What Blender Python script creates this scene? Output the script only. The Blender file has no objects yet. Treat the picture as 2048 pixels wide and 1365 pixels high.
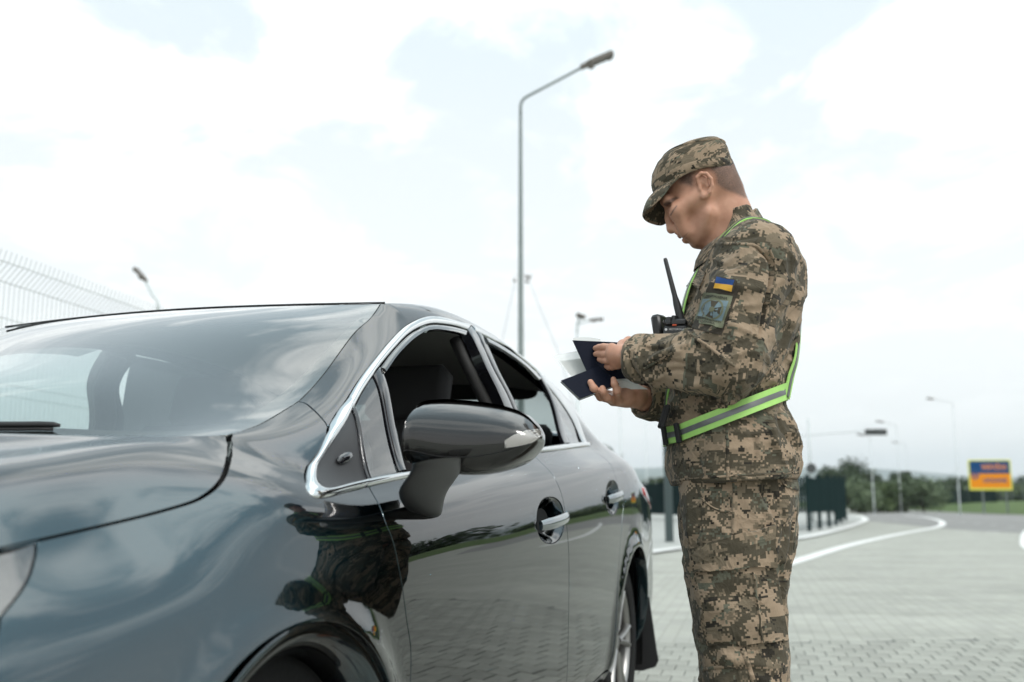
import bpy, bmesh, math, random, time
import numpy as np
from mathutils import Vector, Matrix, geometry
T0 = time.time()
R = math.radians
scene = bpy.context.scene
C = scene.collection

# ---------------------------------------------------------------- camera, sky, sun, exposure
F_PX, PITCH, CAM_H = 2018.16, .1587, .8764
cam_data = bpy.data.cameras.new('camera')
cam_data.sensor_width = 36.0
cam_data.lens = F_PX / 2048 * 36.0
cam_data.clip_start = .05
cam_data.clip_end = 9000
cam_data.dof.use_dof = True
cam_data.dof.focus_distance = 2.36
cam_data.dof.aperture_fstop = 2.8
cam_data.dof.aperture_blades = 9
cam = bpy.data.objects.new('camera', cam_data)
C.objects.link(cam)
cam.location = (0, 0, CAM_H)
cam.rotation_euler = (math.pi / 2 + PITCH, 0, 0)
scene.camera = cam

SUN_EL, SUN_AZ = R(52), R(140)        # azimuth clockwise from +Y (the view direction)
world = bpy.data.worlds.new('World')
scene.world = world
world.use_nodes = True
wt = world.node_tree
wt.nodes.clear()
def wn(t, **kw):
    n = wt.nodes.new(t)
    for k, v in kw.items():
        setattr(n, k, v)
    return n
def wl(a, b): wt.links.new(a, b)
def wmath(op, a, b=None, c=None):
    n = wn('ShaderNodeMath', operation=op)
    for i, v in enumerate((a, b, c)):
        if v is None: continue
        if isinstance(v, (int, float)): n.inputs[i].default_value = v
        else: wl(v, n.inputs[i])
    return n.outputs[0]
w_out = wn('ShaderNodeOutputWorld')
w_bg = wn('ShaderNodeBackground')
w_bg.inputs['Strength'].default_value = .1
w_sky = wn('ShaderNodeTexSky', sky_type='NISHITA')
w_sky.sun_disc = False
w_sky.sun_elevation = SUN_EL
w_sky.sun_rotation = SUN_AZ
w_sky.dust_density = 3.0
w_tc = wn('ShaderNodeTexCoord')
w_sep = wn('ShaderNodeSeparateXYZ')
wl(w_tc.outputs['Generated'], w_sep.inputs[0])
w_z = wmath('MAXIMUM', w_sep.outputs[2], 0.0)
# a cloud deck some way up: directions are carried onto a plane above the place
w_den = wmath('ADD', w_z, .10)
w_px = wmath('DIVIDE', w_sep.outputs[0], w_den)
w_py = wmath('DIVIDE', w_sep.outputs[1], w_den)
w_cmb = wn('ShaderNodeCombineXYZ')
wl(w_px, w_cmb.inputs[0]); wl(w_py, w_cmb.inputs[1])
def wnoise(scale, detail, rough, dist, off):
    m = wn('ShaderNodeMapping')
    m.inputs['Location'].default_value = off
    m.inputs['Scale'].default_value = (1.0, .72, 1)
    m.inputs['Rotation'].default_value = (0, 0, R(24))
    wl(w_cmb.outputs[0], m.inputs[0])
    n = wn('ShaderNodeTexNoise', noise_dimensions='3D')
    n.inputs['Scale'].default_value = scale
    n.inputs['Detail'].default_value = detail
    n.inputs['Roughness'].default_value = rough
    n.inputs['Distortion'].default_value = dist
    wl(m.outputs[0], n.inputs['Vector'])
    return n.outputs['Fac']
w_n1 = wnoise(2.1, 9, .58, .6, (3.1, 1.7, 0))
w_n2 = wnoise(.62, 3, .5, .2, (7.3, 4.2, 0))
w_nsum = wmath('ADD', wmath('MULTIPLY', w_n1, .68), wmath('MULTIPLY', w_n2, .32))
w_ramp = wn('ShaderNodeMapRange', interpolation_type='SMOOTHSTEP')
w_ramp.inputs['From Min'].default_value = .46
w_ramp.inputs['From Max'].default_value = .59
wl(w_nsum, w_ramp.inputs['Value'])
# thick grey-blue cloud base -> bright thin cloud; both grow brighter towards the zenith (overcast sky)
w_mix = wn('ShaderNodeMix', data_type='RGBA')
w_mix.inputs['A'].default_value = (7.6, 9.6, 10.5, 1)
w_mix.inputs['B'].default_value = (22.5, 23.6, 23.2, 1)
wl(w_ramp.outputs[0], w_mix.inputs['Factor'])
w_grad = wmath('MULTIPLY_ADD', w_z, .62, .50)
w_vm = wn('ShaderNodeVectorMath', operation='SCALE')
wl(w_mix.outputs['Result'], w_vm.inputs[0]); wl(w_grad, w_vm.inputs['Scale'])
# the air between pales the deck towards the horizon
w_air = wn('ShaderNodeMapRange', interpolation_type='SMOOTHSTEP')
w_air.inputs['From Min'].default_value = 0.0; w_air.inputs['From Max'].default_value = .82
w_air.inputs['To Min'].default_value = .97; w_air.inputs['To Max'].default_value = 0.0
wl(w_z, w_air.inputs['Value'])
w_hz = wn('ShaderNodeMix', data_type='RGBA')
w_hz.inputs['B'].default_value = (10.7, 10.8, 10.65, 1)
wl(w_air.outputs[0], w_hz.inputs['Factor']); wl(w_vm.outputs[0], w_hz.inputs['A'])
w_fin = wn('ShaderNodeMix', data_type='RGBA')
w_fin.inputs['Factor'].default_value = .86
wl(w_sky.outputs[0], w_fin.inputs['A']); wl(w_hz.outputs['Result'], w_fin.inputs['B'])
wl(w_fin.outputs['Result'], w_bg.inputs[0])
wl(w_bg.outputs[0], w_out.inputs[0])

sun_data = bpy.data.lights.new('sun', 'SUN')
sun_data.energy = 1.5
sun_data.angle = R(14)
sun_data.color = (1.0, .965, .92)
sun = bpy.data.objects.new('sun', sun_data)
C.objects.link(sun)
_sd = Vector((math.sin(SUN_AZ) * math.cos(SUN_EL), math.cos(SUN_AZ) * math.cos(SUN_EL), math.sin(SUN_EL)))
sun.rotation_euler = _sd.to_track_quat('Z', 'Y').to_euler()

scene.view_settings.view_transform = 'Standard'
scene.view_settings.look = 'None'
scene.view_settings.gamma = 1
scene.view_settings.use_curve_mapping = False
scene.view_settings.exposure = .30
scene.cycles.use_denoising = True
scene.cycles.max_bounces = 10
scene.cycles.transparent_max_bounces = 16
scene.cycles.sample_clamp_indirect = 8
# ---------------------------------------------------------------- helpers
rng = np.random.default_rng(7)
random.seed(7)

def tag(o, label=None, cat=None, group=None, kind=None):
    if label: o['label'] = label
    if cat: o['category'] = cat
    if group: o['group'] = group
    if kind: o['kind'] = kind
    return o

def empty(name, loc=(0, 0, 0), rz=0, label=None, cat=None, group=None, kind=None):
    o = bpy.data.objects.new(name, None)
    o.empty_display_size = .1
    C.objects.link(o)
    o.location = loc
    o.rotation_euler = (0, 0, rz)
    return tag(o, label, cat, group, kind)

def link_mesh(name, me, parent=None, loc=None):
    o = bpy.data.objects.new(name, me)
    C.objects.link(o)
    if parent: o.parent = parent
    if loc is not None: o.location = loc
    return o

def np_mesh(name, V, F, mat, parent=None, smooth=True, normals=None, uv=None, attrs=None, mats=None, fmat=None, loc=None):
    """V (n,3); F list of faces or (m,k) array; uv per loop (L,2)"""
    me = bpy.data.meshes.new(name)
    V = np.asarray(V, dtype=np.float32)
    if isinstance(F, np.ndarray):
        m, k = F.shape
        me.vertices.add(len(V)); me.vertices.foreach_set('co', V.ravel())
        me.loops.add(m * k); me.loops.foreach_set('vertex_index', F.astype(np.int32).ravel())
        me.polygons.add(m); me.polygons.foreach_set('loop_start', np.arange(0, m * k, k, dtype=np.int32))
        me.polygons.foreach_set('loop_total', np.full(m, k, dtype=np.int32))
        me.update(calc_edges=True)
    else:
        me.from_pydata([tuple(map(float, v)) for v in V], [], [tuple(int(i) for i in f) for f in F])
    for mm in (mats if mats else [mat]): me.materials.append(mm)
    me.polygons.foreach_set('use_smooth', np.full(len(me.polygons), bool(smooth)))
    if fmat is not None: me.polygons.foreach_set('material_index', np.asarray(fmat, dtype=np.int32))
    if uv is not None:
        l = me.uv_layers.new(name='UVMap'); l.data.foreach_set('uv', np.asarray(uv, dtype=np.float32).ravel())
    if attrs:
        for an, av in attrs.items():
            a = me.attributes.new(an, 'FLOAT', 'POINT'); a.data.foreach_set('value', np.asarray(av, dtype=np.float32))
    me.validate(verbose=False)
    if normals is not None:
        me.normals_split_custom_set_from_vertices([tuple(map(float, n)) for n in normals])
    return link_mesh(name, me, parent, loc)

class MB:
    """collects simple shapes; build() links them as one mesh object"""
    def __init__(s): s.v = []; s.f = []
    def add(s, v, f):
        o = len(s.v); s.v += [tuple(map(float, q)) for q in v]; s.f += [tuple(i + o for i in q) for q in f]; return s
    def box(s, c, d, rot=None, bevel=0.0):
        hx, hy, hz = d[0] / 2, d[1] / 2, d[2] / 2
        if bevel <= 0:
            v = [(-hx, -hy, -hz), (hx, -hy, -hz), (hx, hy, -hz), (-hx, hy, -hz), (-hx, -hy, hz), (hx, -hy, hz), (hx, hy, hz), (-hx, hy, hz)]
            f = [(0, 3, 2, 1), (4, 5, 6, 7), (0, 1, 5, 4), (1, 2, 6, 5), (2, 3, 7, 6), (3, 0, 4, 7)]
        else:
            b = min(bevel, hx * .49, hy * .49, hz * .49)
            ring = []
            for (z, ins) in ((-hz, b), (-hz + b, 0), (hz - b, 0), (hz, b)):
                x, y = hx - ins, hy - ins
                ring.append([(-x + b * (ins == 0), -y, z), (x - b * (ins == 0), -y, z), (x, -y + b * (ins == 0), z), (x, y - b * (ins == 0), z),
                             (x - b * (ins == 0), y, z), (-x + b * (ins == 0), y, z), (-x, y - b * (ins == 0), z), (-x, -y + b * (ins == 0), z)])
            v = [p for r in ring for p in r]; f = []
            for k in range(3):
                for i in range(8):
                    j = (i + 1) % 8
                    f.append((k * 8 + i, k * 8 + j, (k + 1) * 8 + j, (k + 1) * 8 + i))
            f.append(tuple(range(7, -1, -1))); f.append(tuple(range(24, 32)))
        M = rot if rot is not None else None
        c = Vector(c)
        v = [((M @ Vector(p)) if M is not None else Vector(p)) + c for p in v]
        return s.add(v, f)
    def tube(s, path, r, n=8, cap=True, flat=1.0, up=None):
        path = [Vector(p) for p in path]
        rr = list(r) if hasattr(r, '__len__') else [r] * len(path)
        vs = []; fs = []
        prev = None
        for i, p in enumerate(path):
            a = path[max(i - 1, 0)]; b = path[min(i + 1, len(path) - 1)]
            t = (b - a).normalized()
            if prev is None:
                u0 = Vector(up) if up is not None else (Vector((0, 0, 1)) if abs(t.z) < .9 else Vector((1, 0, 0)))
            else: u0 = prev
            x = (u0 - t * u0.dot(t)).normalized(); prev = x
            y = t.cross(x)
            for k in range(n):
                q = 2 * math.pi * k / n
                vs.append(p + x * (math.cos(q) * rr[i]) + y * (math.sin(q) * rr[i] * flat))
        for i in range(len(path) - 1):
            for k in range(n):
                k2 = (k + 1) % n
                fs.append((i * n + k, i * n + k2, (i + 1) * n + k2, (i + 1) * n + k))
        if cap:
            fs.append(tuple(range(n - 1, -1, -1))); fs.append(tuple(range((len(path) - 1) * n, len(path) * n)))
        return s.add(vs, fs)
    def lathe(s, prof, n=24, M=None, cap=False):
        vs = []; fs = []
        for (r, z) in prof:
            for k in range(n):
                q = 2 * math.pi * k / n; p = Vector((r * math.cos(q), r * math.sin(q), z))
                vs.append(M @ p if M is not None else p)
        for i in range(len(prof) - 1):
            for k in range(n):
                k2 = (k + 1) % n
                fs.append((i * n + k, i * n + k2, (i + 1) * n + k2, (i + 1) * n + k))
        if cap:
            fs.append(tuple(range(n - 1, -1, -1))); fs.append(tuple(range((len(prof) - 1) * n, len(prof) * n)))
        return s.add(vs, fs)
    def prism(s, poly, h0, h1, M=None):
        """poly (x,y) extruded in z from h0 to h1, then M"""
        n = len(poly); vs = [Vector((x, y, h0)) for x, y in poly] + [Vector((x, y, h1)) for x, y in poly]
        if M is not None: vs = [M @ q for q in vs]
        fs = [tuple(range(n - 1, -1, -1)), tuple(range(n, 2 * n))] + [(i, (i + 1) % n, n + (i + 1) % n, n + i) for i in range(n)]
        return s.add(vs, fs)
    def build(s, name, mat, parent=None, smooth=False, loc=None, angle=None):
        me = bpy.data.meshes.new(name); me.from_pydata(s.v, [], s.f); me.materials.append(mat)
        if smooth or angle:
            me.polygons.foreach_set('use_smooth', [True] * len(me.polygons))
        me.update()
        if angle: me.set_sharp_from_angle(angle=R(angle))
        return link_mesh(name, me, parent, loc)

def copy_tree(o, parent=None):
    c = o.copy(); C.objects.link(c)
    if parent: c.parent = parent
    for ch in list(o.children): copy_tree(ch, c)
    return c

# ---- materials
def mat_new(name):
    m = bpy.data.materials.new(name); m.use_nodes = True
    nt = m.node_tree
    return m, nt, nt.nodes['Principled BSDF']
def mat(name, col, rough=.6, metal=0.0, spec=.5, coat=0.0, var=0.0, vscale=8.0, bump=0.0, bscale=60.0, coord='Object', **kw):
    m, nt, b = mat_new(name)
    b.inputs['Base Color'].default_value = (*col, 1)
    b.inputs['Roughness'].default_value = rough
    b.inputs['Metallic'].default_value = metal
    b.inputs['Specular IOR Level'].default_value = spec
    if coat: b.inputs['Coat Weight'].default_value = coat; b.inputs['Coat Roughness'].default_value = .02
    tc = None
    if var or bump:
        tc = nt.nodes.new('ShaderNodeTexCoord')
    if var:
        n = nt.nodes.new('ShaderNodeTexNoise'); n.inputs['Scale'].default_value = vscale; n.inputs['Detail'].default_value = 6
        n.inputs['Roughness'].default_value = .65
        nt.links.new(tc.outputs[coord], n.inputs['Vector'])
        mr = nt.nodes.new('ShaderNodeMapRange'); mr.inputs['From Min'].default_value = .25; mr.inputs['From Max'].default_value = .75
        mr.inputs['To Min'].default_value = 1 - var; mr.inputs['To Max'].default_value = 1 + var
        nt.links.new(n.outputs['Fac'], mr.inputs['Value'])
        vm = nt.nodes.new('ShaderNodeVectorMath'); vm.operation = 'SCALE'; vm.inputs[0].default_value = col
        nt.links.new(mr.outputs[0], vm.inputs['Scale']); nt.links.new(vm.outputs[0], b.inputs['Base Color'])
    if bump:
        n = nt.nodes.new('ShaderNodeTexNoise'); n.inputs['Scale'].default_value = bscale; n.inputs['Detail'].default_value = 4
        nt.links.new(tc.outputs[coord], n.inputs['Vector'])
        bp = nt.nodes.new('ShaderNodeBump'); bp.inputs['Strength'].default_value = bump; bp.inputs['Distance'].default_value = .01
        nt.links.new(n.outputs['Fac'], bp.inputs['Height']); nt.links.new(bp.outputs[0], b.inputs['Normal'])
    for k, v in kw.items(): b.inputs[k.replace('_', ' ')].default_value = v
    return m

# ---- pixels of the photograph <-> points (only used to find where things stand)
_cp, _sp = math.cos(PITCH), math.sin(PITCH)
def px_ray(px, py):
    a = (px - 1024) / F_PX; b = (682.5 - py) / F_PX
    return np.array([a, _cp - b * _sp, _sp + b * _cp])
def at_depth(px, py, y):
    d = px_ray(px, py); t = y / d[1]
    return np.array([0, 0, CAM_H]) + t * d
def on_ground(px, py, z=0.0):
    d = px_ray(px, py); t = (z - CAM_H) / d[2]
    return np.array([0, 0, CAM_H]) + t * d
def to_px(P):
    P = np.asarray(P, float); x, y, z = P[..., 0], P[..., 1], P[..., 2] - CAM_H
    Z = y * _cp + z * _sp; Y = z * _cp - y * _sp
    return np.stack([1024 + F_PX * x / Z, 682.5 - F_PX * Y / Z], -1)
def smooth_poly(pts, n=8):
    """Catmull-Rom through points"""
    P = np.asarray(pts, float)
    if len(P) < 3: return P
    E = np.vstack([2 * P[0] - P[1], P, 2 * P[-1] - P[-2]])
    out = []
    for i in range(1, len(E) - 2):
        p0, p1, p2, p3 = E[i - 1], E[i], E[i + 1], E[i + 2]
        for k in range(n):
            t = k / n
            out.append(.5 * ((2 * p1) + (-p0 + p2) * t + (2 * p0 - 5 * p1 + 4 * p2 - p3) * t * t + (-p0 + 3 * p1 - 3 * p2 + p3) * t ** 3))
    out.append(P[-1])
    return np.array(out)
def spline_coef(x, Y):
    """natural cubic spline second derivatives; x (n,), Y (n,...)"""
    n = len(x); h = np.diff(x); A = np.zeros((n, n)); B = np.zeros_like(Y, dtype=float)
    A[0, 0] = A[-1, -1] = 1
    for i in range(1, n - 1):
        A[i, i - 1] = h[i - 1]; A[i, i] = 2 * (h[i - 1] + h[i]); A[i, i + 1] = h[i]
        B[i] = 6 * ((Y[i + 1] - Y[i]) / h[i] - (Y[i] - Y[i - 1]) / h[i - 1])
    return np.linalg.solve(A, B.reshape(n, -1)).reshape(Y.shape)
def spline_eval(x, Y, M, q):
    q = np.asarray(q, float); i = np.clip(np.searchsorted(x, q) - 1, 0, len(x) - 2)
    h = x[i + 1] - x[i]; sh = (-1,) + (1,) * (Y.ndim - 1)
    a = ((x[i + 1] - q) / h).reshape(sh); b = ((q - x[i]) / h).reshape(sh); h = h.reshape(sh)
    return a * Y[i] + b * Y[i + 1] + ((a ** 3 - a) * M[i] + (b ** 3 - b) * M[i + 1]) * h * h / 6
def interp(q, xs, ys): return np.interp(q, xs, ys)
# ---------------------------------------------------------------- setting: ground, paving, road, kerb, markings, hills
def ground_mat(name, c1, c2, scale, rough=.9, bump=.3, bscale=300, dark=0.0, stain=None):
    m, nt, b = mat_new(name); b.inputs['Roughness'].default_value = rough; b.inputs['Specular IOR Level'].default_value = .35
    tc = nt.nodes.new('ShaderNodeTexCoord')
    n = nt.nodes.new('ShaderNodeTexNoise'); n.inputs['Scale'].default_value = scale; n.inputs['Detail'].default_value = 10; n.inputs['Roughness'].default_value = .68
    nt.links.new(tc.outputs['Object'], n.inputs['Vector'])
    rp = nt.nodes.new('ShaderNodeValToRGB'); rp.color_ramp.elements[0].position = .32; rp.color_ramp.elements[1].position = .70
    rp.color_ramp.elements[0].color = (*c1, 1); rp.color_ramp.elements[1].color = (*c2, 1)
    nt.links.new(n.outputs['Fac'], rp.inputs[0]); out = rp.outputs[0]
    if stain:
        n2 = nt.nodes.new('ShaderNodeTexNoise'); n2.inputs['Scale'].default_value = stain; n2.inputs['Detail'].default_value = 5; n2.inputs['Distortion'].default_value = .8
        mp = nt.nodes.new('ShaderNodeMapping'); mp.inputs['Scale'].default_value = (.35, 1.6, 1); nt.links.new(tc.outputs['Object'], mp.inputs[0]); nt.links.new(mp.outputs[0], n2.inputs['Vector'])
        mr = nt.nodes.new('ShaderNodeMapRange'); mr.inputs['From Min'].default_value = .35; mr.inputs['From Max'].default_value = .7; mr.inputs['To Min'].default_value = .88; mr.inputs['To Max'].default_value = 1.05
        nt.links.new(n2.outputs['Fac'], mr.inputs['Value'])
        vm = nt.nodes.new('ShaderNodeVectorMath'); vm.operation = 'SCALE'; nt.links.new(out, vm.inputs[0]); nt.links.new(mr.outputs[0], vm.inputs['Scale']); out = vm.outputs[0]
    nt.links.new(out, b.inputs['Base Color'])
    if bump:
        n3 = nt.nodes.new('ShaderNodeTexNoise'); n3.inputs['Scale'].default_value = bscale; n3.inputs['Detail'].default_value = 3
        nt.links.new(tc.outputs['Object'], n3.inputs['Vector'])
        bp = nt.nodes.new('ShaderNodeBump'); bp.inputs['Strength'].default_value = bump; bp.inputs['Distance'].default_value = .004
        nt.links.new(n3.outputs['Fac'], bp.inputs['Height']); nt.links.new(bp.outputs[0], b.inputs['Normal'])
    return m
M_GRASS = ground_mat('field_grass', (.045, .085, .018), (.085, .125, .030), .6, bump=.6, bscale=18)
M_CONC = ground_mat('worn_concrete', (.305, .308, .272), (.385, .386, .345), 1.6, stain=.9)
_nt = M_CONC.node_tree; _b = _nt.nodes['Principled BSDF']; _src = _b.inputs['Base Color'].links[0].from_socket; _tc = _nt.nodes.new('ShaderNodeTexCoord'); _mp = _nt.nodes.new('ShaderNodeMapping'); _mp.inputs['Rotation'].default_value = (0, 0, R(90 + 13)); _nt.links.new(_tc.outputs['Object'], _mp.inputs[0])
_br = _nt.nodes.new('ShaderNodeTexBrick'); _br.inputs['Scale'].default_value = 1; _br.inputs['Brick Width'].default_value = .2; _br.inputs['Row Height'].default_value = .1; _br.inputs['Mortar Size'].default_value = .006; _br.inputs['Color1'].default_value = (1.04, 1.04, 1.03, 1); _br.inputs['Color2'].default_value = (.93, .93, .94, 1); _br.inputs['Mortar'].default_value = (.83, .83, .82, 1); _nt.links.new(_mp.outputs[0], _br.inputs['Vector'])
_mu = _nt.nodes.new('ShaderNodeVectorMath'); _mu.operation = 'MULTIPLY'; _nt.links.new(_src, _mu.inputs[0]); _nt.links.new(_br.outputs['Color'], _mu.inputs[1]); _nt.links.new(_mu.outputs[0], _b.inputs['Base Color'])
M_ROAD = ground_mat('asphalt', (.20, .197, .188), (.24, .236, .226), 2.5, stain=.5)
M_WALK = ground_mat('walkway', (.30, .308, .288), (.38, .385, .365), 3.0)
M_LINE = ground_mat('road_paint', (.58, .58, .56), (.72, .72, .70), 9.0, bump=.1)
def sheet(name, poly, z, mm):
    me = bpy.data.meshes.new(name)
    pts = [(float(p[0]), float(p[1]), z) for p in poly]
    a = sum(pts[i][0] * pts[(i + 1) % len(pts)][1] - pts[(i + 1) % len(pts)][0] * pts[i][1] for i in range(len(pts)))
    if a < 0: pts = pts[::-1]
    me.from_pydata(pts, [], [tuple(range(len(pts)))]); me.materials.append(mm)
    return tag(link_mesh(name, me), kind='structure')
def strip(name, pxs, width, z, mm, n=6):
    c = smooth_poly([on_ground(*p)[:2] for p in pxs], n); t = np.gradient(c, axis=0); t /= np.linalg.norm(t, axis=1, keepdims=True)
    nn = np.stack([-t[:, 1], t[:, 0]], 1) * width / 2; a, b = c + nn, c - nn
    V = [(p[0], p[1], z) for p in a] + [(p[0], p[1], z) for p in b]; k = len(c)
    F = [(i, i + 1, k + i + 1, k + i) for i in range(k - 1)]
    me = bpy.data.meshes.new(name); me.from_pydata(V, [], F); me.materials.append(mm)
    o = link_mesh(name, me)
    if me.polygons[0].normal.z < 0: me.flip_normals()
    return tag(o, kind='structure')
sheet('ground', [(6000 * math.cos(2 * math.pi * k / 64), 6000 * math.sin(2 * math.pi * k / 64)) for k in range(64)], -.03, M_GRASS)
def og(x, y): return on_ground(x, y)[:2]
far_edge = [og(2500, 1038), og(2048, 1029.5), og(1900, 1024), og(1800, 1019.5), og(1700, 1015.5), og(1500, 1015), og(1000, 1015), og(400, 1015.5)]
sheet('pavement', [(-30, 40), (-34, -40), (70, -40), (70, 42)] + far_edge + [(-30, 60)], -.012, M_CONC)
road_poly = [og(1690, 1016.2), og(1712, 1024), og(1733, 1036), og(1735, 1042), og(1889, 1057), og(1960, 1062), og(2100, 1069), og(2500, 1084), og(2500, 1042), og(2048, 1030.8), og(1900, 1025), og(1800, 1020.3)]
sheet('road', road_poly, -.008, M_ROAD)
inner = [(1240, 1112), (1290, 1108), (1365, 1098), (1480, 1089), (1600, 1078), (1680, 1060), (1720, 1047), (1731, 1040), (1722, 1034.5), (1700, 1031), (1660, 1028)]
walk = [og(*p) for p in inner[:9]] + [og(1700, 1029), og(1660, 1026), og(1500, 1024), og(1240, 1026), og(900, 1040), og(900, 1130)]
sheet('walkway', walk, .02, M_WALK)
strip('kerb_line', inner, .30, .026, M_LINE)
strip('lane_line', [(1460, 1160), (1590, 1123), (1700, 1090), (1800, 1068), (1866, 1056), (1885, 1049), (1878, 1041), (1850, 1035), (1810, 1031)], .26, -.003, M_LINE)
strip('lane_line', [(2075, 1054), (2055, 1062), (2050, 1080), (2060, 1098), (2120, 1120)], .22, -.003, M_LINE)
for x0, x1, y0 in ((1751, 1769, 1041), (1784, 1798, 1041), (1826, 1834, 1039), (1895, 1902, 1041), (1920, 1930, 1044), (1949, 1960, 1047), (1981, 1993, 1050), (2018, 2030, 1054), (1908, 1918, 1063.5), (1926, 1935, 1063), (1972, 1984, 1064), (1985, 1997, 1064)):
    strip('road_dash', [(x0, y0), (x1, y0)], .34, -.003, M_LINE, n=1)
strip('road_edge_line', [(1730, 1021), (1900, 1031), (2048, 1039), (2300, 1050)], .12, -.003, M_LINE)
# ---- block paving near the camera: real blocks with chamfers and open joints
M_PAVER = ground_mat('paving_block', (.270, .275, .243), (.36, .362, .322), 14.0, bump=.5, bscale=500, stain=3.0)
nt = M_PAVER.node_tree; b_ = nt.nodes['Principled BSDF']; src = b_.inputs['Base Color'].links[0].from_socket
oi = nt.nodes.new('ShaderNodeObjectInfo'); ga = nt.nodes.new('ShaderNodeAttribute'); ga.attribute_name = 'tone'
ad = nt.nodes.new('ShaderNodeMath'); ad.operation = 'ADD'; nt.links.new(oi.outputs['Random'], ad.inputs[0]); nt.links.new(ga.outputs['Fac'], ad.inputs[1])
fr = nt.nodes.new('ShaderNodeMath'); fr.operation = 'FRACT'; nt.links.new(ad.outputs[0], fr.inputs[0])
mr = nt.nodes.new('ShaderNodeMapRange'); mr.inputs['To Min'].default_value = .88; mr.inputs['To Max'].default_value = 1.10; nt.links.new(fr.outputs[0], mr.inputs['Value'])
vm = nt.nodes.new('ShaderNodeVectorMath'); vm.operation = 'SCALE'; nt.links.new(src, vm.inputs[0]); nt.links.new(mr.outputs[0], vm.inputs['Scale']); nt.links.new(vm.outputs[0], b_.inputs['Base Color'])
PW, PD, PG, PA = .118, .178, .0052, R(-13)
M_SAND = ground_mat('joint_sand', (.135, .138, .128), (.18, .182, .17), 30)
pav = sheet('paving_bed', [(.05, 1.0), (3.6, 1.0), (4.6, 7.0), (.55, 6.55), (.05, 4.0)], -.0065, M_SAND)
pav.name = 'block_paving'
def block(w, d, jit):
    x, y = w / 2, d / 2; c = .006; r = random.Random(jit); q = lambda: r.uniform(-.0012, .0012)
    v = [(-x, -y, -.008), (x, -y, -.008), (x, y, -.008), (-x, y, -.008), (-x + q(), -y + q(), -.003), (x + q(), -y + q(), -.003), (x + q(), y + q(), -.003), (-x + q(), y + q(), -.003),
         (-x + c, -y + c, q() * .8), (x - c, -y + c, q() * .8), (x - c, y - c, q() * .8), (-x + c, y - c, q() * .8)]
    f = [(8, 9, 10, 11)] + [(a, (a + 1) % 4, 4 + (a + 1) % 4, 4 + a) for a in range(4)] + [(4 + a, 4 + (a + 1) % 4, 8 + (a + 1) % 4, 8 + a) for a in range(4)]
    return v, f
blk_me = []
for k in range(8):
    v, f = block(PW - PG, PD - PG, k); me = bpy.data.meshes.new('paver'); me.from_pydata(v, [], f); me.materials.append(M_PAVER); blk_me.append(me)
cells = []
bed = np.array([(.05, 1.0), (3.6, 1.0), (4.6, 7.0), (.55, 6.55), (.05, 4.0)]) * .995
ca, sa = math.cos(PA), math.sin(PA)
for j in range(-6, 60):
    for i in range(-20, 60):
        lx, ly = (i + (.5 if j % 2 else 0)) * PW, j * PD
        cells.append((lx * ca - ly * sa, lx * sa + ly * ca))
cells = np.array(cells)
def poly_in(pts, pl):
    x, y = pts[:, 0][:, None], pts[:, 1][:, None]; x0, y0 = pl[:, 0][None], pl[:, 1][None]; x1, y1 = np.roll(pl[:, 0], -1)[None], np.roll(pl[:, 1], -1)[None]
    return (((y0 > y) != (y1 > y)) & (x < (x1 - x0) * (y - y0) / (y1 - y0 + 1e-12) + x0)).sum(1) % 2 == 1
cells = cells[poly_in(cells, bed)]
pxc = to_px(np.column_stack([cells, np.zeros(len(cells))]))
vis = (pxc[:, 0] > 1270) & (pxc[:, 0] < 2070) & (pxc[:, 1] < 1385) & ~((pxc[:, 0] > 1400) & (pxc[:, 0] < 1590)) & (cells[:, 1] > 2)
order = np.argsort(np.where(vis, 0, 1e3) + cells[:, 1])
joined = MB(); tone = []
for n_, i in enumerate(order):
    x, y = cells[i]; tl = rng.normal(0, .004)
    if n_ < 300:
        o = link_mesh('paver', blk_me[int(rng.integers(8))], pav); o.location = (x, y, rng.normal(0, .0009)); o.rotation_euler = (rng.normal(0, .003), rng.normal(0, .003), PA + tl)
    else:
        v, f = block(PW - PG, PD - PG, int(rng.integers(99))); c_, s_ = math.cos(PA + tl), math.sin(PA + tl); dz = rng.normal(0, .0009)
        joined.add([(x + a * c_ - b * s_, y + a * s_ + b * c_, c + dz) for a, b, c in v], f); tone += [rng.random()] * len(v)
o = joined.build('paver', M_PAVER, pav); o['kind'] = 'stuff'
at = o.data.attributes.new('tone', 'FLOAT', 'POINT'); at.data.foreach_set('value', np.array(tone, dtype=np.float32))

# ---- grassy bank rising behind the road
ed = smooth_poly([og(2700, 1050), og(2300, 1037), og(2048, 1030.2), og(1900, 1024.6), og(1800, 1020), og(1700, 1016)], 8); ed = np.vstack([[(120, 30)], ed, [(30, 190)], [(-60, 200)]])
V = []; F = []; n = len(ed); rows_ = ((0, -.02), (4, .12), (10, .50), (18, .86), (26, .98), (80, 1.05), (82, -.5))
for dist, z in rows_:
    for q in ed:
        d = q / np.linalg.norm(q); V.append((q[0] + d[0] * dist, q[1] + d[1] * dist, z + .04 * math.sin(q[0] * .7 + dist)))
for a in range(len(rows_) - 1): F += [(a * n + i, a * n + i + 1, (a + 1) * n + i + 1, (a + 1) * n + i) for i in range(n - 1)]
o = np_mesh('grass_bank', V, F, M_GRASS); o.data.flip_normals() if o.data.polygons[n // 2].normal.z < 0 else None; tag(o, kind='structure')
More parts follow.
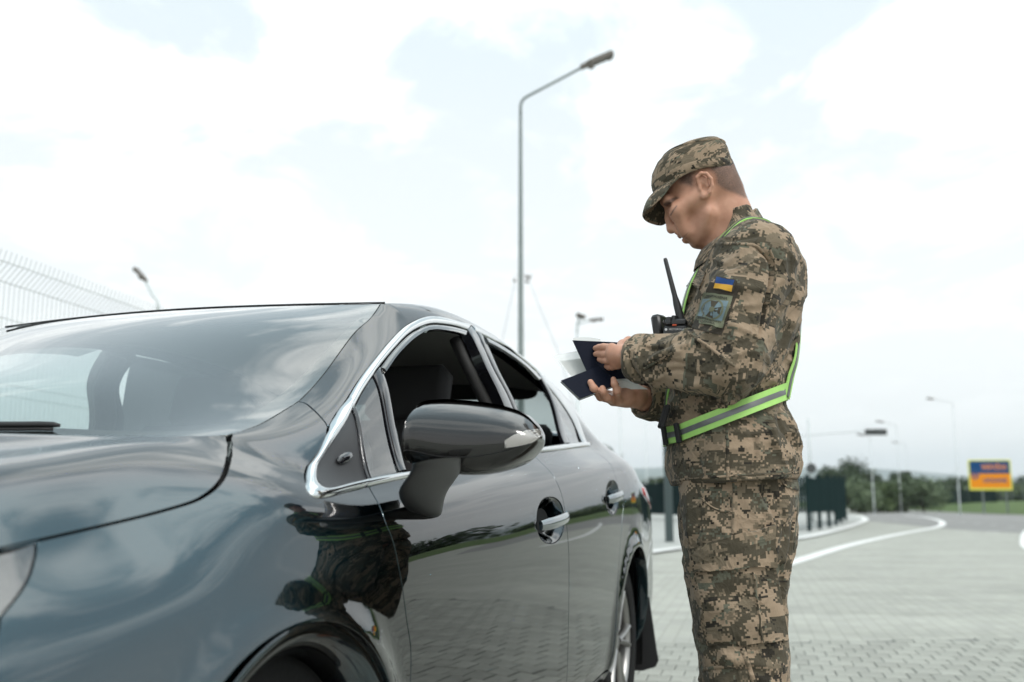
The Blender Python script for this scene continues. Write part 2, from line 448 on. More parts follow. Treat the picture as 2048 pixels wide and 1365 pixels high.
# ---- hills on the horizon
M_HILL = ground_mat('wooded_hill', (.035, .055, .030), (.07, .10, .045), .004, bump=0)
def ridge(y0, base, amp, seed, x0=-6000, x1=6000):
    r = np.random.default_rng(seed); n = 160; xs = np.linspace(x0, x1, n)
    h = base + amp * (np.sin(xs / 900 + seed) * .5 + np.sin(xs / 370 + seed * 2.1) * .3 + np.sin(xs / 140 + seed) * .12)
    V = []; F = []
    for k, (dy, s) in enumerate(((-500, 0), (-300, .35), (-120, .8), (0, 1.0), (150, .85), (400, 0))):
        for x, hh in zip(xs, h): V.append((x, y0 + dy + 40 * math.sin(x / 200 + k), max(-2, hh * s) if s else -2))
    for k in range(5): F += [(k * n + i, k * n + i + 1, (k + 1) * n + i + 1, (k + 1) * n + i) for i in range(n - 1)]
    return tag(np_mesh('hills', V, F, M_HILL), kind='structure')
ridge(3600, 92, 34, 3); ridge(4700, 150, 40, 8)

# ---- the air between here and the hills
hz_me = MB(); hz_me.box((0, 2600, 119), (11400, 6300, 244)); M_HAZE = bpy.data.materials.new('haze'); M_HAZE.use_nodes = True; M_HAZE.node_tree.nodes.clear()
_ho = M_HAZE.node_tree.nodes.new('ShaderNodeOutputMaterial'); _hp = M_HAZE.node_tree.nodes.new('ShaderNodeVolumePrincipled'); _hp.inputs['Color'].default_value = (.86, .95, 1, 1); _hp.inputs['Density'].default_value = .00022; _hp.inputs['Anisotropy'].default_value = .2
M_HAZE.node_tree.links.new(_hp.outputs[0], _ho.inputs['Volume']); hz = hz_me.build('haze', M_HAZE); tag(hz, 'thin bluish air between the camera and the far hills', 'haze', None, 'stuff')

# ---------------------------------------------------------------- trees and shrubs
def leaf_mat(name, c1, c2):
    m, nt, b = mat_new(name); b.inputs['Roughness'].default_value = .6; b.inputs['Specular IOR Level'].default_value = .3
    tc = nt.nodes.new('ShaderNodeTexCoord'); n = nt.nodes.new('ShaderNodeTexNoise'); n.inputs['Scale'].default_value = .9; n.inputs['Detail'].default_value = 5
    nt.links.new(tc.outputs['Object'], n.inputs['Vector'])
    rp = nt.nodes.new('ShaderNodeValToRGB'); rp.color_ramp.elements[0].position = .33; rp.color_ramp.elements[1].position = .68
    rp.color_ramp.elements[0].color = (*c1, 1); rp.color_ramp.elements[1].color = (*c2, 1); nt.links.new(n.outputs['Fac'], rp.inputs[0]); nt.links.new(rp.outputs[0], b.inputs['Base Color'])
    return m
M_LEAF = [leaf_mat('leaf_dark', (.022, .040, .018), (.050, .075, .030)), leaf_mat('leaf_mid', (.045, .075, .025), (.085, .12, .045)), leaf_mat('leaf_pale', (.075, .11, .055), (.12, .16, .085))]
M_BARK = mat('bark', (.06, .048, .036), rough=.95, var=.3, vscale=6)
def crown_mesh(seed, w, h, z0, leaf, n, lobes=9, cone=False):
    r = np.random.default_rng(seed); L = []
    for k in range(lobes):
        t = r.random(); a = r.random() * 6.283
        rad = (1 - t) * .9 if cone else math.sin(math.pi * min(max(t * .9 + .1, 0), 1)) ** .6
        L.append((math.cos(a) * w * .32 * rad * r.uniform(.5, 1), math.sin(a) * w * .32 * rad * r.uniform(.5, 1), z0 + h * (.12 + .76 * t), w * r.uniform(.16, .27) * (1 - .55 * t if cone else 1)))
    L = np.array(L); idx = r.integers(lobes, size=n); d = r.normal(size=(n, 3)); d /= np.linalg.norm(d, axis=1, keepdims=True)
    rr = r.random(n) ** .38 * L[idx, 3] * r.uniform(.75, 1.12, n); c = L[idx, :3] + d * rr[:, None] * np.array([1, 1, .9])
    nrm = d + r.normal(size=(n, 3)) * .7; nrm /= np.linalg.norm(nrm, axis=1, keepdims=True)
    t1 = np.cross(nrm, r.normal(size=(n, 3))); t1 /= np.linalg.norm(t1, axis=1, keepdims=True); t2 = np.cross(nrm, t1)
    s = leaf * r.uniform(.6, 1.3, n)[:, None]
    V = np.stack([c - t1 * s, c + t2 * s * .6, c + t1 * s, c - t2 * s * .6], 1).reshape(-1, 3); F = np.arange(4 * n).reshape(n, 4)
    return V, F
def make_tree(label, loc, w, h, tr, kind, seed, group=None, leaf=.16, n=2600, cone=False, cat='tree', name='broadleaf_tree'):
    root = empty(name, loc, 0, label, cat, group); rr = random.Random(seed)
    m = MB(); p = [(0, 0, -.05), (.02 * w, .01 * w, tr * .6), (-.02 * w, .02 * w, tr), (0, 0, h * .72)]
    m.tube(p, [.035 * h ** .8 * .8 + .03, .03 * h ** .8 * .8 + .02, .025 * h ** .8 * .8 + .015, .012], n=8)
    for k in range(6):
        a = k * 1.05 + rr.random(); z = tr * .8 + (h - tr) * .12 * k; m.tube([(0, 0, z), (math.cos(a) * w * .15, math.sin(a) * w * .15, z + h * .08), (math.cos(a) * w * .30, math.sin(a) * w * .30, z + h * .2)], [.06, .04, .015], n=5)
    m.build('trunk', M_BARK, root, smooth=True)
    V, F = crown_mesh(seed, w, h - tr * .6, tr * .6, leaf, n, cone=cone); np_mesh('crown', V, F, M_LEAF[kind], root, smooth=False)
    return root
def px_tree(label, px, top, D, w, kind, seed, **kw):
    p = at_depth(px, 1000, D); t = at_depth(px, top, D)
    return make_tree(label, (p[0], p[1], -.03), w, t[2] + .03, kw.pop('tr', (t[2]) * .25), kind, seed, **kw)
TG = 'trees beyond the road'
px_tree('rounded dark green tree rising highest above the end of the green fence', 1703, 930, 95, 7.6, 0, 11, group=TG)
px_tree('broad dark tree directly left of the highest rounded tree behind the fence', 1664, 939, 92, 6.0, 0, 12, group=TG)
px_tree('low dark tree sloping down from the rounded tree behind the thin gantry lamp', 1738, 950, 100, 5.6, 0, 13, group=TG)
px_tree('yellowish green bush in front of the rounded tree', 1716, 967, 84, 4.6, 2, 14, group=TG, tr=.3, cat='bush', name='bush')
px_tree('dark spiky tree standing above the pale bushes in mid road view', 1818, 936, 125, 4.2, 0, 15, group=TG, cone=True)
px_tree('dark low tree just left of the spiky tree', 1797, 950, 120, 5.2, 0, 16, group=TG)
px_tree('small bluish tree far off between spiky tree and the tall lamp', 1843, 948, 190, 5.2, 0, 17, group=TG, cone=True)
px_tree('mid green tree behind the tall lamp post left of the blue and yellow sign', 1878, 956, 130, 7.5, 1, 18, group=TG)
px_tree('dark tree close to the left edge of the blue and yellow sign', 1925, 961, 120, 6.5, 0, 19, group=TG)
px_tree('dark tree showing at the right edge of the blue and yellow sign', 2042, 956, 120, 8.0, 0, 20, group=TG)
px_tree('silvery pale bush beside the dark low tree', 1800, 966, 96, 4.2, 2, 21, group=TG, tr=.3, cat='bush', name='bush')
px_tree('wide pale green bush below the small bluish tree', 1845, 966, 92, 5.4, 2, 22, group=TG, tr=.3, cat='bush', name='bush')
px_tree('yellow green bush left of the silvery pale bush', 1762, 970, 92, 4.8, 1, 23, group=TG, tr=.3, cat='bush', name='bush')
px_tree('dark rounded tree peeping over the car boot', 1212, 888, 52, 3.2, 0, 24, group=TG, tr=1.2, leaf=.12)
px_tree('dark tree behind the far green fence beside the car tail', 1285, 956, 75, 4.6, 0, 25, group=TG)
px_tree('pointed dark conifer behind the steel post', 1322, 948, 80, 2.8, 0, 26, group=TG, cone=True, name='conifer')
# dense hedge bank along the field, and the wood that goes on to the right of the picture
def bank(name, label, pts, h, kind, seed, leaf=.22, n=9000, depth=2.5, z0=.9):
    r = np.random.default_rng(seed); c = smooth_poly(pts, 8); L = np.concatenate([[0], np.cumsum(np.linalg.norm(np.diff(c, axis=0), axis=1))])
    t = r.random(n) * L[-1]; x = np.interp(t, L, c[:, 0]); y = np.interp(t, L, c[:, 1]); hh = h * (.72 + .28 * np.sin(t / 2.3 + seed) * np.sin(t / 5.1) + .15 * np.sin(t / 1.1))
    z = z0 + r.random(n) ** .8 * hh; P0 = np.stack([x + r.normal(0, depth * .4, n), y + r.normal(0, depth * .4, n), z], 1)
    nrm = r.normal(size=(n, 3)) + np.array([0, -.6, .6]); nrm /= np.linalg.norm(nrm, axis=1, keepdims=True); t1 = np.cross(nrm, r.normal(size=(n, 3))); t1 /= np.linalg.norm(t1, axis=1, keepdims=True); t2 = np.cross(nrm, t1)
    s = leaf * r.uniform(.6, 1.4, n)[:, None]; V = np.stack([P0 - t1 * s, P0 + t2 * s * .7, P0 + t1 * s, P0 - t2 * s * .7], 1).reshape(-1, 3)
    return tag(np_mesh(name, V, np.arange(4 * n).reshape(n, 4), M_LEAF[kind], smooth=False), label, 'hedge', None, 'stuff')
bank('hedge', 'long overgrown hedge running along the field behind the blue and yellow sign', [at_depth(x, 1000, d)[:2] for x, d in ((1690, 158), (1800, 142), (1900, 126), (2000, 114), (2100, 106), (2400, 90))], 2.7, 1, 5, n=14000, depth=4)
bank('hedge_bottom', 'dark undergrowth at the foot of the long field hedge', [at_depth(x, 1000, d)[:2] for x, d in ((1800, 138), (1830, 132), (1900, 122), (2000, 110), (2100, 103), (2400, 87))], 1.3, 0, 6, n=6000, depth=1.2)
bank('woodland', 'low green woodland edge carrying on to the right of the road', [(62, 82), (80, 66), (96, 42), (104, 15), (106, -20), (98, -60)], 6.5, 0, 9, leaf=.55, n=16000, depth=6)

# ---------------------------------------------------------------- fences
M_GALV = mat('galvanised_steel', (.23, .26, .255), rough=.5, metal=.35, var=.12, vscale=3)
M_GREYP = mat('grey_post_paint', (.14, .165, .16), rough=.55, var=.15, vscale=4)
M_GREEN = mat('dark_green_coating', (.008, .022, .022), rough=.6, spec=.1)
M_PALE = mat('haze_paled_steel', (.52, .56, .56), rough=.5, metal=.2)  # haze over the distant poles is put into this paler steel colour
M_WIRE = mat('pale_wire', (.60, .63, .62), rough=.55, metal=.2)
def seg_ribbon_wires(m, a, b, z0, z1, n, w):
    """upright flat wires between two points"""
    d = (b - a); L = np.linalg.norm(d); d = d / L
    for k in range(n):
        c = a + d * L * (k + .5) / n; e = d * w / 2; q = np.array([-d[1], d[0]]) * w / 2
        m.add([(c[0] - e[0], c[1] - e[1], z0), (c[0] + q[0], c[1] + q[1], z0), (c[0] + e[0], c[1] + e[1], z0), (c[0] - q[0], c[1] - q[1], z0), (c[0] - e[0], c[1] - e[1], z1), (c[0] + q[0], c[1] + q[1], z1), (c[0] + e[0], c[1] + e[1], z1), (c[0] - q[0], c[1] - q[1], z1)],
              [(0, 3, 7, 4), (3, 2, 6, 7), (2, 1, 5, 6), (1, 0, 4, 5), (4, 7, 6, 5)])
# tall pale mesh fence on the far side of the car
wf = empty('mesh_fence', (-3.4, 4.0, 0), 0, 'tall pale welded-mesh fence with bent top running behind the car', 'fence')
fd = np.array([.176, .984]); fd /= np.linalg.norm(fd); s0 = np.array([-3.64, 4.15]) - fd * 3.05
for k in range(14):
    a = s0 + fd * 2.52 * k - np.array([-3.4, 4.0]); b = a + fd * 2.46; m = MB()
    rt = np.array([fd[1], -fd[0]])
    for i in range(50):
        c = a + (b - a) * (i + .5) / 50
        m.tube([(c[0], c[1], .06), (c[0], c[1], 2.27), (c[0] + rt[0] * .09, c[1] + rt[1] * .09, 2.37), (c[0] + rt[0] * .11, c[1] + rt[1] * .11, 2.44)], .0034, n=4, cap=False)
    for z, off in ((.10, 0), (.55, 0), (.62, 0), (1.10, 0), (1.17, 0), (1.55, 0), (1.62, 0), (2.04, 0), (2.27, .003), (2.37, .092)):
        m.tube([(a[0] + rt[0] * off, a[1] + rt[1] * off, z), (b[0] + rt[0] * off, b[1] + rt[1] * off, z)], .0040, n=4)
    m.build('mesh_panel', M_WIRE, wf)['kind'] = 'stuff'
for k in range(15):
    a = s0 + fd * (2.52 * k - .03) - np.array([-3.4, 4.0]); m = MB(); m.box((a[0] - .03 * fd[1], a[1] + .03 * fd[0], 1.05), (.05, .05, 2.1)); m.build('post', M_WIRE, wf)
# dark green fence that follows the kerb
gpts = [(1692, 1042.5), (1683, 1047.5), (1672.5, 1052), (1659, 1056), (1640, 1060), (1619, 1064), (1580, 1064), (1530, 1059), (1470, 1052), (1400, 1045), (1335, 1040), (1268, 1036)]
gf = empty('green_fence', (*on_ground(1640, 1060)[:2], .02), 0, 'dark green close-slatted fence curving along the kerb behind the soldier', 'fence'); org = on_ground(1640, 1060)[:2]
gp = [on_ground(*q)[:2] - org for q in gpts]; gtop = [at_depth(q[0], 956 if q[0] > 1500 else 966, on_ground(*q)[1])[2] for q in gpts]
for k, q in enumerate(gp):
    zt_ = gtop[k] + .06; m = MB(); m.box((q[0], q[1], zt_ / 2), (.10, .10, zt_)); m.box((q[0], q[1], zt_ + .01), (.12, .12, .03)); m.build('post', M_GREEN, gf)
for k in range(len(gp) - 1):
    a, b = gp[k], gp[k + 1]; L = np.linalg.norm(b - a); zb = .16 if k < 2 else .55 if k < 6 else .25; m = MB()
    zt_ = min(gtop[k], gtop[k + 1]); seg_ribbon_wires(m, a, b, zb, zt_, max(6, int(L / .09)), .078)
    for z in (zb + .08, zb + (zt_ - zb) * .36, zb + (zt_ - zb) * .7, zt_ - .05): m.tube([(a[0], a[1], z), (b[0], b[1], z)], .018, n=5)
    m.build('slat_panel', M_GREEN, gf)['kind'] = 'stuff'
# dark fence further down the road and a thin wire fence along the field
df = empty('far_fence', (*at_depth(1765, 1012, 112)[:2], 0), 0, 'long low dark fence on the grass bank beyond the curve', 'fence'); o0 = at_depth(1765, 1012, 112)[:2]
for k in range(11):
    a = at_depth(1731 + 24 * k, 1012, 122 - 2.2 * k)[:2] - o0; b = at_depth(1731 + 24 * (k + 1) - 1, 1012, 122 - 2.2 * (k + 1))[:2] - o0; m = MB(); seg_ribbon_wires(m, a, b, .75, 2.1, 14, .075); m.build('slat_panel', M_GREEN, df)['kind'] = 'stuff'
    m = MB(); m.box((a[0], a[1], 1.2), (.12, .12, 2.0)); m.build('post', M_GREEN, df)
ff = empty('field_fence', (*at_depth(1900, 1020, 112)[:2], 0), 0, 'thin wire fence with slim posts along the field edge', 'fence'); o0 = at_depth(1900, 1020, 112)[:2]; prev = None
for k in range(16):
    a = at_depth(1762 + 22 * k, 1020, 126 - 2.2 * k)[:2] - o0; m = MB(); m.tube([(a[0], a[1], -.1), (a[0], a[1], 2.7)], .05, n=6); m.build('post', M_GREYP, ff)
    if prev is not None:
        for z in (.9, 1.5, 2.0, 2.6):
            m = MB(); m.tube([(*prev, z), (*a, z)], .010, n=3); m.build('wire', M_GALV, ff)
    prev = a

# ---------------------------------------------------------------- lamps, posts, gantry, sign
M_LAMPH = mat('lamp_head_grey', (.13, .115, .10), rough=.5)
def street_lamp(label, base_px, D, top_py, reach, rise, r0=.075, r1=.035, ang=0.0, group='street lamps', heads=1, head_len=.62):
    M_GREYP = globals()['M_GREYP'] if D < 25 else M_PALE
    """ang: direction of the arm, 0 = picture right"""
    p = at_depth(base_px, 1000, D); t = at_depth(base_px, top_py, D); H = t[2]
    root = empty('street_lamp', (t[0], p[1], 0), 0, label, 'street lamp', group)
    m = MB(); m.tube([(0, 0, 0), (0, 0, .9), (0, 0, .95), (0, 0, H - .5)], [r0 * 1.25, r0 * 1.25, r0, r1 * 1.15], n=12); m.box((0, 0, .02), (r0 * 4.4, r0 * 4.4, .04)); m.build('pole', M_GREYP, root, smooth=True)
    for s in range(heads):
        A = ang + s * math.pi; ca, sa = math.cos(A), math.sin(A); Lr = reach if s == 0 else reach * .8
        path = [(0, 0, H - .55), (0, 0, H - .3)] + [(ca * .26 * (1 - math.cos(q)), sa * .26 * (1 - math.cos(q)), H - .3 + .26 * math.sin(q)) for q in np.linspace(.2, 1.15, 6)]
        path += [(ca * Lr, sa * Lr, H + rise)]
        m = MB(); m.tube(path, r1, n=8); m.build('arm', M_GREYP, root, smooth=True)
        sl = math.atan2(rise, Lr); M4 = Matrix.Translation((ca * Lr, sa * Lr, H + rise)) @ Matrix.Rotation(A, 4, 'Z') @ Matrix.Rotation(-sl, 4, 'Y')
        m = MB(); hl_ = head_len
        m.prism([(-.12, -.04), (0, -.055), (.1, -.12), (hl_ - .05, -.12), (hl_, -.09), (hl_, .09), (hl_ - .05, .12), (.1, .12), (0, .055), (-.12, .04)], -.045, .05, M4)
        m.box(M4 @ Vector((.10, 0, -.065)), (.10, .2, .05), M4.to_3x3()); m.box(M4 @ Vector((hl_ - .08, 0, -.055)), (.10, .2, .03), M4.to_3x3())
        m.build('lamp_head', M_LAMPH, root)
    return root
street_lamp('tall grey street lamp rising behind the car with its arm to the right', 1041, 20.0, 187, 1.38, .62, .072, .030)
street_lamp('small street lamp with curved arm over the pale fence on the left', 317, 30, 590, .52, .52, .07, .042, ang=math.pi - .25, head_len=.5)
street_lamp('double-armed street lamp seen above the passports', 1154, 42, 643, .62, .06, .09, .045, ang=.1, head_len=.5, heads=1)
street_lamp('slim street lamp left of the blue and yellow sign', 1905, 75, 803, 1.5, .18, .045, .022, ang=math.pi, head_len=.4)
street_lamp('slim street lamp above the small spiky tree', 1792, 92, 848, 1.2, .16, .042, .02, ang=math.pi, head_len=.6)
street_lamp('farthest slim street lamp just right of the spiky tree lamp', 1811, 125, 888, 1.0, .14, .042, .02, ang=math.pi, head_len=.6)
street_lamp('slim street lamp under the dark gantry board', 1740, 80, 872, .5, .06, .042, .02, ang=math.pi, head_len=.5)
street_lamp('slim pole lamp just left of the soldier and right of the car tail', 1290, 70, 812, 1.0, .12, .042, .02, ang=0, head_len=.5)
street_lamp('slim pole lamp rising over the car tail', 1240, 58, 800, .9, .10, .05, .028, ang=0, head_len=.5)
# second head of the double-armed lamp points away from the road
dl = [o for o in C.objects if o.get('label', '').startswith('double-armed')][0]
Hh = at_depth(1154, 643, 42)[2]; m = MB(); m.tube([(0, 0, Hh - .5), (.02, .05, Hh - .1), (.16, .5, Hh + .28)], .045, n=6); m.build('arm', M_GREYP, dl, smooth=True)
m = MB(); m.box((.20, .6, Hh + .33), (.42, .55, .12), Matrix.Rotation(R(20), 3, 'Y'), .03); m.build('lamp_head', M_LAMPH, dl)
# camera mast behind the tall lamp: cross bar with cameras, two stay wires
p = at_depth(1043, 1000, 60); mh = at_depth(1043, 551, 60)[2]
mast = empty('camera_mast', (p[0], p[1], 0), 0, 'slender camera mast with cross bar and stay wires behind the tall lamp', 'mast')
m = MB(); m.tube([(0, 0, 0), (0, 0, mh)], [.11, .07], n=8); m.build('pole', M_GREYP, mast, smooth=True)
m = MB(); m.tube([(-.35, 0, mh), (.75, 0, mh + .02)], .022, n=6); m.build('cross_bar', M_GREYP, mast)
for x, z, d in ((.42, -.14, .36), (.34, -.40, .22), (-.40, -.32, .2)):
    m = MB(); m.box((x, 0, mh + z), (d, .18, .14), Matrix.Rotation(R(14), 3, 'Y'), .02); m.tube([(x - .05, 0, mh + z), (x - .05, 0, mh)], .012, n=5); m.build('camera', M_LAMPH, mast)
for x0, x1 in ((.45, 2.4), (-.35, -1.4)):
    m = MB(); m.tube([(x0, 0, mh - .3), (x1, 0, mh - 5.2), (x1 * 2.0, 0, .0)], .016, n=4); m.build('stay_wire', M_GALV, mast)
# grey steel post between the car tail and the soldier
p = on_ground(1339, 1086); post = empty('steel_post', (p[0], p[1], 0), 0, 'grey steel post on the walkway beside the soldier', 'post')
m = MB(); m.box((0, 0, 1.3), (.165, .165, 2.6), None, .01); m.build('shaft', mat('dark_post_paint', (.055, .075, .075), rough=.55, spec=.2), post); m = MB(); m.box((0, 0, 2.615), (.15, .15, .03)); m.build('cap', M_GREYP, post); m = MB(); m.box((0, 0, .01), (.26, .26, .02)); m.build('foot_plate', M_GALV, post)
# litter bin at the foot of the far fence
p = on_ground(1288, 1053); lb = empty('litter_bin', (p[0] - .0, p[1], 0), 0, 'dark litter bin standing on the walkway by the car tail', 'bin')
m = MB(); m.lathe([(.0, .02), (.24, .02), (.28, .9), (.30, .92), (.30, .98), (.0, .98)], 20); m.build('drum', M_GREEN, lb, angle=40); m = MB(); m.lathe([(.31, .98), (.29, 1.05), (.12, 1.13), (.0, 1.14)], 20); m.build('lid', M_GREEN, lb, angle=40)
# overhead board on its bent mast
p = at_depth(1624, 1000, 45); g = empty('gantry_board', (p[0], p[1], 0), 0, 'thin mast with a long arm carrying a small dark overhead board', 'gantry')
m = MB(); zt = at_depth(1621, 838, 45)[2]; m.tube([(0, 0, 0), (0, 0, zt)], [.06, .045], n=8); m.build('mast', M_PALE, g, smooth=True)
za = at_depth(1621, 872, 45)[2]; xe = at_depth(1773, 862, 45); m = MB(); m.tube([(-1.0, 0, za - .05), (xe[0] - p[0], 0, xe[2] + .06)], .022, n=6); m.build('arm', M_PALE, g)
x0, x1 = at_depth(1729, 865, 45), at_depth(1772, 865, 45); m = MB(); m.box(((x0[0] + x1[0]) / 2 - p[0], -.08, x0[2]), (x1[0] - x0[0], .10, .27), None, .015); m.build('board', mat('board_back', (.045, .05, .05), rough=.5), g)
zr = at_depth(1622, 937, 45)[2]; m = MB(); m.lathe([(0, -.02), (.22, -.02), (.22, .02), (0, .02)], 24, Matrix.Translation((0, -.1, zr)) @ Matrix.Rotation(R(90), 4, 'X')); m.build('round_plate', mat('plate_back', (.06, .065, .065), rough=.5), g)
# roadside cabinet far down the road
p = on_ground(1779, 1020.5); cb = empty('roadside_cabinet', (p[0], p[1], 0), 0, 'dark roadside cabinet on a short foot with a pale plate at its top', 'cabinet')
m = MB(); m.box((0, 0, .4), (.55, .4, .8), None, .04); m.build('foot', M_GREEN, cb); m = MB(); m.box((.38, 0, 1.2), (1.05, .5, .95), None, .06); m.box((-.2, 0, .98), (.5, .35, .3), None, .04); m.build('body', M_GREEN, cb, angle=40)
m = MB(); m.box((.42, -.28, 1.75), (1.0, .06, .42), None, .02); m.build('plate', mat('pale_plate', (.35, .40, .37), rough=.5), cb)
# country border sign
D = 80.0; c0, c1 = at_depth(1943, 981, D), at_depth(2027, 981, D); zt = at_depth(1985, 920, D)[2]; W = c1[0] - c0[0] - .1; Hs = zt - c0[2]; cx = (c0[0] + c1[0]) / 2 - .1
sg = empty('border_sign', (cx, D, 0), R(-8), 'blue and yellow border sign with country name standing beyond the road', 'road sign')
M_SB = mat('sign_blue', (.006, .060, .18), rough=.6, spec=.15); M_SO = mat('sign_amber', (.80, .27, .008), rough=.6, spec=.15); M_SY = mat('sign_lime_edge', (.72, .72, .10), rough=.35); M_ST = mat('sign_lettering_amber', (.80, .28, .06), rough=.4); M_SN = mat('sign_lettering_blue', (.045, .07, .20), rough=.4)
zb = c0[2]; bd = .16
m = MB(); m.box((0, .03, zb + Hs / 2), (W, .06, Hs), None, .02); m.build('edge_panel', M_SY, sg)
zm = zb + Hs * .545
m = MB(); m.box((0, -.008, (zm + zb + Hs - bd * .6) / 2), (W - bd * 1.4, .016, zb + Hs - bd * .6 - zm)); m.build('upper_panel', M_SB, sg)
m = MB(); m.box((0, -.008, (zm + zb + bd * 1.1) / 2), (W - bd * 1.4, .016, zm - zb - bd * 1.1)); m.build('lower_panel', M_SO, sg)
def text_mesh(name, s, size, mm, parent, M4, ext=.004, width=None, bold=.0):
    cu = bpy.data.curves.new(name, 'FONT'); cu.body = s; cu.size = size; cu.extrude = ext; cu.align_x = 'CENTER'; cu.align_y = 'CENTER'; cu.offset = bold; cu.resolution_u = 3
    o = bpy.data.objects.new(name, cu); C.objects.link(o); dg = bpy.context.evaluated_depsgraph_get(); me = bpy.data.meshes.new_from_object(o.evaluated_get(dg)); bpy.data.objects.remove(o, do_unlink=True)
    if width:
        co = np.zeros(len(me.vertices) * 3, dtype=np.float32); me.vertices.foreach_get('co', co); co = co.reshape(-1, 3); co[:, 0] *= width / (co[:, 0].max() - co[:, 0].min()); me.vertices.foreach_set('co', co.ravel())
    me.transform(M4); me.materials.clear(); me.materials.append(mm); me.update(); me.name = name
    return link_mesh(name, me, parent)
XR = Matrix.Rotation(R(90), 4, 'X')
text_mesh('country_name', 'УКРАЇНА', .52, M_ST, sg, Matrix.Translation((W * .10, -.022, zm + (zb + Hs - zm) * .44)) @ XR, width=W * .60, bold=.012)
text_mesh('country_name', 'UKRAINE', .46, M_SN, sg, Matrix.Translation((W * .10, -.022, zm - (zm - zb) * .42)) @ XR, width=W * .56, bold=.012)
# trident emblem across both fields
m = MB(); ex, ez, es = -W * .355, zm - .08, .42
def bar(pts, w):
    for a, b in zip(pts[:-1], pts[1:]):
        d = Vector((b[0] - a[0], b[1] - a[1])); d.normalize(); n_ = Vector((-d.y, d.x)) * w / 2
        q = [(a[0] + n_.x, a[1] + n_.y), (a[0] - n_.x, a[1] - n_.y), (b[0] - n_.x, b[1] - n_.y), (b[0] + n_.x, b[1] + n_.y)]
        m.prism([(ex + x * es, ez + y * es) for x, y in q], .016, .026, XR)
bar([(-.62, .95), (-.62, -.45), (-.25, -.5), (0, -.95), (.25, -.5), (.62, -.45), (.62, .95)], .17); bar([(0, .95), (.07, .2), (.34, -.1), (.20, -.48)], .15); bar([(0, .95), (-.07, .2), (-.34, -.1), (-.20, -.48)], .15); bar([(-.6, -.1), (.6, -.1)], .13)
m.build('trident_emblem', M_SN, sg)
for x in (-W * .19, W * .36):
    m = MB(); m.box((x, .12, zb * .5 + .6), (.12, .12, zb + 1.2)); m.build('leg', M_GREYP, sg)
print('setting done', round(time.time() - T0, 1))
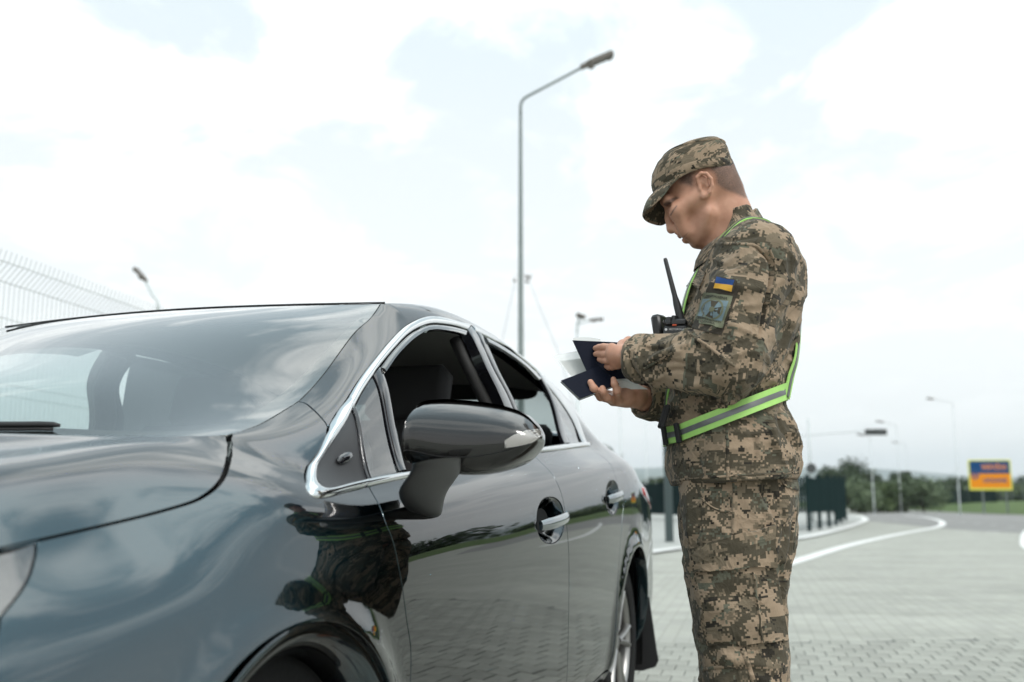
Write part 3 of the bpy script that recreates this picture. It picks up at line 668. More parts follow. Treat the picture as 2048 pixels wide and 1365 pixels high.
# ---------------------------------------------------------------- the car: one smooth body surface, cut into its panels
CAR_YAW, CAR_OX, CAR_OY = .3023, -1.1688, 1.8135
_cs, _cc = math.sin(CAR_YAW), math.cos(CAR_YAW)
NET = {   # station (metres behind the front axle) -> rows from the sill up to the centreline, (v, z) or (u, v, z)
 -.90: [(.60,.20),(.62,.28),(.62,.40),(.60,.52),(.58,.57),(.56,.61),(.53,.64),(.50,.665),(.46,.685),(.42,.70),(-.91,.35,.715),(-.93,.18,.735),(-.94,0,.74)],
 -.70: [(.80,.20),(.82,.28),(.825,.42),(.80,.56),(.78,.62),(.75,.67),(.715,.71),(.675,.745),(.612,.795),(.568,.815),(-.70,.48,.826),(-.71,.24,.845),(-.715,0,.852)],
 -.45: [(.81,.20),(.845,.28),(.865,.43),(.865,.57),(.852,.645),(.83,.705),(.795,.755),(.752,.802),(.684,.874),(.642,.897),(.54,.906),(.27,.918),(0,.924)],
 -.20: [(.81,.19),(.85,.28),(.878,.43),(.885,.59),(.876,.675),(.855,.742),(.818,.796),(.770,.843),(.688,.918),(.646,.939),(.56,.949),(.28,.963),(0,.969)],
 .0:   [(.81,.19),(.855,.27),(.885,.43),(.894,.61),(.888,.72),(.873,.785),(.842,.840),(.795,.886),(.700,.951),(.655,.971),(.59,.980),(-.1045,.30,.9885),(-.13,0,.992)],
 .13:  [(.81,.185),(.858,.265),(.888,.42),(.899,.62),(.895,.745),(.884,.803),(.855,.850),(.815,.885),(.757,.940),(.715,.973),(.125,.68,.990),(.0,.30,.992),(-.06,0,1.0)],
 .30:  [(.81,.18),(.86,.26),(.890,.42),(.902,.62),(.902,.765),(.893,.824),(.858,.868),(.807,.897),(.788,.952),(.767,1.003),(.27,.668,1.032),(.16,.30,1.078),(.11,0,1.088)],
 .50:  [(.81,.18),(.86,.26),(.890,.42),(.903,.62),(.905,.782),(.896,.840),(.858,.886),(.803,.922),(.770,1.018),(.730,1.112),(.47,.646,1.120),(.37,.30,1.172),(.33,0,1.179)],
 .75:  [(.81,.18),(.86,.26),(.890,.42),(.904,.62),(.906,.797),(.897,.856),(.857,.906),(.797,.948),(.747,1.095),(.685,1.242),(.71,.621,1.264),(.65,.30,1.301),(.62,0,1.305)],
 .95:  [(.81,.18),(.86,.26),(.890,.42),(.904,.62),(.907,.810),(.897,.869),(.857,.920),(.793,.966),(.733,1.150),(.655,1.327),(.925,.605,1.377),(.875,.30,1.3792),(.86,0,1.381)],
 1.30: [(.81,.18),(.86,.26),(.889,.42),(.903,.63),(.907,.832),(.897,.892),(.855,.945),(.785,.998),(.717,1.205),(.632,1.400),(.577,1.438),(.29,1.463),(0,1.468)],
 1.70: [(.81,.18),(.86,.26),(.888,.42),(.902,.63),(.907,.855),(.897,.916),(.853,.973),(.772,1.030),(.710,1.225),(.630,1.408),(.565,1.455),(.28,1.486),(0,1.493)],
 2.10: [(.805,.185),(.858,.27),(.886,.43),(.900,.63),(.906,.872),(.897,.936),(.852,.999),(.757,1.061),(.708,1.216),(.645,1.361),(.570,1.430),(.28,1.466),(0,1.477)],
 2.50: [(.80,.20),(.855,.29),(.885,.43),(.897,.62),(.902,.880),(.895,.948),(.850,1.022),(.740,1.092),(.715,1.185),(.672,1.280),(.590,1.365),(.29,1.405),(0,1.415)],
 2.90: [(.79,.22),(.850,.32),(.880,.45),(.890,.63),(.892,.870),(.886,.940),(.845,1.022),(.745,1.092),(.700,1.140),(.665,1.190),(.620,1.262),(.30,1.300),(0,1.310)],
 3.30: [(.76,.25),(.82,.34),(.850,.46),(.856,.63),(.852,.830),(.842,.905),(.810,.980),(.745,1.040),(.705,1.064),(.665,1.082),(.60,1.104),(.30,1.134),(0,1.144)],
 3.60: [(.70,.25),(.76,.34),(.785,.46),(.79,.63),(.785,.800),(.775,.870),(.748,.940),(.70,.998),(.66,1.025),(.62,1.043),(.56,1.062),(.28,1.088),(0,1.096)],
 3.74: [(.60,.26),(.65,.34),(.67,.46),(.675,.63),(.67,.78),(.66,.84),(.64,.90),(.60,.95),(.57,.972),(.53,.988),(.48,1.002),(.24,1.022),(0,1.028)],
}
_ST = np.array(sorted(NET)); NR = 13
_NP = np.array([[(s, *q) if len(q) == 2 else q for q in NET[s]] for s in _ST], float)      # (n,13,3) as (u,v,z)
for _i, _s in enumerate(_ST):            # the waist stands a little further out than first drawn
    if -.01 <= _s <= 2.95:
        _NP[_i, 7, 1] += .030; _NP[_i, 6, 1] += .014; _NP[_i, 8, 1] += .012
_NP[:, 11] = _NP[:, 12] + (_NP[:, 11] - _NP[:, 12]) * np.array([1.96, 1.4, 1.96])
_B_M = np.array([0, .10, .26, .46, .67, .74, .82, .91, 1.10, 1.32, 1.43, 1.62, 2.03])     # rough metres along the girth
def _row_curve(idx_rows, lo, hi):
    m = (_ST >= lo - 1e-6) & (_ST <= hi + 1e-6)
    x = _ST[m]; Y = _NP[m][:, idx_rows]
    return x, Y, spline_coef(x, Y)
_seg_side = _row_curve(slice(0, 10), -9, 9)
_seg_top = [_row_curve(slice(10, 13), -9, .13), _row_curve(slice(10, 13), .13, .95), _row_curve(slice(10, 13), .95, 9)]
def net_rows(U):
    out = np.zeros((len(U), NR, 3))
    out[:, :10] = spline_eval(*_seg_side, U)
    for k, (lo, hi) in enumerate(((-9, .13), (.13, .95), (.95, 9))):
        m = (U >= lo) & (U < hi)
        if m.any(): out[m, 10:] = spline_eval(*_seg_top[k], U[m])
    return out
def surf(U, b):
    """(U, row) -> points in the car's own axes (x back, y to its right, z up)"""
    U = np.atleast_1d(np.asarray(U, float)); b = np.atleast_1d(np.asarray(b, float))
    res = np.zeros((len(U), 3))
    for s in range(0, len(U), 8000):
        u = U[s:s + 8000]; bb = np.clip(b[s:s + 8000], 0, 12.9)
        Rw = net_rows(u)
        gh = Rw[:, [11, 10]] * np.array([1, -1, 1])
        Rw = np.concatenate([Rw, gh], 1); n = 15
        d = np.maximum(np.linalg.norm(np.diff(Rw[:, :, 1:], axis=1), axis=2), 1e-4) ** .8
        k = np.concatenate([np.zeros((len(u), 1)), np.cumsum(d, 1)], 1); h = np.diff(k, axis=1)
        A = np.zeros((len(u), n, n)); Bv = np.zeros((len(u), n, 3))
        A[:, 0, 0] = A[:, -1, -1] = 1
        for i in range(1, n - 1):
            A[:, i, i - 1] = h[:, i - 1]; A[:, i, i] = 2 * (h[:, i - 1] + h[:, i]); A[:, i, i + 1] = h[:, i]
            Bv[:, i] = 6 * ((Rw[:, i + 1] - Rw[:, i]) / h[:, i, None] - (Rw[:, i] - Rw[:, i - 1]) / h[:, i - 1, None])
        M = np.linalg.solve(A, Bv)
        j = np.clip(bb.astype(int), 0, n - 2); f = (bb - j)[:, None]; r = np.arange(len(u))
        hh = h[r, j][:, None]; a = 1 - f
        p = a * Rw[r, j] + f * Rw[r, j + 1] + ((a ** 3 - a) * M[r, j] + (f ** 3 - f) * M[r, j + 1]) * hh * hh / 6
        mt = (bb > 10) & (u >= -.10)       # glass and roof arch over by themselves, from edge to edge
        if mt.any():
            R5 = Rw[mt][:, 10:15].copy(); R5[:, 3:, 1] *= 1
            d5 = np.maximum(np.linalg.norm(np.diff(R5[:, :, 1:], axis=1), axis=2), 1e-4); k5 = np.concatenate([np.zeros((len(R5), 1)), np.cumsum(d5, 1)], 1); h5 = np.diff(k5, axis=1)
            A5 = np.zeros((len(R5), 5, 5)); B5 = np.zeros((len(R5), 5, 3)); A5[:, 0, 0] = A5[:, -1, -1] = 1
            for i in range(1, 4):
                A5[:, i, i - 1] = h5[:, i - 1]; A5[:, i, i] = 2 * (h5[:, i - 1] + h5[:, i]); A5[:, i, i + 1] = h5[:, i]
                B5[:, i] = 6 * ((R5[:, i + 1] - R5[:, i]) / h5[:, i, None] - (R5[:, i] - R5[:, i - 1]) / h5[:, i - 1, None])
            M5 = np.linalg.solve(A5, B5); j5 = np.clip(bb[mt].astype(int) - 10, 0, 3); f5 = (bb[mt] - 10 - j5)[:, None]; r5 = np.arange(len(R5)); q5 = h5[r5, j5][:, None]; a5 = 1 - f5
            w5 = np.clip((u[mt] + .10) / .23, 0, 1)[:, None]; w5 = w5 * w5 * (3 - 2 * w5)
            p[mt] = p[mt] * (1 - w5) + w5 * (a5 * R5[r5, j5] + f5 * R5[r5, j5 + 1] + ((a5 ** 3 - a5) * M5[r5, j5] + (f5 ** 3 - f5) * M5[r5, j5 + 1]) * q5 * q5 / 6)
        for uc in (0.0, 2.7):     # flared lips round the wheel openings
            rr = np.hypot(p[:, 0] - uc, p[:, 2] - .33)
            p[:, 1] += .016 * np.exp(-((rr - .372) / .040) ** 2) * (p[:, 1] > .55) * np.clip((p[:, 2] - .2) / .1, 0, 1)
        res[s:s + 8000] = p
    res[:, 1] *= -1
    return res
def surf_n(U, b):
    e = 2e-3
    U = np.asarray(U, float); b = np.asarray(b, float)
    bl = np.clip(b - e * 4, 0, 12.9); bh = np.clip(b + e * 4, 0, 12.9); ed = (U >= .13)
    bl = np.where(ed & (b >= 10.001) & (bl < 10.001), 10.001, bl)
    ul, uh = U - e, U + e
    for br in (.13, .95):                       # do not average across the cowl and header seams
        top = b > 9.5
        ul = np.where(top & (U >= br) & (ul < br), br, ul); uh = np.where(top & (U < br) & (uh >= br), br - 1e-7, uh)
    dU = surf(uh, b) - surf(ul, b); db = surf(U, bh) - surf(U, bl)
    n = np.cross(dU, db)
    return n / np.maximum(np.linalg.norm(n, axis=1, keepdims=True), 1e-9)
def car2w(p):
    p = np.asarray(p, float)
    return np.stack([CAR_OX + p[..., 0] * _cs - p[..., 1] * _cc, CAR_OY + p[..., 0] * _cc + p[..., 1] * _cs, p[..., 2]], -1)
_gU, _gB = np.meshgrid(np.linspace(-.9, 3.7, 260), np.linspace(.2, 11.9, 150), indexing='ij')
_gU = _gU.ravel(); _gB = _gB.ravel(); _gP = surf(_gU, _gB)
_gpx = to_px(car2w(_gP))
_gn = surf_n(_gU, _gB); _camc = np.array([-1.3833, -1.6557, .8764])
_gfront = ((_camc - _gP) * _gn).sum(1) > 0
def P(x, y, guess=None):
    """the spot of the body surface that the photograph shows at this pixel"""
    d = np.hypot(_gpx[:, 0] - x, _gpx[:, 1] - y) + np.where(_gfront, 0, 40)
    if guess is not None: d = d + 60 * np.hypot(_gU - guess[0], (_gB - guess[1]) * .2)
    i = int(np.argmin(d)); q = np.array([_gU[i], _gB[i]])
    for _ in range(12):
        e = 1e-3
        w = to_px(car2w(surf(np.array([q[0], q[0] + e, q[0]]), np.array([q[1], q[1], q[1] + e]))))
        J = np.stack([(w[1] - w[0]) / e, (w[2] - w[0]) / e], 1); r = np.array([x, y]) - w[0]
        st = np.linalg.lstsq(J.T @ J + 4.0 * np.eye(2), J.T @ r, rcond=None)[0]
        q = q + np.clip(st, -.15, .15); q[1] = min(max(q[1], 0), 12); q[0] = min(max(q[0], -.95), 3.8)
    return (float(q[0]), float(q[1]))
def S(U, b): return (float(U), float(b))
def bm_(b): return np.interp(b, np.arange(13), _B_M)
def mb_(m): return np.interp(m, _B_M, np.arange(13))
def curve2(*segs, step=.012):
    """segments of (U,b) points -> one polyline in (U, metres); corners stay sharp where segments meet"""
    out = []
    for sg in segs:
        q = np.array([(a, bm_(b)) for a, b in sg])
        s = smooth_poly(q, 10) if len(q) > 2 else q
        L = np.concatenate([[0], np.cumsum(np.linalg.norm(np.diff(s, axis=0), axis=1))])
        n = max(2, int(L[-1] / step) + 1); t = np.linspace(0, L[-1], n)
        s = np.stack([np.interp(t, L, s[:, 0]), np.interp(t, L, s[:, 1])], 1)
        out.append(s if not out else (s[1:] if np.allclose(s[0], out[-1][-1], atol=1e-6) else s))
    return np.vstack(out)
def closed(pl):
    pl = pl[:-1] if np.allclose(pl[0], pl[-1], atol=1e-5) else pl
    keep = [0]
    for i in range(1, len(pl)):
        if np.linalg.norm(pl[i] - pl[keep[-1]]) > 2e-3: keep.append(i)
    pl = pl[keep]
    if np.linalg.norm(pl[0] - pl[-1]) < 2e-3: pl = pl[:-1]
    x, y = pl[:, 0], pl[:, 1]
    if (x * np.roll(y, -1) - np.roll(x, -1) * y).sum() < 0: pl = pl[::-1]
    return pl
def inset(pl, d):
    a = pl - np.roll(pl, 1, 0); b = np.roll(pl, -1, 0) - pl
    a /= np.linalg.norm(a, axis=1, keepdims=True) + 1e-9; b /= np.linalg.norm(b, axis=1, keepdims=True) + 1e-9
    na = np.stack([-a[:, 1], a[:, 0]], 1); nb = np.stack([-b[:, 1], b[:, 0]], 1)
    m = na + nb; m /= np.maximum((m * na).sum(1, keepdims=True), .5) if False else np.maximum(np.linalg.norm(m, axis=1, keepdims=True), 1e-6)
    k = np.clip(1 / np.maximum((m * na).sum(1), .5), 1, 2)
    return pl + m * d * k[:, None]
def in_poly(pts, pl):
    x, y = pts[:, 0][:, None], pts[:, 1][:, None]
    x0, y0 = pl[:, 0][None], pl[:, 1][None]; x1, y1 = np.roll(pl[:, 0], -1)[None], np.roll(pl[:, 1], -1)[None]
    c = ((y0 > y) != (y1 > y)) & (x < (x1 - x0) * (y - y0) / (y1 - y0 + 1e-12) + x0)
    return c.sum(1) % 2 == 1
def panel(name, outline, mat_, parent, holes=(), gap=.002, flange=.012, step=.024, off=0.0, hole_flange=None, both=True, whole=False):
    """a sheet of body surface inside outline (U, metres), with turned-in edges; built for the near side and mirrored"""
    rings = []
    for k_, r_ in enumerate([outline] + list(holes)):
        c_ = closed(r_); q_ = inset(c_, gap if k_ == 0 else -gap)
        if whole: q_[:, 1] = np.where(c_[:, 1] > _B_M[12] - 2e-3, _B_M[12], q_[:, 1])
        rings.append(q_ if k_ == 0 else q_[::-1])
    bp = np.vstack(rings)
    lo, hi = bp.min(0), bp.max(0)
    gx, gy = np.meshgrid(np.arange(lo[0] + step * .4, hi[0], step), np.arange(lo[1] + step * .4, hi[1], step), indexing='ij')
    g = np.stack([gx.ravel(), gy.ravel()], 1)
    m = in_poly(g, rings[0])
    for r_ in rings[1:]: m &= ~in_poly(g, r_)
    g = g[m]
    if len(g):
        dmin = np.full(len(g), 9.0)
        for s in range(0, len(bp), 200):
            dmin = np.minimum(dmin, np.linalg.norm(g[:, None] - bp[None, s:s + 200], axis=2).min(1))
        g = g[dmin > step * .45]
    pts = np.vstack([bp, g]); ed = []; o = 0
    for r_ in rings:
        n = len(r_); ed += [(o + i, o + (i + 1) % n) for i in range(n)]; o += n
    res = geometry.delaunay_2d_cdt([Vector(q) for q in pts], ed, [], 0, 1e-6)
    v2 = np.array([(q[0], q[1]) for q in res[0]]); tri = np.array([f for f in res[2] if len(f) == 3])
    cen = v2[tri].mean(1); k = in_poly(cen, rings[0])
    for r_ in rings[1:]: k &= ~in_poly(cen, r_)
    tri = tri[k]
    U, b = v2[:, 0], mb_(v2[:, 1])
    Pt = surf(U, b); N = surf_n(U, b)
    Pt = Pt + N * off
    V = [Pt]; NN = [N]; F = [list(t) for t in tri]; nb = len(Pt)
    # turned-in edges
    for ri, r_ in enumerate(rings):
        fl = flange if ri == 0 else (hole_flange if hole_flange is not None else flange)
        if fl <= 0: continue
        p0 = surf(r_[:, 0], mb_(r_[:, 1])); n0 = surf_n(r_[:, 0], mb_(r_[:, 1])); p0 = p0 + n0 * off
        tg = np.roll(p0, -1, 0) - np.roll(p0, 1, 0); tg /= np.linalg.norm(tg, axis=1, keepdims=True) + 1e-9
        outw = np.cross(tg, n0)
        prof = [(0, 0), (.0007, .0009), (.0009, .004), (.0009, fl)]
        rows = []
        for (ox_, dz_) in prof:
            V.append(p0 + outw * ox_ - n0 * dz_); rows.append(nb); nb += len(p0)
        NN += [n0 * .8 + outw * .6, n0 * .3 + outw * .9, outw, outw]
        n = len(r_)
        mid = r_[:, 1] > _B_M[12] - 1e-6
        for a_, b_ in zip(rows[:-1], rows[1:]):
            F += [[a_ + i, b_ + i, b_ + (i + 1) % n, a_ + (i + 1) % n] for i in range(n) if not (whole and mid[i] and mid[(i + 1) % n])]
    V = np.vstack(V); NN = np.vstack(NN); NN /= np.linalg.norm(NN, axis=1, keepdims=True)
    out = []
    if whole:
        F = F + [[i + len(V) for i in f[::-1]] for f in F]
        V = np.vstack([V, V * np.array([1, -1, 1])]); NN = np.vstack([NN, NN * np.array([1, -1, 1])])
    for sgn in ((1, -1) if both and not whole else (1,)):
        VV = V * np.array([1, sgn, 1]); Nn = NN * np.array([1, sgn, 1])
        FF = F if sgn == 1 else [f[::-1] for f in F]
        out.append(np_mesh(name, VV, FF, mat_, parent, normals=Nn))
    return out
def ribbon(name, A, B, mat_, parent, h=.006, base=0.0, n=8, both=True, shape=None, depth=.012):
    """a raised strip lying on the body between two curves (U, metres)"""
    m = max(len(A), len(B), 6)
    def rs(c):
        L = np.concatenate([[0], np.cumsum(np.linalg.norm(np.diff(c, axis=0), axis=1))]); t = np.linspace(0, L[-1], m)
        return np.stack([np.interp(t, L, c[:, 0]), np.interp(t, L, c[:, 1])], 1)
    A, B = rs(A), rs(B)
    prof = [(0.0, -depth), (0.0, 0.0)] + [(t, None) for t in np.linspace(.06, .94, n)] + [(1.0, 0.0), (1.0, -depth)]
    rows = []
    for t, hh in prof:
        q = A * (1 - t) + B * t; bb = mb_(q[:, 1])
        p = surf(q[:, 0], bb); nn = surf_n(q[:, 0], bb)
        z = (h * (math.sin(math.pi * t) ** .55) if shape is None else h * shape(t)) if hh is None else hh
        rows.append(p + nn * (z + base))
    V = np.vstack(rows); F = []
    for a in range(len(rows) - 1):
        F += [[a * m + i, a * m + i + 1, (a + 1) * m + i + 1, (a + 1) * m + i] for i in range(m - 1)]
    k = len(rows)
    F += [[a * m for a in range(k)], [a * m + m - 1 for a in range(k)][::-1]]
    # face the strip outward
    i0 = F[(k // 2) * (m - 1)]; fn = np.cross(V[i0[1]] - V[i0[0]], V[i0[2]] - V[i0[0]])
    q = (A[0] + B[0]) / 2; on = surf_n(np.array([q[0]]), mb_(np.array([q[1]])))[0]
    if np.dot(fn, on) < 0: F = [f[::-1] for f in F]
    for sgn in ((1, -1) if both else (1,)):
        FF = F if sgn == 1 else [f[::-1] for f in F]
        o = np_mesh(name, V * np.array([1, sgn, 1]), FF, mat_, parent)
        o.data.set_sharp_from_angle(angle=R(50))
    return o

# ---- materials of the car
def paint_mat():
    m, nt, b = mat_new('car_paint')
    b.inputs['Base Color'].default_value = (.010, .036, .048, 1)
    b.inputs['Roughness'].default_value = .22; b.inputs['Metallic'].default_value = 1; b.inputs['Specular Tint'].default_value = (.12, .14, .15, 1)
    b.inputs['Coat Weight'].default_value = 1; b.inputs['Coat IOR'].default_value = 1.80
    tc = nt.nodes.new('ShaderNodeTexCoord'); n = nt.nodes.new('ShaderNodeTexNoise'); n.inputs['Scale'].default_value = 9; n.inputs['Detail'].default_value = 9
    n.inputs['Roughness'].default_value = .75
    nt.links.new(tc.outputs['Object'], n.inputs['Vector'])
    mr = nt.nodes.new('ShaderNodeMapRange'); mr.inputs['From Min'].default_value = .35; mr.inputs['From Max'].default_value = .8
    mr.inputs['To Min'].default_value = .012; mr.inputs['To Max'].default_value = .05
    nt.links.new(n.outputs['Fac'], mr.inputs['Value']); nt.links.new(mr.outputs[0], b.inputs['Coat Roughness'])
    # road dust: fine pale specks lying on the lacquer
    v = nt.nodes.new('ShaderNodeTexVoronoi'); v.inputs['Scale'].default_value = 130
    nt.links.new(tc.outputs['Object'], v.inputs['Vector'])
    n2 = nt.nodes.new('ShaderNodeTexNoise'); n2.inputs['Scale'].default_value = 14; n2.inputs['Detail'].default_value = 4
    nt.links.new(tc.outputs['Object'], n2.inputs['Vector'])
    md = nt.nodes.new('ShaderNodeMath'); md.operation = 'MULTIPLY_ADD'; md.inputs[1].default_value = .20; md.inputs[2].default_value = -.035
    nt.links.new(n2.outputs['Fac'], md.inputs[0])
    lt = nt.nodes.new('ShaderNodeMath'); lt.operation = 'LESS_THAN'; nt.links.new(v.outputs['Distance'], lt.inputs[0]); nt.links.new(md.outputs[0], lt.inputs[1])
    ml = nt.nodes.new('ShaderNodeMath'); ml.operation = 'MULTIPLY'; ml.inputs[1].default_value = .5; nt.links.new(lt.outputs[0], ml.inputs[0])
    mx = nt.nodes.new('ShaderNodeMix'); mx.data_type = 'RGBA'; mx.inputs['A'].default_value = (.010, .036, .048, 1); mx.inputs['B'].default_value = (.09, .088, .08, 1)
    nt.links.new(ml.outputs[0], mx.inputs['Factor']); nt.links.new(mx.outputs['Result'], b.inputs['Base Color'])
    return m
def glass_mat(name, tint, rough=0.0, refl=1.0, ior=1.52):
    """thin pane: see-through with Fresnel reflection, tint absorbs"""
    m = bpy.data.materials.new(name); m.use_nodes = True; nt = m.node_tree; nt.nodes.clear()
    o = nt.nodes.new('ShaderNodeOutputMaterial'); t = nt.nodes.new('ShaderNodeBsdfTransparent'); t.inputs[0].default_value = (*tint, 1)
    g = nt.nodes.new('ShaderNodeBsdfGlossy'); g.inputs['Roughness'].default_value = rough; g.inputs[0].default_value = (refl, refl, refl, 1)
    geo = nt.nodes.new('ShaderNodeNewGeometry')
    def mt(op, x, y=None):
        n = nt.nodes.new('ShaderNodeMath'); n.operation = op
        for i, v in enumerate((x, y)):
            if v is None: continue
            if isinstance(v, (int, float)): n.inputs[i].default_value = v
            else: nt.links.new(v, n.inputs[i])
        return n.outputs[0]
    dt = nt.nodes.new('ShaderNodeVectorMath'); dt.operation = 'DOT_PRODUCT'; nt.links.new(geo.outputs['Incoming'], dt.inputs[0]); nt.links.new(geo.outputs['Normal'], dt.inputs[1])
    f0 = ((ior - 1) / (ior + 1)) ** 2
    sch = mt('ADD', mt('MULTIPLY', mt('POWER', mt('SUBTRACT', 1.0, mt('ABSOLUTE', dt.outputs['Value'])), 5.0), 1 - f0), f0)
    # two faces of one pane: R = 2r / (1 + r)
    mu = nt.nodes.new('ShaderNodeMath'); mu.operation = 'DIVIDE'; mu.use_clamp = True
    nt.links.new(mt('MULTIPLY', sch, 2.0), mu.inputs[0]); nt.links.new(mt('ADD', sch, 1.0), mu.inputs[1])
    mx = nt.nodes.new('ShaderNodeMixShader')
    nt.links.new(mu.outputs[0], mx.inputs[0]); nt.links.new(t.outputs[0], mx.inputs[1]); nt.links.new(g.outputs[0], mx.inputs[2]); nt.links.new(mx.outputs[0], o.inputs[0])
    return m
M_PAINT = paint_mat()
M_CHROME = mat('chrome', (.66, .67, .67), rough=.07, metal=1)
M_HANDLE = mat('handle_metal', (.34, .36, .37), rough=.16, metal=1)
M_RUBBER = mat('rubber', (.012, .012, .013), rough=.55, var=.2)
M_BLACKPL = mat('black_plastic', (.022, .022, .024), rough=.42, bump=.05, bscale=900)
M_GLOSSBLK = mat('gloss_black', (.008, .008, .010), rough=.08, coat=.6)
M_TRIMDK = mat('dark_trim', (.014, .013, .013), rough=.7)
M_SEAT = mat('seat_cloth', (.030, .028, .030), rough=.9, bump=.2, bscale=500)
M_LINER = mat('head_lining', (.30, .29, .27), rough=.95)
M_GLASS = glass_mat('clear_glass', (.80, .86, .84))
M_TINT = glass_mat('tinted_glass', (.22, .26, .26))
M_WS = glass_mat('windscreen_glass', (.64, .72, .70), ior=1.78)
M_FRIT = mat('windscreen_band', (.038, .032, .026), rough=.7, spec=.2)
M_TYRE = mat('tyre_rubber', (.009, .009, .009), spec=.2, rough=.85, bump=.15, bscale=120, var=.25)
M_ALLOY = mat('alloy_silver', (.30, .295, .285), rough=.36, metal=.9)
M_UNDER = mat('underbody', (.006, .006, .006), rough=.9)
M_LENS = glass_mat('lamp_lens', (.93, .95, .95), ior=1.8)
M_REDLENS = mat('red_lamp_lens', (.42, .012, .012), rough=.08, coat=1)

car = empty('parked_car', (CAR_OX, CAR_OY, 0), math.pi / 2 - CAR_YAW, 'glossy dark blue-grey saloon car with its driver window open beside the soldier', 'car')

# ---- outlines, traced where the photograph shows them
HOOD_SEAM = [P(*q) for q in smooth_poly([(462, 874), (463, 905), (458, 932), (450, 955), (434, 976), (410, 994), (380, 1008), (300, 1031), (200, 1055), (100, 1078), (0, 1101)], 3)]
_hs = HOOD_SEAM
_hs_nose = [HOOD_SEAM[-1], S(-.60, 7.1), S(-.80, 7.6)]
WS_EDGE = [P(462, 868, (.13, 10)), P(500, 857), P(540, 838), P(570, 820), P(600, 800), P(650, 745), P(710, 665), P(745, 632), P(775, 608)]
CHROME_OUT = [P(610, 960), P(628, 916), P(653, 868), P(672, 828), P(697, 793), P(740, 731), P(775, 688), P(802, 660), P(828, 643), P(849, 635), P(867, 633), P(893, 637),
              P(916, 644), P(942, 651), P(969, 666), P(1021, 701), P(1060, 732), P(1114, 780), P(1142, 815), P(1160, 848), P(1176, 888)]
BELT_LOW = [P(622, 990), P(640, 997), P(690, 986), P(738, 973), P(815, 956), P(900, 939), P(1075, 906), P(1178, 893)]
DOOR_LEAD = [P(738, 973), P(765, 1030), P(790, 1100), P(812, 1230), P(822, 1330)]
DOOR_SPLIT = [P(1066, 908), P(1095, 938), P(1118, 975), P(1132, 1040), P(1138, 1130), P(1135, 1330)]
print('outline check', [tuple(round(c, 2) for c in q) for q in (HOOD_SEAM[0], HOOD_SEAM[-1], WS_EDGE[0], WS_EDGE[4], WS_EDGE[-1], CHROME_OUT[0], CHROME_OUT[9], CHROME_OUT[-1], BELT_LOW[0], BELT_LOW[-1], DOOR_LEAD[-1], DOOR_SPLIT[-1])])
def arch(uc, a0, a1, r=.37, n=28):
    """points of the wheel opening as (U,b): solved on the surface"""
    out = []
    for t in np.linspace(a0, a1, n):
        u = uc + r * math.cos(R(t)); z = .33 + r * math.sin(R(t))
        bs = np.linspace(.05, 6.5, 120); q = surf(np.full(120, u), bs)[:, 2]
        out.append(S(u, float(np.interp(z, q, bs))))
    return out
# ---------------------------------------------------------------- car panels
SEAM_A = [P(595, 803), P(611, 807), P(626, 819), P(641, 834), P(656, 855)]
k_co = lambda x0, x1: [q for q, x in zip(CHROME_OUT, (610, 628, 653, 672, 697, 740, 775, 802, 828, 849, 867, 893, 916, 942, 969, 1021, 1060, 1114, 1142, 1160, 1176)) if x0 <= x <= x1]
NOSE = [HOOD_SEAM[-1], S(-.60, 7.25), S(-.80, 7.6)]
DITCH = [WS_EDGE[-1], S(1.2, 10.02), S(1.7, 10.03), S(2.2, 10.03), S(2.50, 10.03)]
REARGL = [S(2.50, 10.03), S(2.7, 10.03), S(2.9, 10.03), S(3.08, 10.03)]
LAMP_E = [P(73, 1084), P(71, 1112), P(60, 1150), P(40, 1186), P(0, 1236)]
DOOR_REAR = [P(1178, 893), P(1205, 914), P(1228, 945), P(1240, 990), S(2.47, 4.2), S(2.38, 3.3), S(2.318, 2.2), S(2.30, 1.05)]
hood = panel('bonnet', curve2(HOOD_SEAM, NOSE, [S(-.80, 7.6), S(-.85, 9), S(-.87, 12)], [S(-.87, 12), S(.118, 12)], [S(.118, 12), S(.118, 10.5), HOOD_SEAM[0]]), M_PAINT, car, whole=True, gap=.0075, flange=.025)
panel('fender', curve2(HOOD_SEAM[:], [HOOD_SEAM[-1], LAMP_E[0]], LAMP_E, [LAMP_E[-1], S(-.52, 4.6), S(-.50, 3.2), S(-.44, 2.2), arch(0, 172, 171, n=2)[0]], arch(0, 172, -8), [arch(0, -8, -9, n=2)[0], S(.405, 1.05)],
      [S(.405, 1.05), S(.41, 1.9)] + DOOR_LEAD[::-1], BELT_LOW[3::-1], [BELT_LOW[0]] + CHROME_OUT[:3] + [SEAM_A[-1]], SEAM_A[::-1], WS_EDGE[4::-1] + [HOOD_SEAM[0]]), M_PAINT, car, gap=.0018, flange=.05)
body_out = curve2(SEAM_A, [SEAM_A[-1]] + k_co(660, 1180) + [DOOR_REAR[0]], DOOR_REAR, [S(2.30, 1.05), arch(2.7, 190, 189, n=2)[0]], arch(2.7, 190, -8),
                  [arch(2.7, -8, -9, n=2)[0], S(3.12, 1.6), S(3.18, 3.0)], [S(3.18, 3.0), S(3.5, 3.4), S(3.73, 3.5)], [S(3.73, 3.5), S(3.73, 9.8)], [S(3.73, 9.8), S(3.3, 10.0), REARGL[-1]], REARGL[::-1], DITCH[::-1], WS_EDGE[:3:-1])
panel('body_side', body_out, M_PAINT, car, gap=.0018, flange=.045)
panel('pillar_trim', body_out, M_TRIMDK, car, gap=.012, flange=0, off=-.045, step=.05)
panel('roof', curve2(DITCH, [DITCH[-1], S(2.52, 12)], [S(2.52, 12), S(.953, 12)], [S(.953, 12), S(.953, 11), DITCH[0]]), M_PAINT, car, whole=True, gap=.004, flange=.02)
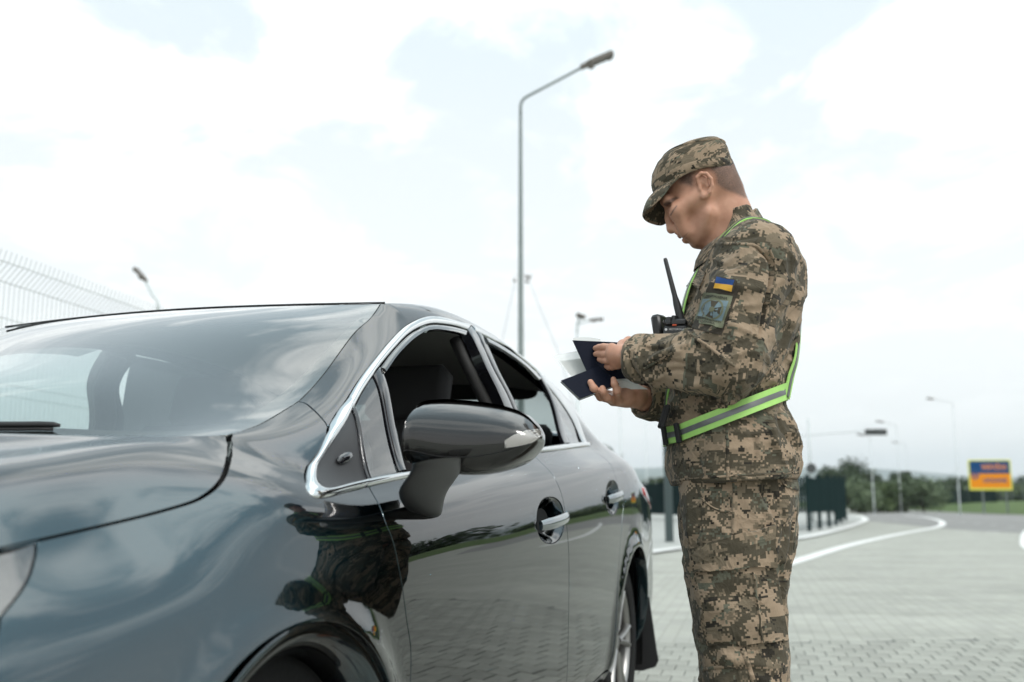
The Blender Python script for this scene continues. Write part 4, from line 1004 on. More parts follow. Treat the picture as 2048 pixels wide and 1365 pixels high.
panel('head_lining', curve2([S(.99, 10.0), S(1.2, 9.7), S(1.7, 9.7), S(2.3, 9.8), S(2.52, 9.9)], [S(2.52, 9.9), S(2.52, 12)], [S(2.52, 12), S(.99, 12)], [S(.99, 12), S(.99, 10.0)]), M_LINER, car, whole=True, gap=0, flange=0, off=-.05, step=.05)
panel('boot_lid', curve2([S(3.1, 10.12), S(3.3, 10.02), S(3.73, 9.82)], [S(3.73, 9.82), S(3.73, 12)], [S(3.73, 12), S(3.1, 12)], [S(3.1, 12), S(3.1, 10.12)]), M_PAINT, car, whole=True)
panel('rear_window', curve2(REARGL, [REARGL[-1], S(3.08, 12)], [S(3.08, 12), S(2.54, 12)], [S(2.54, 12), REARGL[0]]), glass_mat('rear_glass', (.50, .56, .55)), car, whole=True, gap=.003, flange=.003, off=-.004)
panel('rear_blocking_band', curve2([S(2.555, 10.06), S(2.62, 10.4), S(2.80, 11), S(2.84, 12)], [S(2.84, 12), S(2.542, 12)], [S(2.542, 12), S(2.542, 11), S(2.545, 10.06)], [S(2.545, 10.06), S(2.555, 10.06)]), M_FRIT, car, whole=True, gap=.002, flange=0, off=-.010)  # added top band, deepened to block bright sky seen through the cabin
ws = panel('windscreen', curve2([S(.134, 10.03)] + WS_EDGE[1:], [WS_EDGE[-1], S(.947, 11), S(.947, 12)], [S(.947, 12), S(.134, 12)], [S(.134, 12), S(.134, 10.03)]), M_WS, car, whole=True, gap=.0015, flange=.003)
m = MB(); hb = np.concatenate([np.linspace(10.04, 12, 26)]); hp = surf(np.where(hb < 10.5, .9505, .9500), hb) + np.array([0, 0, .001]); hp = np.vstack([hp, hp[::-1][1:] * np.array([1, -1, 1])])
m.tube(hp, .0022, n=8); m.build('header_seal', M_RUBBER, car, smooth=True)
# printed band behind the edge of the windscreen
wsi = [S(.176, 12), S(.176, 11), S(.180, 10.5), S(.196, 10.30), S(.25, 10.19), S(.36, 10.165), S(.52, 10.15), S(.75, 10.14), S(.88, 10.16), S(.905, 10.3), S(.918, 11), S(.918, 12)]
for sg_ in (0,):
    panel('windscreen_band', curve2([S(.136, 10.05)] + WS_EDGE[1:-1] + [S(.94, 10.03)], [S(.94, 10.03), S(.944, 11), S(.944, 12)], [S(.944, 12), wsi[-1]], wsi[::-1], [wsi[0], S(.136, 12)], [S(.136, 12), S(.136, 10.05)]),
          M_FRIT, car, whole=True, gap=.0015, flange=0, off=-.004)
# doors
def oval(cx, cy, rx, ry, n=28, p=2.3, sk=0.0):
    out = []
    for k in range(n):
        t = 2 * math.pi * k / n; c, s = math.cos(t), math.sin(t)
        x = rx * math.copysign(abs(c) ** (2 / p), c); y = ry * math.copysign(abs(s) ** (2 / p), s)
        out.append(P(cx + x + sk * y, cy + y))
    out.append(out[0]); return out
HD = [(1101, 1041, 27.5, 46, (1079, 1052), (1128, 1033)), (1224.5, 995.5, 13.0, 34, (1213.5, 1000), (1237, 989))]
fd_out = curve2(BELT_LOW[3:7] + [DOOR_SPLIT[0]], DOOR_SPLIT + [S(1.645, 1.05)], [S(1.645, 1.05), S(.41, 1.05)], [S(.41, 1.05), S(.41, 1.9)] + DOOR_LEAD[::-1])
rd_out = curve2([DOOR_SPLIT[0], BELT_LOW[6], S(2.2, 7.03), BELT_LOW[7]], DOOR_REAR, [S(2.30, 1.05), S(1.645, 1.05)], [S(1.645, 1.05)] + DOOR_SPLIT[::-1])
fdoor = panel('front_door', fd_out, M_PAINT, car, holes=[curve2(oval(*HD[0][:4]), step=.006)], gap=.0024, flange=.03, hole_flange=.004)
rdoor = panel('rear_door', rd_out, M_PAINT, car, holes=[curve2(oval(*HD[1][:4]), step=.006)], gap=.0024, flange=.03, hole_flange=.004)
for dl, out_, hd in ((fdoor, fd_out, HD[0]), (rdoor, rd_out, HD[1])):
    rim_c = [np.array(q) for q in oval(*hd[:4], n=36)[:-1]]; cen = np.array(P(hd[0], hd[1]))
    cb = np.array([cen[0], bm_(cen[1])]); rr = np.array([(q[0], bm_(q[1])) for q in rim_c])
    rows = []
    for t, dz in ((1.0, -.003), (.93, -.008), (.8, -.022), (.6, -.032), (.35, -.037), (.12, -.038)):
        q = cb + (rr - cb) * t; rows.append(surf(q[:, 0], mb_(q[:, 1])) + surf_n(q[:, 0], mb_(q[:, 1])) * dz)
    V = np.vstack(rows); n = len(rr); F = [[a * n + i, a * n + (i + 1) % n, (a + 1) * n + (i + 1) % n, (a + 1) * n + i] for a in range(5) for i in range(n)] + [[5 * n + i for i in range(n)]]
    e1 = V[F[0][1]] - V[F[0][0]]; e2 = V[F[0][2]] - V[F[0][0]]
    if np.dot(np.cross(e1, e2), surf_n(np.array([cen[0]]), np.array([cen[1]]))[0]) < 0: F = [f[::-1] for f in F]
    pa, pb = np.array(P(*hd[4])), np.array(P(*hd[5]))
    m = MB(); path = []
    for t in np.linspace(0, 1, 9):
        q = pa + (pb - pa) * t; sp = surf([q[0]], [q[1]])[0]; sn = surf_n(np.array([q[0]]), np.array([q[1]]))[0]
        path.append(sp + sn * (.004 + .020 * math.sin(math.pi * min(max(t, .0), 1)) ** .5))
    sn = surf_n(np.array([cen[0]]), np.array([cen[1]]))[0]
    m.tube(path, [.013] + [.0165] * 7 + [.013], n=12, flat=.55, up=(0, 0, 1))
    for sgn, dob in ((1, dl[0]), (-1, dl[1])):
        np_mesh('handle_recess', V * np.array([1, sgn, 1]), F if sgn == 1 else [f[::-1] for f in F], M_PAINT, dob)
        hv = np.array(m.v) * np.array([1, sgn, 1])
        o = np_mesh('door_handle', hv, m.f if sgn == 1 else [f[::-1] for f in m.f], M_HANDLE, dob); o.data.set_sharp_from_angle(angle=R(60))
    for k_, o in enumerate(panel('door_card', inset(closed(out_), .03), M_TRIMDK, car, gap=0, flange=0, off=-.075, step=.06)): o.parent = dl[k_]
panel('sill', curve2([S(.38, .02), S(2.34, .02)], [S(2.34, .02), S(2.32, 1.0)], [S(2.32, 1.0), S(.39, 1.0)], [S(.39, 1.0), S(.38, .02)]), M_PAINT, car, flange=.04)
M_LAMPB = mat('lamp_reflector', (.82, .84, .84), rough=.3, metal=.15)
# bumpers, lamps
LB = [LAMP_E[-1], S(-.52, 4.6), S(-.50, 3.2), S(-.44, 2.2), arch(0, 172, 171, n=2)[0]]
panel('front_bumper', curve2([S(-.89, .02), S(-.37, .02)], [S(-.37, .02), arch(0, 186, 185, n=2)[0]], arch(0, 186, 172, n=4), LB[::-1], [LAMP_E[-1], S(-.62, 5.4), S(-.80, 5.6), S(-.89, 5.6)], [S(-.89, 5.6), S(-.89, .02)]), M_PAINT, car, flange=.04)
lamp_o = curve2(LAMP_E, [LAMP_E[-1], S(-.62, 5.45), S(-.80, 5.65), S(-.88, 5.7)], [S(-.88, 5.7), S(-.88, 7.4)], [S(-.88, 7.4), S(-.80, 7.55), S(-.60, 7.2), P(0, 1108), LAMP_E[0]])
hl = panel('headlight', lamp_o, M_LENS, car, gap=.002, flange=.03, off=-.001)
for k_, o in enumerate(panel('lamp_bowl', inset(closed(lamp_o), .012), M_LAMPB, car, gap=0, flange=.02, off=-.035)): o.parent = hl[k_]
panel('front_grille', curve2([S(-.89, 5.7), S(-.89, 12)], [S(-.89, 12), S(-.86, 12)], [S(-.86, 12), S(-.84, 9), S(-.83, 7.7)], [S(-.83, 7.7), S(-.89, 5.7)]), M_BLACKPL, car, whole=True, flange=.02)
rb_ = [arch(2.7, -8, -9, n=2)[0], S(3.12, 1.6), S(3.18, 3.0)]
panel('rear_bumper', curve2(rb_, [S(3.18, 3.0), S(3.5, 3.4), S(3.73, 3.5)], [S(3.73, 3.5), S(3.73, .02)], [S(3.73, .02), S(3.08, .02)], [S(3.08, .02), rb_[0]]), M_PAINT, car, flange=.04)
panel('tail_lamp', curve2([S(3.34, 5.6), S(3.5, 5.75), S(3.725, 6.0)], [S(3.725, 6.0), S(3.725, 4.2)], [S(3.725, 4.2), S(3.5, 4.4), S(3.34, 4.9), S(3.31, 5.3), S(3.34, 5.6)]), M_REDLENS, car, gap=0, flange=.006, off=.003)
def end_cap(name, U, mm, sgn):
    b = np.linspace(0, 12, 60); p = surf(np.full(60, U), b)
    V = np.vstack([p, p[::-1] * np.array([1, -1, 1])]); o = np_mesh(name, V, [list(range(len(V)))], mm, car, smooth=False)
end_cap('nose_plate', -.885, M_PAINT, 1); end_cap('tail_plate', 3.725, M_PAINT, -1)
# bright trim and black window frames
CIN = [P(*q) for q in ((703, 822), (740, 760), (759, 732), (784, 702), (810, 674), (838, 655), (863, 647), (889, 648), (916, 653), (935, 659))]
tip_o = [P(697, 795), P(672, 828), P(653, 868), P(628, 916), P(611, 958), P(612, 976), P(622, 990), P(640, 997), P(690, 986), P(732, 975)]
tip_i = [P(703, 820), P(677, 868), P(653, 903), P(635, 936), P(634, 952), P(637, 964), P(645, 973), P(656, 976), P(695, 966), P(732, 958)]
ribbon('window_trim', curve2(tip_o), curve2(tip_i), M_CHROME, car, h=.009, n=9)
ribbon('window_trim', curve2([P(698, 793)] + k_co(730, 930) + [P(941, 651)]), curve2(CIN), M_CHROME, car, h=.006, n=7)
ribbon('window_trim', curve2([P(945, 652)] + k_co(960, 1170) + [P(1176, 889)]), curve2([P(950, 663), P(985, 680), P(1004, 690), P(1062, 732), P(1106, 783), P(1133, 820), P(1152, 855), P(1166, 887)]), M_CHROME, car, h=.006, n=7)
ribbon('window_trim', curve2([P(733, 975), P(815, 957), P(900, 940), P(1064, 909)]), curve2([P(733, 958), P(820, 942), P(900, 926), P(1060, 897)]), M_CHROME, car, h=.008, n=8)
ribbon('window_trim', curve2([P(1066, 908), P(1100, 903), P(1178, 894)]), curve2([P(1063, 897), P(1100, 892), P(1176, 885)]), M_CHROME, car, h=.008, n=8)
panel('sail_panel', curve2([P(704, 822), P(677, 868), P(653, 903), P(637, 934), P(638, 954), P(645, 968), P(656, 974), P(695, 964), P(734, 957)], [P(734, 957), P(704, 822)]), M_BLACKPL, car, gap=0, flange=.02, off=-.002)
o_ = P(690, 916); sp_ = surf([o_[0]], [o_[1]])[0]; sn_ = surf_n(np.array([o_[0]]), np.array([o_[1]]))[0]
mb__ = MB(); ax = (surf([P(705, 908)[0]], [P(705, 908)[1]])[0] - sp_); axl = np.linalg.norm(ax); ax /= axl; az = np.cross(ax, sn_)
for sgn in (1, -1):
    mb__ = MB(); vs = []; fs = []
    for i in range(9):
        la = -math.pi / 2 + math.pi * i / 8
        for k in range(16):
            lo = 2 * math.pi * k / 16
            vs.append((sp_ + ax * axl * math.cos(la) * math.cos(lo) + az * .010 * math.cos(la) * math.sin(lo) + sn_ * .006 * math.sin(la)) * np.array([1, sgn, 1]))
    for i in range(8):
        for k in range(16): fs.append((i * 16 + k, i * 16 + (k + 1) % 16, (i + 1) * 16 + (k + 1) % 16, (i + 1) * 16 + k))
    mb__.add(vs, fs); mb__.build('sail_button', M_GLOSSBLK, car, smooth=True)
ribbon('window_bar', curve2([P(704, 819), P(735, 957)]), curve2([P(711, 815), P(743, 955)]), M_GLOSSBLK, car, h=.004, n=5)
panel('quarter_window', curve2([P(712, 815), P(747, 753)], [P(747, 753), P(797, 943)], [P(797, 943), P(744, 955)], [P(744, 955), P(712, 815)]), M_TINT, car, gap=0, flange=.003, off=-.003)
ribbon('window_bar', curve2([P(747, 751), P(780, 880), P(798, 943)]), curve2([P(760, 734), P(795, 870), P(813, 941)]), M_GLOSSBLK, car, h=.004, n=5)
ribbon('wind_deflector', curve2([P(761, 736), P(784, 705), P(810, 677), P(838, 658), P(863, 650), P(889, 651), P(916, 656), P(933, 661)]),
       curve2([P(768, 748), P(793, 713), P(819, 686), P(845, 668), P(867, 663), P(889, 665), P(916, 670), P(927, 674)]), M_TINT, car, h=.008, n=6, depth=.001, shape=lambda t: min(1, t * 2.2))
ribbon('door_frame', curve2([P(935, 659), P(970, 730), P(1007, 808), P(1047, 893)]), curve2([P(944, 653), P(981, 727), P(1023, 810), P(1062, 896)]), M_GLOSSBLK, car, h=.002, n=4, depth=.03)
ribbon('door_frame', curve2([P(946, 654), P(983, 727), P(1025, 811), P(1064, 896)]), curve2([P(965, 670), P(995, 735), P(1035, 817), P(1069, 895)]), M_GLOSSBLK, car, h=.002, n=4, depth=.03)
ribbon('wind_deflector', curve2([P(966, 673), P(1004, 693), P(1060, 735), P(1083, 758)]), curve2([P(974, 688), P(1004, 704), P(1048, 735), P(1075, 762)]), M_TINT, car, h=.008, n=6, depth=.001, shape=lambda t: min(1, t * 2.2))
ribbon('window_bar', curve2([P(1079, 752), P(1108, 815), P(1129, 887)]), curve2([P(1091, 764), P(1119, 822), P(1141, 886)]), M_GLOSSBLK, car, h=.003, n=4)
panel('quarter_window', curve2([P(1092, 766), P(1110, 787), P(1134, 822), P(1150, 856), P(1160, 886)], [P(1160, 886), P(1142, 886)], [P(1142, 886), P(1120, 822), P(1092, 766)]), M_TINT, car, gap=0, flange=.003, off=-.003)
# the far side has its panes wound up
_fr = curve2([P(762, 737), P(784, 703), P(810, 675), P(838, 656), P(863, 648), P(889, 649), P(916, 654), P(934, 660)], [P(934, 660), P(1007, 808), P(1047, 893)], [P(1047, 893), P(900, 926), P(813, 941)], [P(813, 941), P(762, 737)])
_rr = curve2([P(966, 672), P(1004, 691), P(1060, 733), P(1079, 752)], [P(1079, 752), P(1108, 815), P(1129, 887)], [P(1129, 887), P(1069, 895)], [P(1069, 895), P(1035, 817), P(966, 672)])
M_TINTD = glass_mat('privacy_glass', (.045, .05, .05))
for out_, mm_ in ((_fr, M_GLASS), (_rr, M_TINTD)):
    pr = panel('door_window', out_, mm_, car, gap=.001, flange=.003, off=-.012)
    bpy.data.objects.remove(pr[0], do_unlink=True)
    pr[1].name = 'door_window'
# dark shell behind the joints
ar1 = curve2([S(-.78, .3), S(-.38, .3)], arch(0, 178, 2, r=.40), [S(.40, .3), S(2.28, .3)], arch(2.7, 178, 2, r=.40), [S(3.1, .3), S(3.68, .3)], [S(3.68, .3), S(3.68, 6.6)], [S(3.68, 6.6), S(2.55, 6.7), S(1.7, 6.7), S(.2, 6.6), S(.08, 8.0), S(.06, 9.3), S(-.75, 8.6)], [S(-.75, 8.6), S(-.78, .3)])
panel('inner_shell', ar1, M_UNDER, car, gap=0, flange=0, off=-.032, step=.06)
m = MB(); m.box((1.4, 0, .22), (4.3, 1.45, .07)); m.box((-.45, 0, .5), (.7, 1.05, .5)); m.box((3.1, 0, .55), (1.1, 1.1, .5)); m.box((.1, 0, .62), (.36, 1.1, .62)); m.build('underbody', M_UNDER, car)
for uc in (0, 2.7):
    for sgn in (1, -1):
        m = MB(); vs = []; fs = []; n = 20
        for v_, r_ in ((.848, .405), (.845, .415), (.50, .415), (.50, .05)):
            for k in range(n + 1):
                t = R(-20 + 220 * k / n); vs.append((uc + r_ * math.cos(t), -v_ * sgn, max(.16, .33 + r_ * math.sin(t))))
        for a in range(3):
            for k in range(n): fs.append((a * (n + 1) + k, a * (n + 1) + k + 1, (a + 1) * (n + 1) + k + 1, (a + 1) * (n + 1) + k))
        m.add(vs, fs); m.build('wheel_housing', M_UNDER, car, smooth=True)
# rolled lip inside the front wheel openings
for sgn in (1, -1):
    vs = []; fs = []; n = 44; pr = ((.3705, .907), (.364, .909), (.352, .907), (.338, .897), (.327, .882), (.321, .862), (.319, .83))
    for r_, v_ in pr:
        for k in range(n + 1):
            t = R(-4 + 176 * k / n); vs.append((r_ * math.cos(t), -v_ * sgn, .33 + r_ * math.sin(t)))
    for a in range(len(pr) - 1):
        for k in range(n): fs.append((a * (n + 1) + k, a * (n + 1) + k + 1, (a + 1) * (n + 1) + k + 1, (a + 1) * (n + 1) + k))
    m = MB(); m.add(vs, fs); o = m.build('arch_lip', M_PAINT, car, smooth=True)
# ---- wheels
def make_wheel(uc, sgn):
    Mx = Matrix.Translation((uc, -sgn * .735, .33)) @ Matrix.Rotation(sgn * math.pi / 2, 4, 'X')
    W = .1075
    prof = [(.222, -.095), (.226, -.1), (.245, -.104), (.275, -.107), (.305, -.104), (.322, -.094), (.329, -.078), (.3305, -.05), (.3305, -.02), (.324, -.018), (.324, -.012), (.3305, -.010), (.3305, .010), (.324, .012), (.324, .018), (.3305, .02), (.3305, .05), (.329, .078), (.322, .094), (.305, .104), (.275, .107), (.245, .104), (.226, .1), (.222, .095)]
    ty = MB(); ty.lathe(prof, 64, Mx); tyre = ty.build('wheel', M_TYRE, car, smooth=True)
    rm = MB()
    rm.lathe([(.210, -.095), (.212, .02), (.208, .075), (.213, .088), (.222, .094), (.226, .099), (.229, .096), (.226, .09)], 64, Mx)
    for k in range(5):
        for dd in (-.115, .115):
            a = 2 * math.pi * k / 5 + dd
            p0 = Vector((math.cos(a - dd * .55) * .045, math.sin(a - dd * .55) * .045, .072)); p1 = Vector((math.cos(a) * .13, math.sin(a) * .13, .080)); p2 = Vector((math.cos(a + dd * .55) * .213, math.sin(a + dd * .55) * .213, .084))
            pts = [Mx @ p0, Mx @ p1, Mx @ p2]; rm.tube(pts, [.022, .0165, .0185], n=8, flat=.62, up=Mx.to_3x3() @ Vector((0, 0, 1)))
    rm.lathe([(.0, .088), (.025, .088), (.031, .085), (.034, .078), (.060, .070), (.066, .055), (.06, .03)], 32, Mx)
    rim = rm.build('rim', M_ALLOY, tyre, angle=45)
    for k in range(5):
        a = 2 * math.pi * (k + .5) / 5
        nb_ = MB(); nb_.lathe([(.0, .079), (.007, .078), (.009, .074), (.009, .06)], 10, Mx @ Matrix.Translation((math.cos(a) * .052, math.sin(a) * .052, 0))); nb_.build('wheel_nut', M_CHROME, tyre, smooth=True)
    ds = MB(); ds.lathe([(.0, .012), (.145, .012), (.15, .006), (.15, -.01)], 40, Mx); ds.build('brake_disc', mat('brake_steel', (.16, .15, .14), rough=.45, metal=.8), tyre, smooth=True)
    return tyre
for uc in (0.0, 2.7):
    for sgn in (1, -1): make_wheel(uc, sgn)
# ---- mud flap behind each rear wheel
def on_u(px, py, u):
    d = px_ray(px, py); dc = np.array([d[0] * _cs + d[1] * _cc, -(d[0] * _cc - d[1] * _cs), d[2]]); t = (u - _camc[0]) / dc[0]
    return _camc + t * dc
fp = [on_u(*q, 3.13) for q in ((1284, 1190), (1298, 1195), (1306, 1250), (1313, 1300), (1317, 1322), (1311, 1334), (1286, 1342))]
inner = [np.array([3.13, -.66, fp[-1][2] - .005]), np.array([3.13, -.66, fp[0][2] + .1]), np.array([3.13, fp[0][1], fp[0][2] + .1])]
for sgn in (1, -1):
    poly = fp + inner; n = len(poly); vs = [p * np.array([1, sgn, 1]) for p in poly] + [(p + np.array([.008, 0, 0])) * np.array([1, sgn, 1]) for p in poly]
    m = MB(); m.add(vs, [tuple(range(n)), tuple(range(2 * n - 1, n - 1, -1))] + [(i, (i + 1) % n, n + (i + 1) % n, n + i) for i in range(n)]); m.build('mud_flap', M_RUBBER, car)
# ---- wiper lying at the foot of the windscreen
def on_ws(x, y, h):
    q = P(x, y, (.15, 11)); return surf([q[0]], [q[1]])[0] + surf_n(np.array([q[0]]), np.array([q[1]]))[0] * h
m = MB(); wp = [on_ws(x, y, .009) for x, y in ((4, 861), (40, 861), (80, 860.5), (108, 861), (121, 863))]
wp = [wp[0] + (wp[0] - wp[1]) * k for k in (9, 5, 2)] + wp
for q in wp: q[2] += .002
m.tube(wp, [.0055] * 5 + [.0055, .005, .003], n=8, flat=.8); m.tube([q - np.array([.0, 0, .008]) for q in wp[:-1]], .003, n=6); m.build('wiper', M_RUBBER, car, smooth=True)
# ---- door mirror
def mirror_loft():
    top = [(818, 838), (826, 811), (850, 801), (900, 799), (960, 804), (1010, 813), (1045, 826), (1068, 845), (1079, 862), (1082.5, 872)]
    bot = [(826, 925), (838, 929), (860, 933), (905, 948), (960, 950), (1010, 940), (1045, 926), (1066, 908), (1078, 892), (1082.5, 878)]
    n = 26; ts = np.linspace(0, 1, n)
    def res_(c):
        c = smooth_poly(c, 10); L = np.linspace(0, 1, len(c)); x = np.interp(ts ** .85, np.linspace(0, 1, len(c)), c[:, 0]); y = np.interp(ts ** .85, np.linspace(0, 1, len(c)), c[:, 1]); return np.stack([x, y], 1)
    Tp, Bp = res_(top), res_(bot)
    rings = []; m_ = 36
    for i, t in enumerate(ts):
        v = .925 + .215 * t
        def atv(p, vv):
            d = px_ray(*p); dc = np.array([d[0] * _cs + d[1] * _cc, -(d[0] * _cc - d[1] * _cs), d[2]]); s = (-vv - _camc[1]) / dc[1]; return _camc + s * dc
        a, b = atv(Tp[i], v), atv(Bp[i], v)
        base = .40 + .085 * t                      # the shell sweeps back towards its tip
        dep = .125 * (1 - t ** 2.2) ** .5 * (.5 + .5 * min(1, t / .12)) + .022
        # heights as seen at this u
        def zat(p, u):
            d = px_ray(*p); dc = np.array([d[0] * _cs + d[1] * _cc, -(d[0] * _cc - d[1] * _cs), d[2]]); s = (u - _camc[0]) / dc[0]; q = _camc + s * dc; return q
        A, B = zat(Tp[i], base + dep * .55), zat(Bp[i], base + dep * .5)
        vc = -.5 * (A[1] + B[1]); zt, zb = A[2], B[2]; h = zt - zb
        ring = []
        for k in range(m_):
            q = 2 * math.pi * k / m_; c, s = math.cos(q), math.sin(q)
            ey = math.copysign(abs(s) ** .60, s); ex = math.copysign(abs(c) ** (.66 if c < 0 else .35), c)
            z = (zt + zb) / 2 + ey * h / 2; x = base + dep * (.55 + ex * (.55 if c < 0 else .45))
            # top face leans back: a soft crease runs along the shell below the top
            if c < 0: x += max(0, (ey - .22)) * dep * .52
            ring.append((x, -(-(A[1] if s >= 0 else A[1]) if False else vc), z))
        rings.append(ring)
    return rings
rings = mirror_loft(); m_ = len(rings[0])
def shell(sgn):
    V = np.array([p for r in rings for p in r]) * np.array([1, sgn, 1]); F = []
    for a in range(len(rings) - 1):
        F += [[a * m_ + k, a * m_ + (k + 1) % m_, (a + 1) * m_ + (k + 1) % m_, (a + 1) * m_ + k] for k in range(m_)]
    F += [list(range(m_))[::-1], list(range((len(rings) - 1) * m_, len(rings) * m_))]
    if sgn == 1: F = [f[::-1] for f in F]
    return V, F
M_MIRROR = mat('mirror_shell', (.006, .0055, .005), rough=.25, spec=.3, coat=.8)
for sgn in (1, -1):
    V, F = shell(sgn); hs = np_mesh('mirror_housing', V, F, M_MIRROR, car); hs.data.set_sharp_from_angle(angle=R(62))
    # joint between the painted cap and the lower cover
    m = MB()
    def ring_pt(a, frac):     # front side point of ring a at height fraction
        r = np.array(rings[a]); fr = r[m_ // 4:3 * m_ // 4 + 1]; z = fr[:, 2]; o = np.argsort(z); zz = z.min() + (z.max() - z.min()) * frac
        return np.array([np.interp(zz, z[o], fr[o, j]) for j in range(3)])
    jl = [ring_pt(a, .20 + .14 * (a / (len(rings) - 1)) ** 2) + np.array([-.0004, -.0004, 0]) for a in range(1, len(rings) - 1)]
    m.tube([q * np.array([1, sgn, 1]) for q in jl], .0013, n=5); m.build('cap_joint', M_UNDER, hs)
    # turn signal let into the outer end
    m = MB(); vs = []; fs = []; a0 = 14
    sx = [996, 1010, 1030, 1050, 1066, 1078, 1081.5]; st_ = [897, 881, 869, 861, 857, 860, 866]; sb_ = [899, 897, 894, 890, 885, 878, 874]
    rows_ = []; ff_ = np.linspace(.1, .95, 60)
    for xx in np.linspace(996, 1080.5, 14):
        best = None
        for a in np.linspace(a0, len(rings) - 1.01, 90):
            i_ = int(a); w_ = a - i_; q = ring_pt(i_, .55) * (1 - w_) + ring_pt(min(i_ + 1, len(rings) - 1), .55) * w_; d_ = abs(to_px(car2w(q))[0] - xx)
            if best is None or d_ < best[0]: best = (d_, a)
        a = best[1]; i_ = int(a); w_ = a - i_
        col = np.array([ring_pt(i_, f_) * (1 - w_) + ring_pt(min(i_ + 1, len(rings) - 1), f_) * w_ for f_ in ff_]); cy = to_px(car2w(col))[:, 1]; o_s = np.argsort(cy)
        yt, yb = np.interp(xx, sx, st_), np.interp(xx, sx, sb_)
        for k in range(6):
            yy = yb + (yt - yb) * k / 5; vs.append((np.array([np.interp(yy, cy[o_s], col[o_s, j]) for j in range(3)]) + np.array([-.0022, -.0016, 0])) * np.array([1, sgn, 1]))
        rows_.append(a)
    nr = len(list(rows_))
    for j in range(nr - 1):
        for k in range(5): fs.append((j * 6 + k, j * 6 + k + 1, (j + 1) * 6 + k + 1, (j + 1) * 6 + k))
    mi, nti, bi = mat_new('signal_lens'); bi.inputs['Roughness'].default_value = .12; bi.inputs['Coat Weight'].default_value = .8
    tcx = nti.nodes.new('ShaderNodeTexCoord'); mp = nti.nodes.new('ShaderNodeMapping'); mp.inputs['Scale'].default_value = (0, 380, 380); nti.links.new(tcx.outputs['Object'], mp.inputs[0])
    ck = nti.nodes.new('ShaderNodeTexChecker'); ck.inputs['Scale'].default_value = 1.0; nti.links.new(mp.outputs[0], ck.inputs['Vector'])
    ck.inputs['Color1'].default_value = (.46, .445, .42, 1); ck.inputs['Color2'].default_value = (.17, .16, .15, 1)
    nti.links.new(ck.outputs['Color'], bi.inputs['Base Color'])
    m.add(vs, fs); m.build('turn_signal', mi, hs, smooth=True)
    # mirror glass on the rear face
    rg = [np.array(r) for r in rings[3:-4]]
    pts = []
    for r in rg: pts.append((r[:, 0].max(), r[:, 1].mean(), r[:, 2].max() - .012, r[:, 2].min() + .012))
    vs = [(p[0] + .001, p[1] * sgn, p[2]) for p in pts] + [(p[0] + .001, p[1] * sgn, p[3]) for p in pts]; n = len(pts)
    m = MB(); m.add(vs, [(i, i + 1, n + i + 1, n + i) for i in range(n - 1)]); m.build('mirror_glass', M_CHROME, hs)
    # the arm that carries it
    def pv(x, y, v):
        d = px_ray(x, y); dc = np.array([d[0] * _cs + d[1] * _cc, -(d[0] * _cc - d[1] * _cs), d[2]]); s = (-v - _camc[1]) / dc[1]; return _camc + s * dc
    secs = [((832, 926), (914, 922), .985), ((826, 944), (917, 946), .972), ((812, 962), (903, 966), .950), ((799, 981), (886, 988), .928), ((811, 1004), (879, 1012), .905), ((832, 1028), (875, 1030), .888), ((848, 1040), (866, 1040), .878)]
    vs = []; fs = []; K = 20
    for l_, r_, v_ in secs:
        a, b = pv(*l_, v_), pv(*r_, v_); c = (a + b) / 2; w = (b - a) / 2; th = np.array([-.35, -.9, .2]) * .032
        for k in range(K):
            q = 2 * math.pi * k / K; cx, sx = math.cos(q), math.sin(q)
            vs.append((c + w * math.copysign(abs(cx) ** .95, cx) + th * math.copysign(abs(sx) ** .95, sx)) * np.array([1, sgn, 1]))
    for a in range(len(secs) - 1):
        for k in range(K): fs.append((a * K + k, a * K + (k + 1) % K, (a + 1) * K + (k + 1) % K, (a + 1) * K + k))
    fs += [tuple(range(K)), tuple(range((len(secs) - 1) * K, len(secs) * K))]
    m = MB(); m.add(vs, fs); o = m.build('mirror_arm', M_BLACKPL, hs, smooth=True); 
    md = o.modifiers.new('s', 'SUBSURF'); md.levels = 1; md.render_levels = 1
# ---- inside
def soft_box(m, c, d, bev, rot=None): m.box(c, d, rot, bev)
def seat(uc, vc, name='front_seat'):
    m = MB(); rot = Matrix.Rotation(R(18), 3, 'Y')
    m.box((uc + .0, -vc, .52), (.50, .50, .16), Matrix.Rotation(R(-6), 3, 'Y'), .06)
    s_ = m.build(name, M_SEAT, car, angle=70)
    m = MB(); m.box((uc + .30, -vc, .84), (.13, .49, .60), rot, .055); m.box((uc + .262, -vc, .86), (.06, .27, .50), rot, .025)
    m.box((uc + .25, -vc + .205, .84), (.12, .07, .48), rot, .03); m.box((uc + .25, -vc - .205, .84), (.12, .07, .48), rot, .03); m.build('seat_back', M_SEAT, s_, angle=70)
    m = MB(); m.box((uc + .42, -vc, 1.22), (.095, .27, .185), rot, .045); m.tube([(uc + .39, -vc + .06, 1.16), (uc + .36, -vc + .06, 1.05)], .006); m.tube([(uc + .39, -vc - .06, 1.16), (uc + .36, -vc - .06, 1.05)], .006); m.build('headrest', M_SEAT, s_, angle=70)
    return s_
seat(1.20, .37); seat(1.20, -.37)
m = MB(); m.box((2.32, 0, .52), (.50, 1.24, .18), None, .06); rs_ = m.build('rear_bench', M_SEAT, car, angle=70)
m = MB(); m.box((2.62, 0, .82), (.15, 1.24, .56), Matrix.Rotation(R(20), 3, 'Y'), .06); m.build('seat_back', M_SEAT, rs_, angle=70)
for v_ in (-.42, .42):
    m = MB(); m.box((2.74, v_, 1.135), (.09, .24, .13), Matrix.Rotation(R(20), 3, 'Y'), .04); m.build('headrest', M_SEAT, rs_, angle=70)
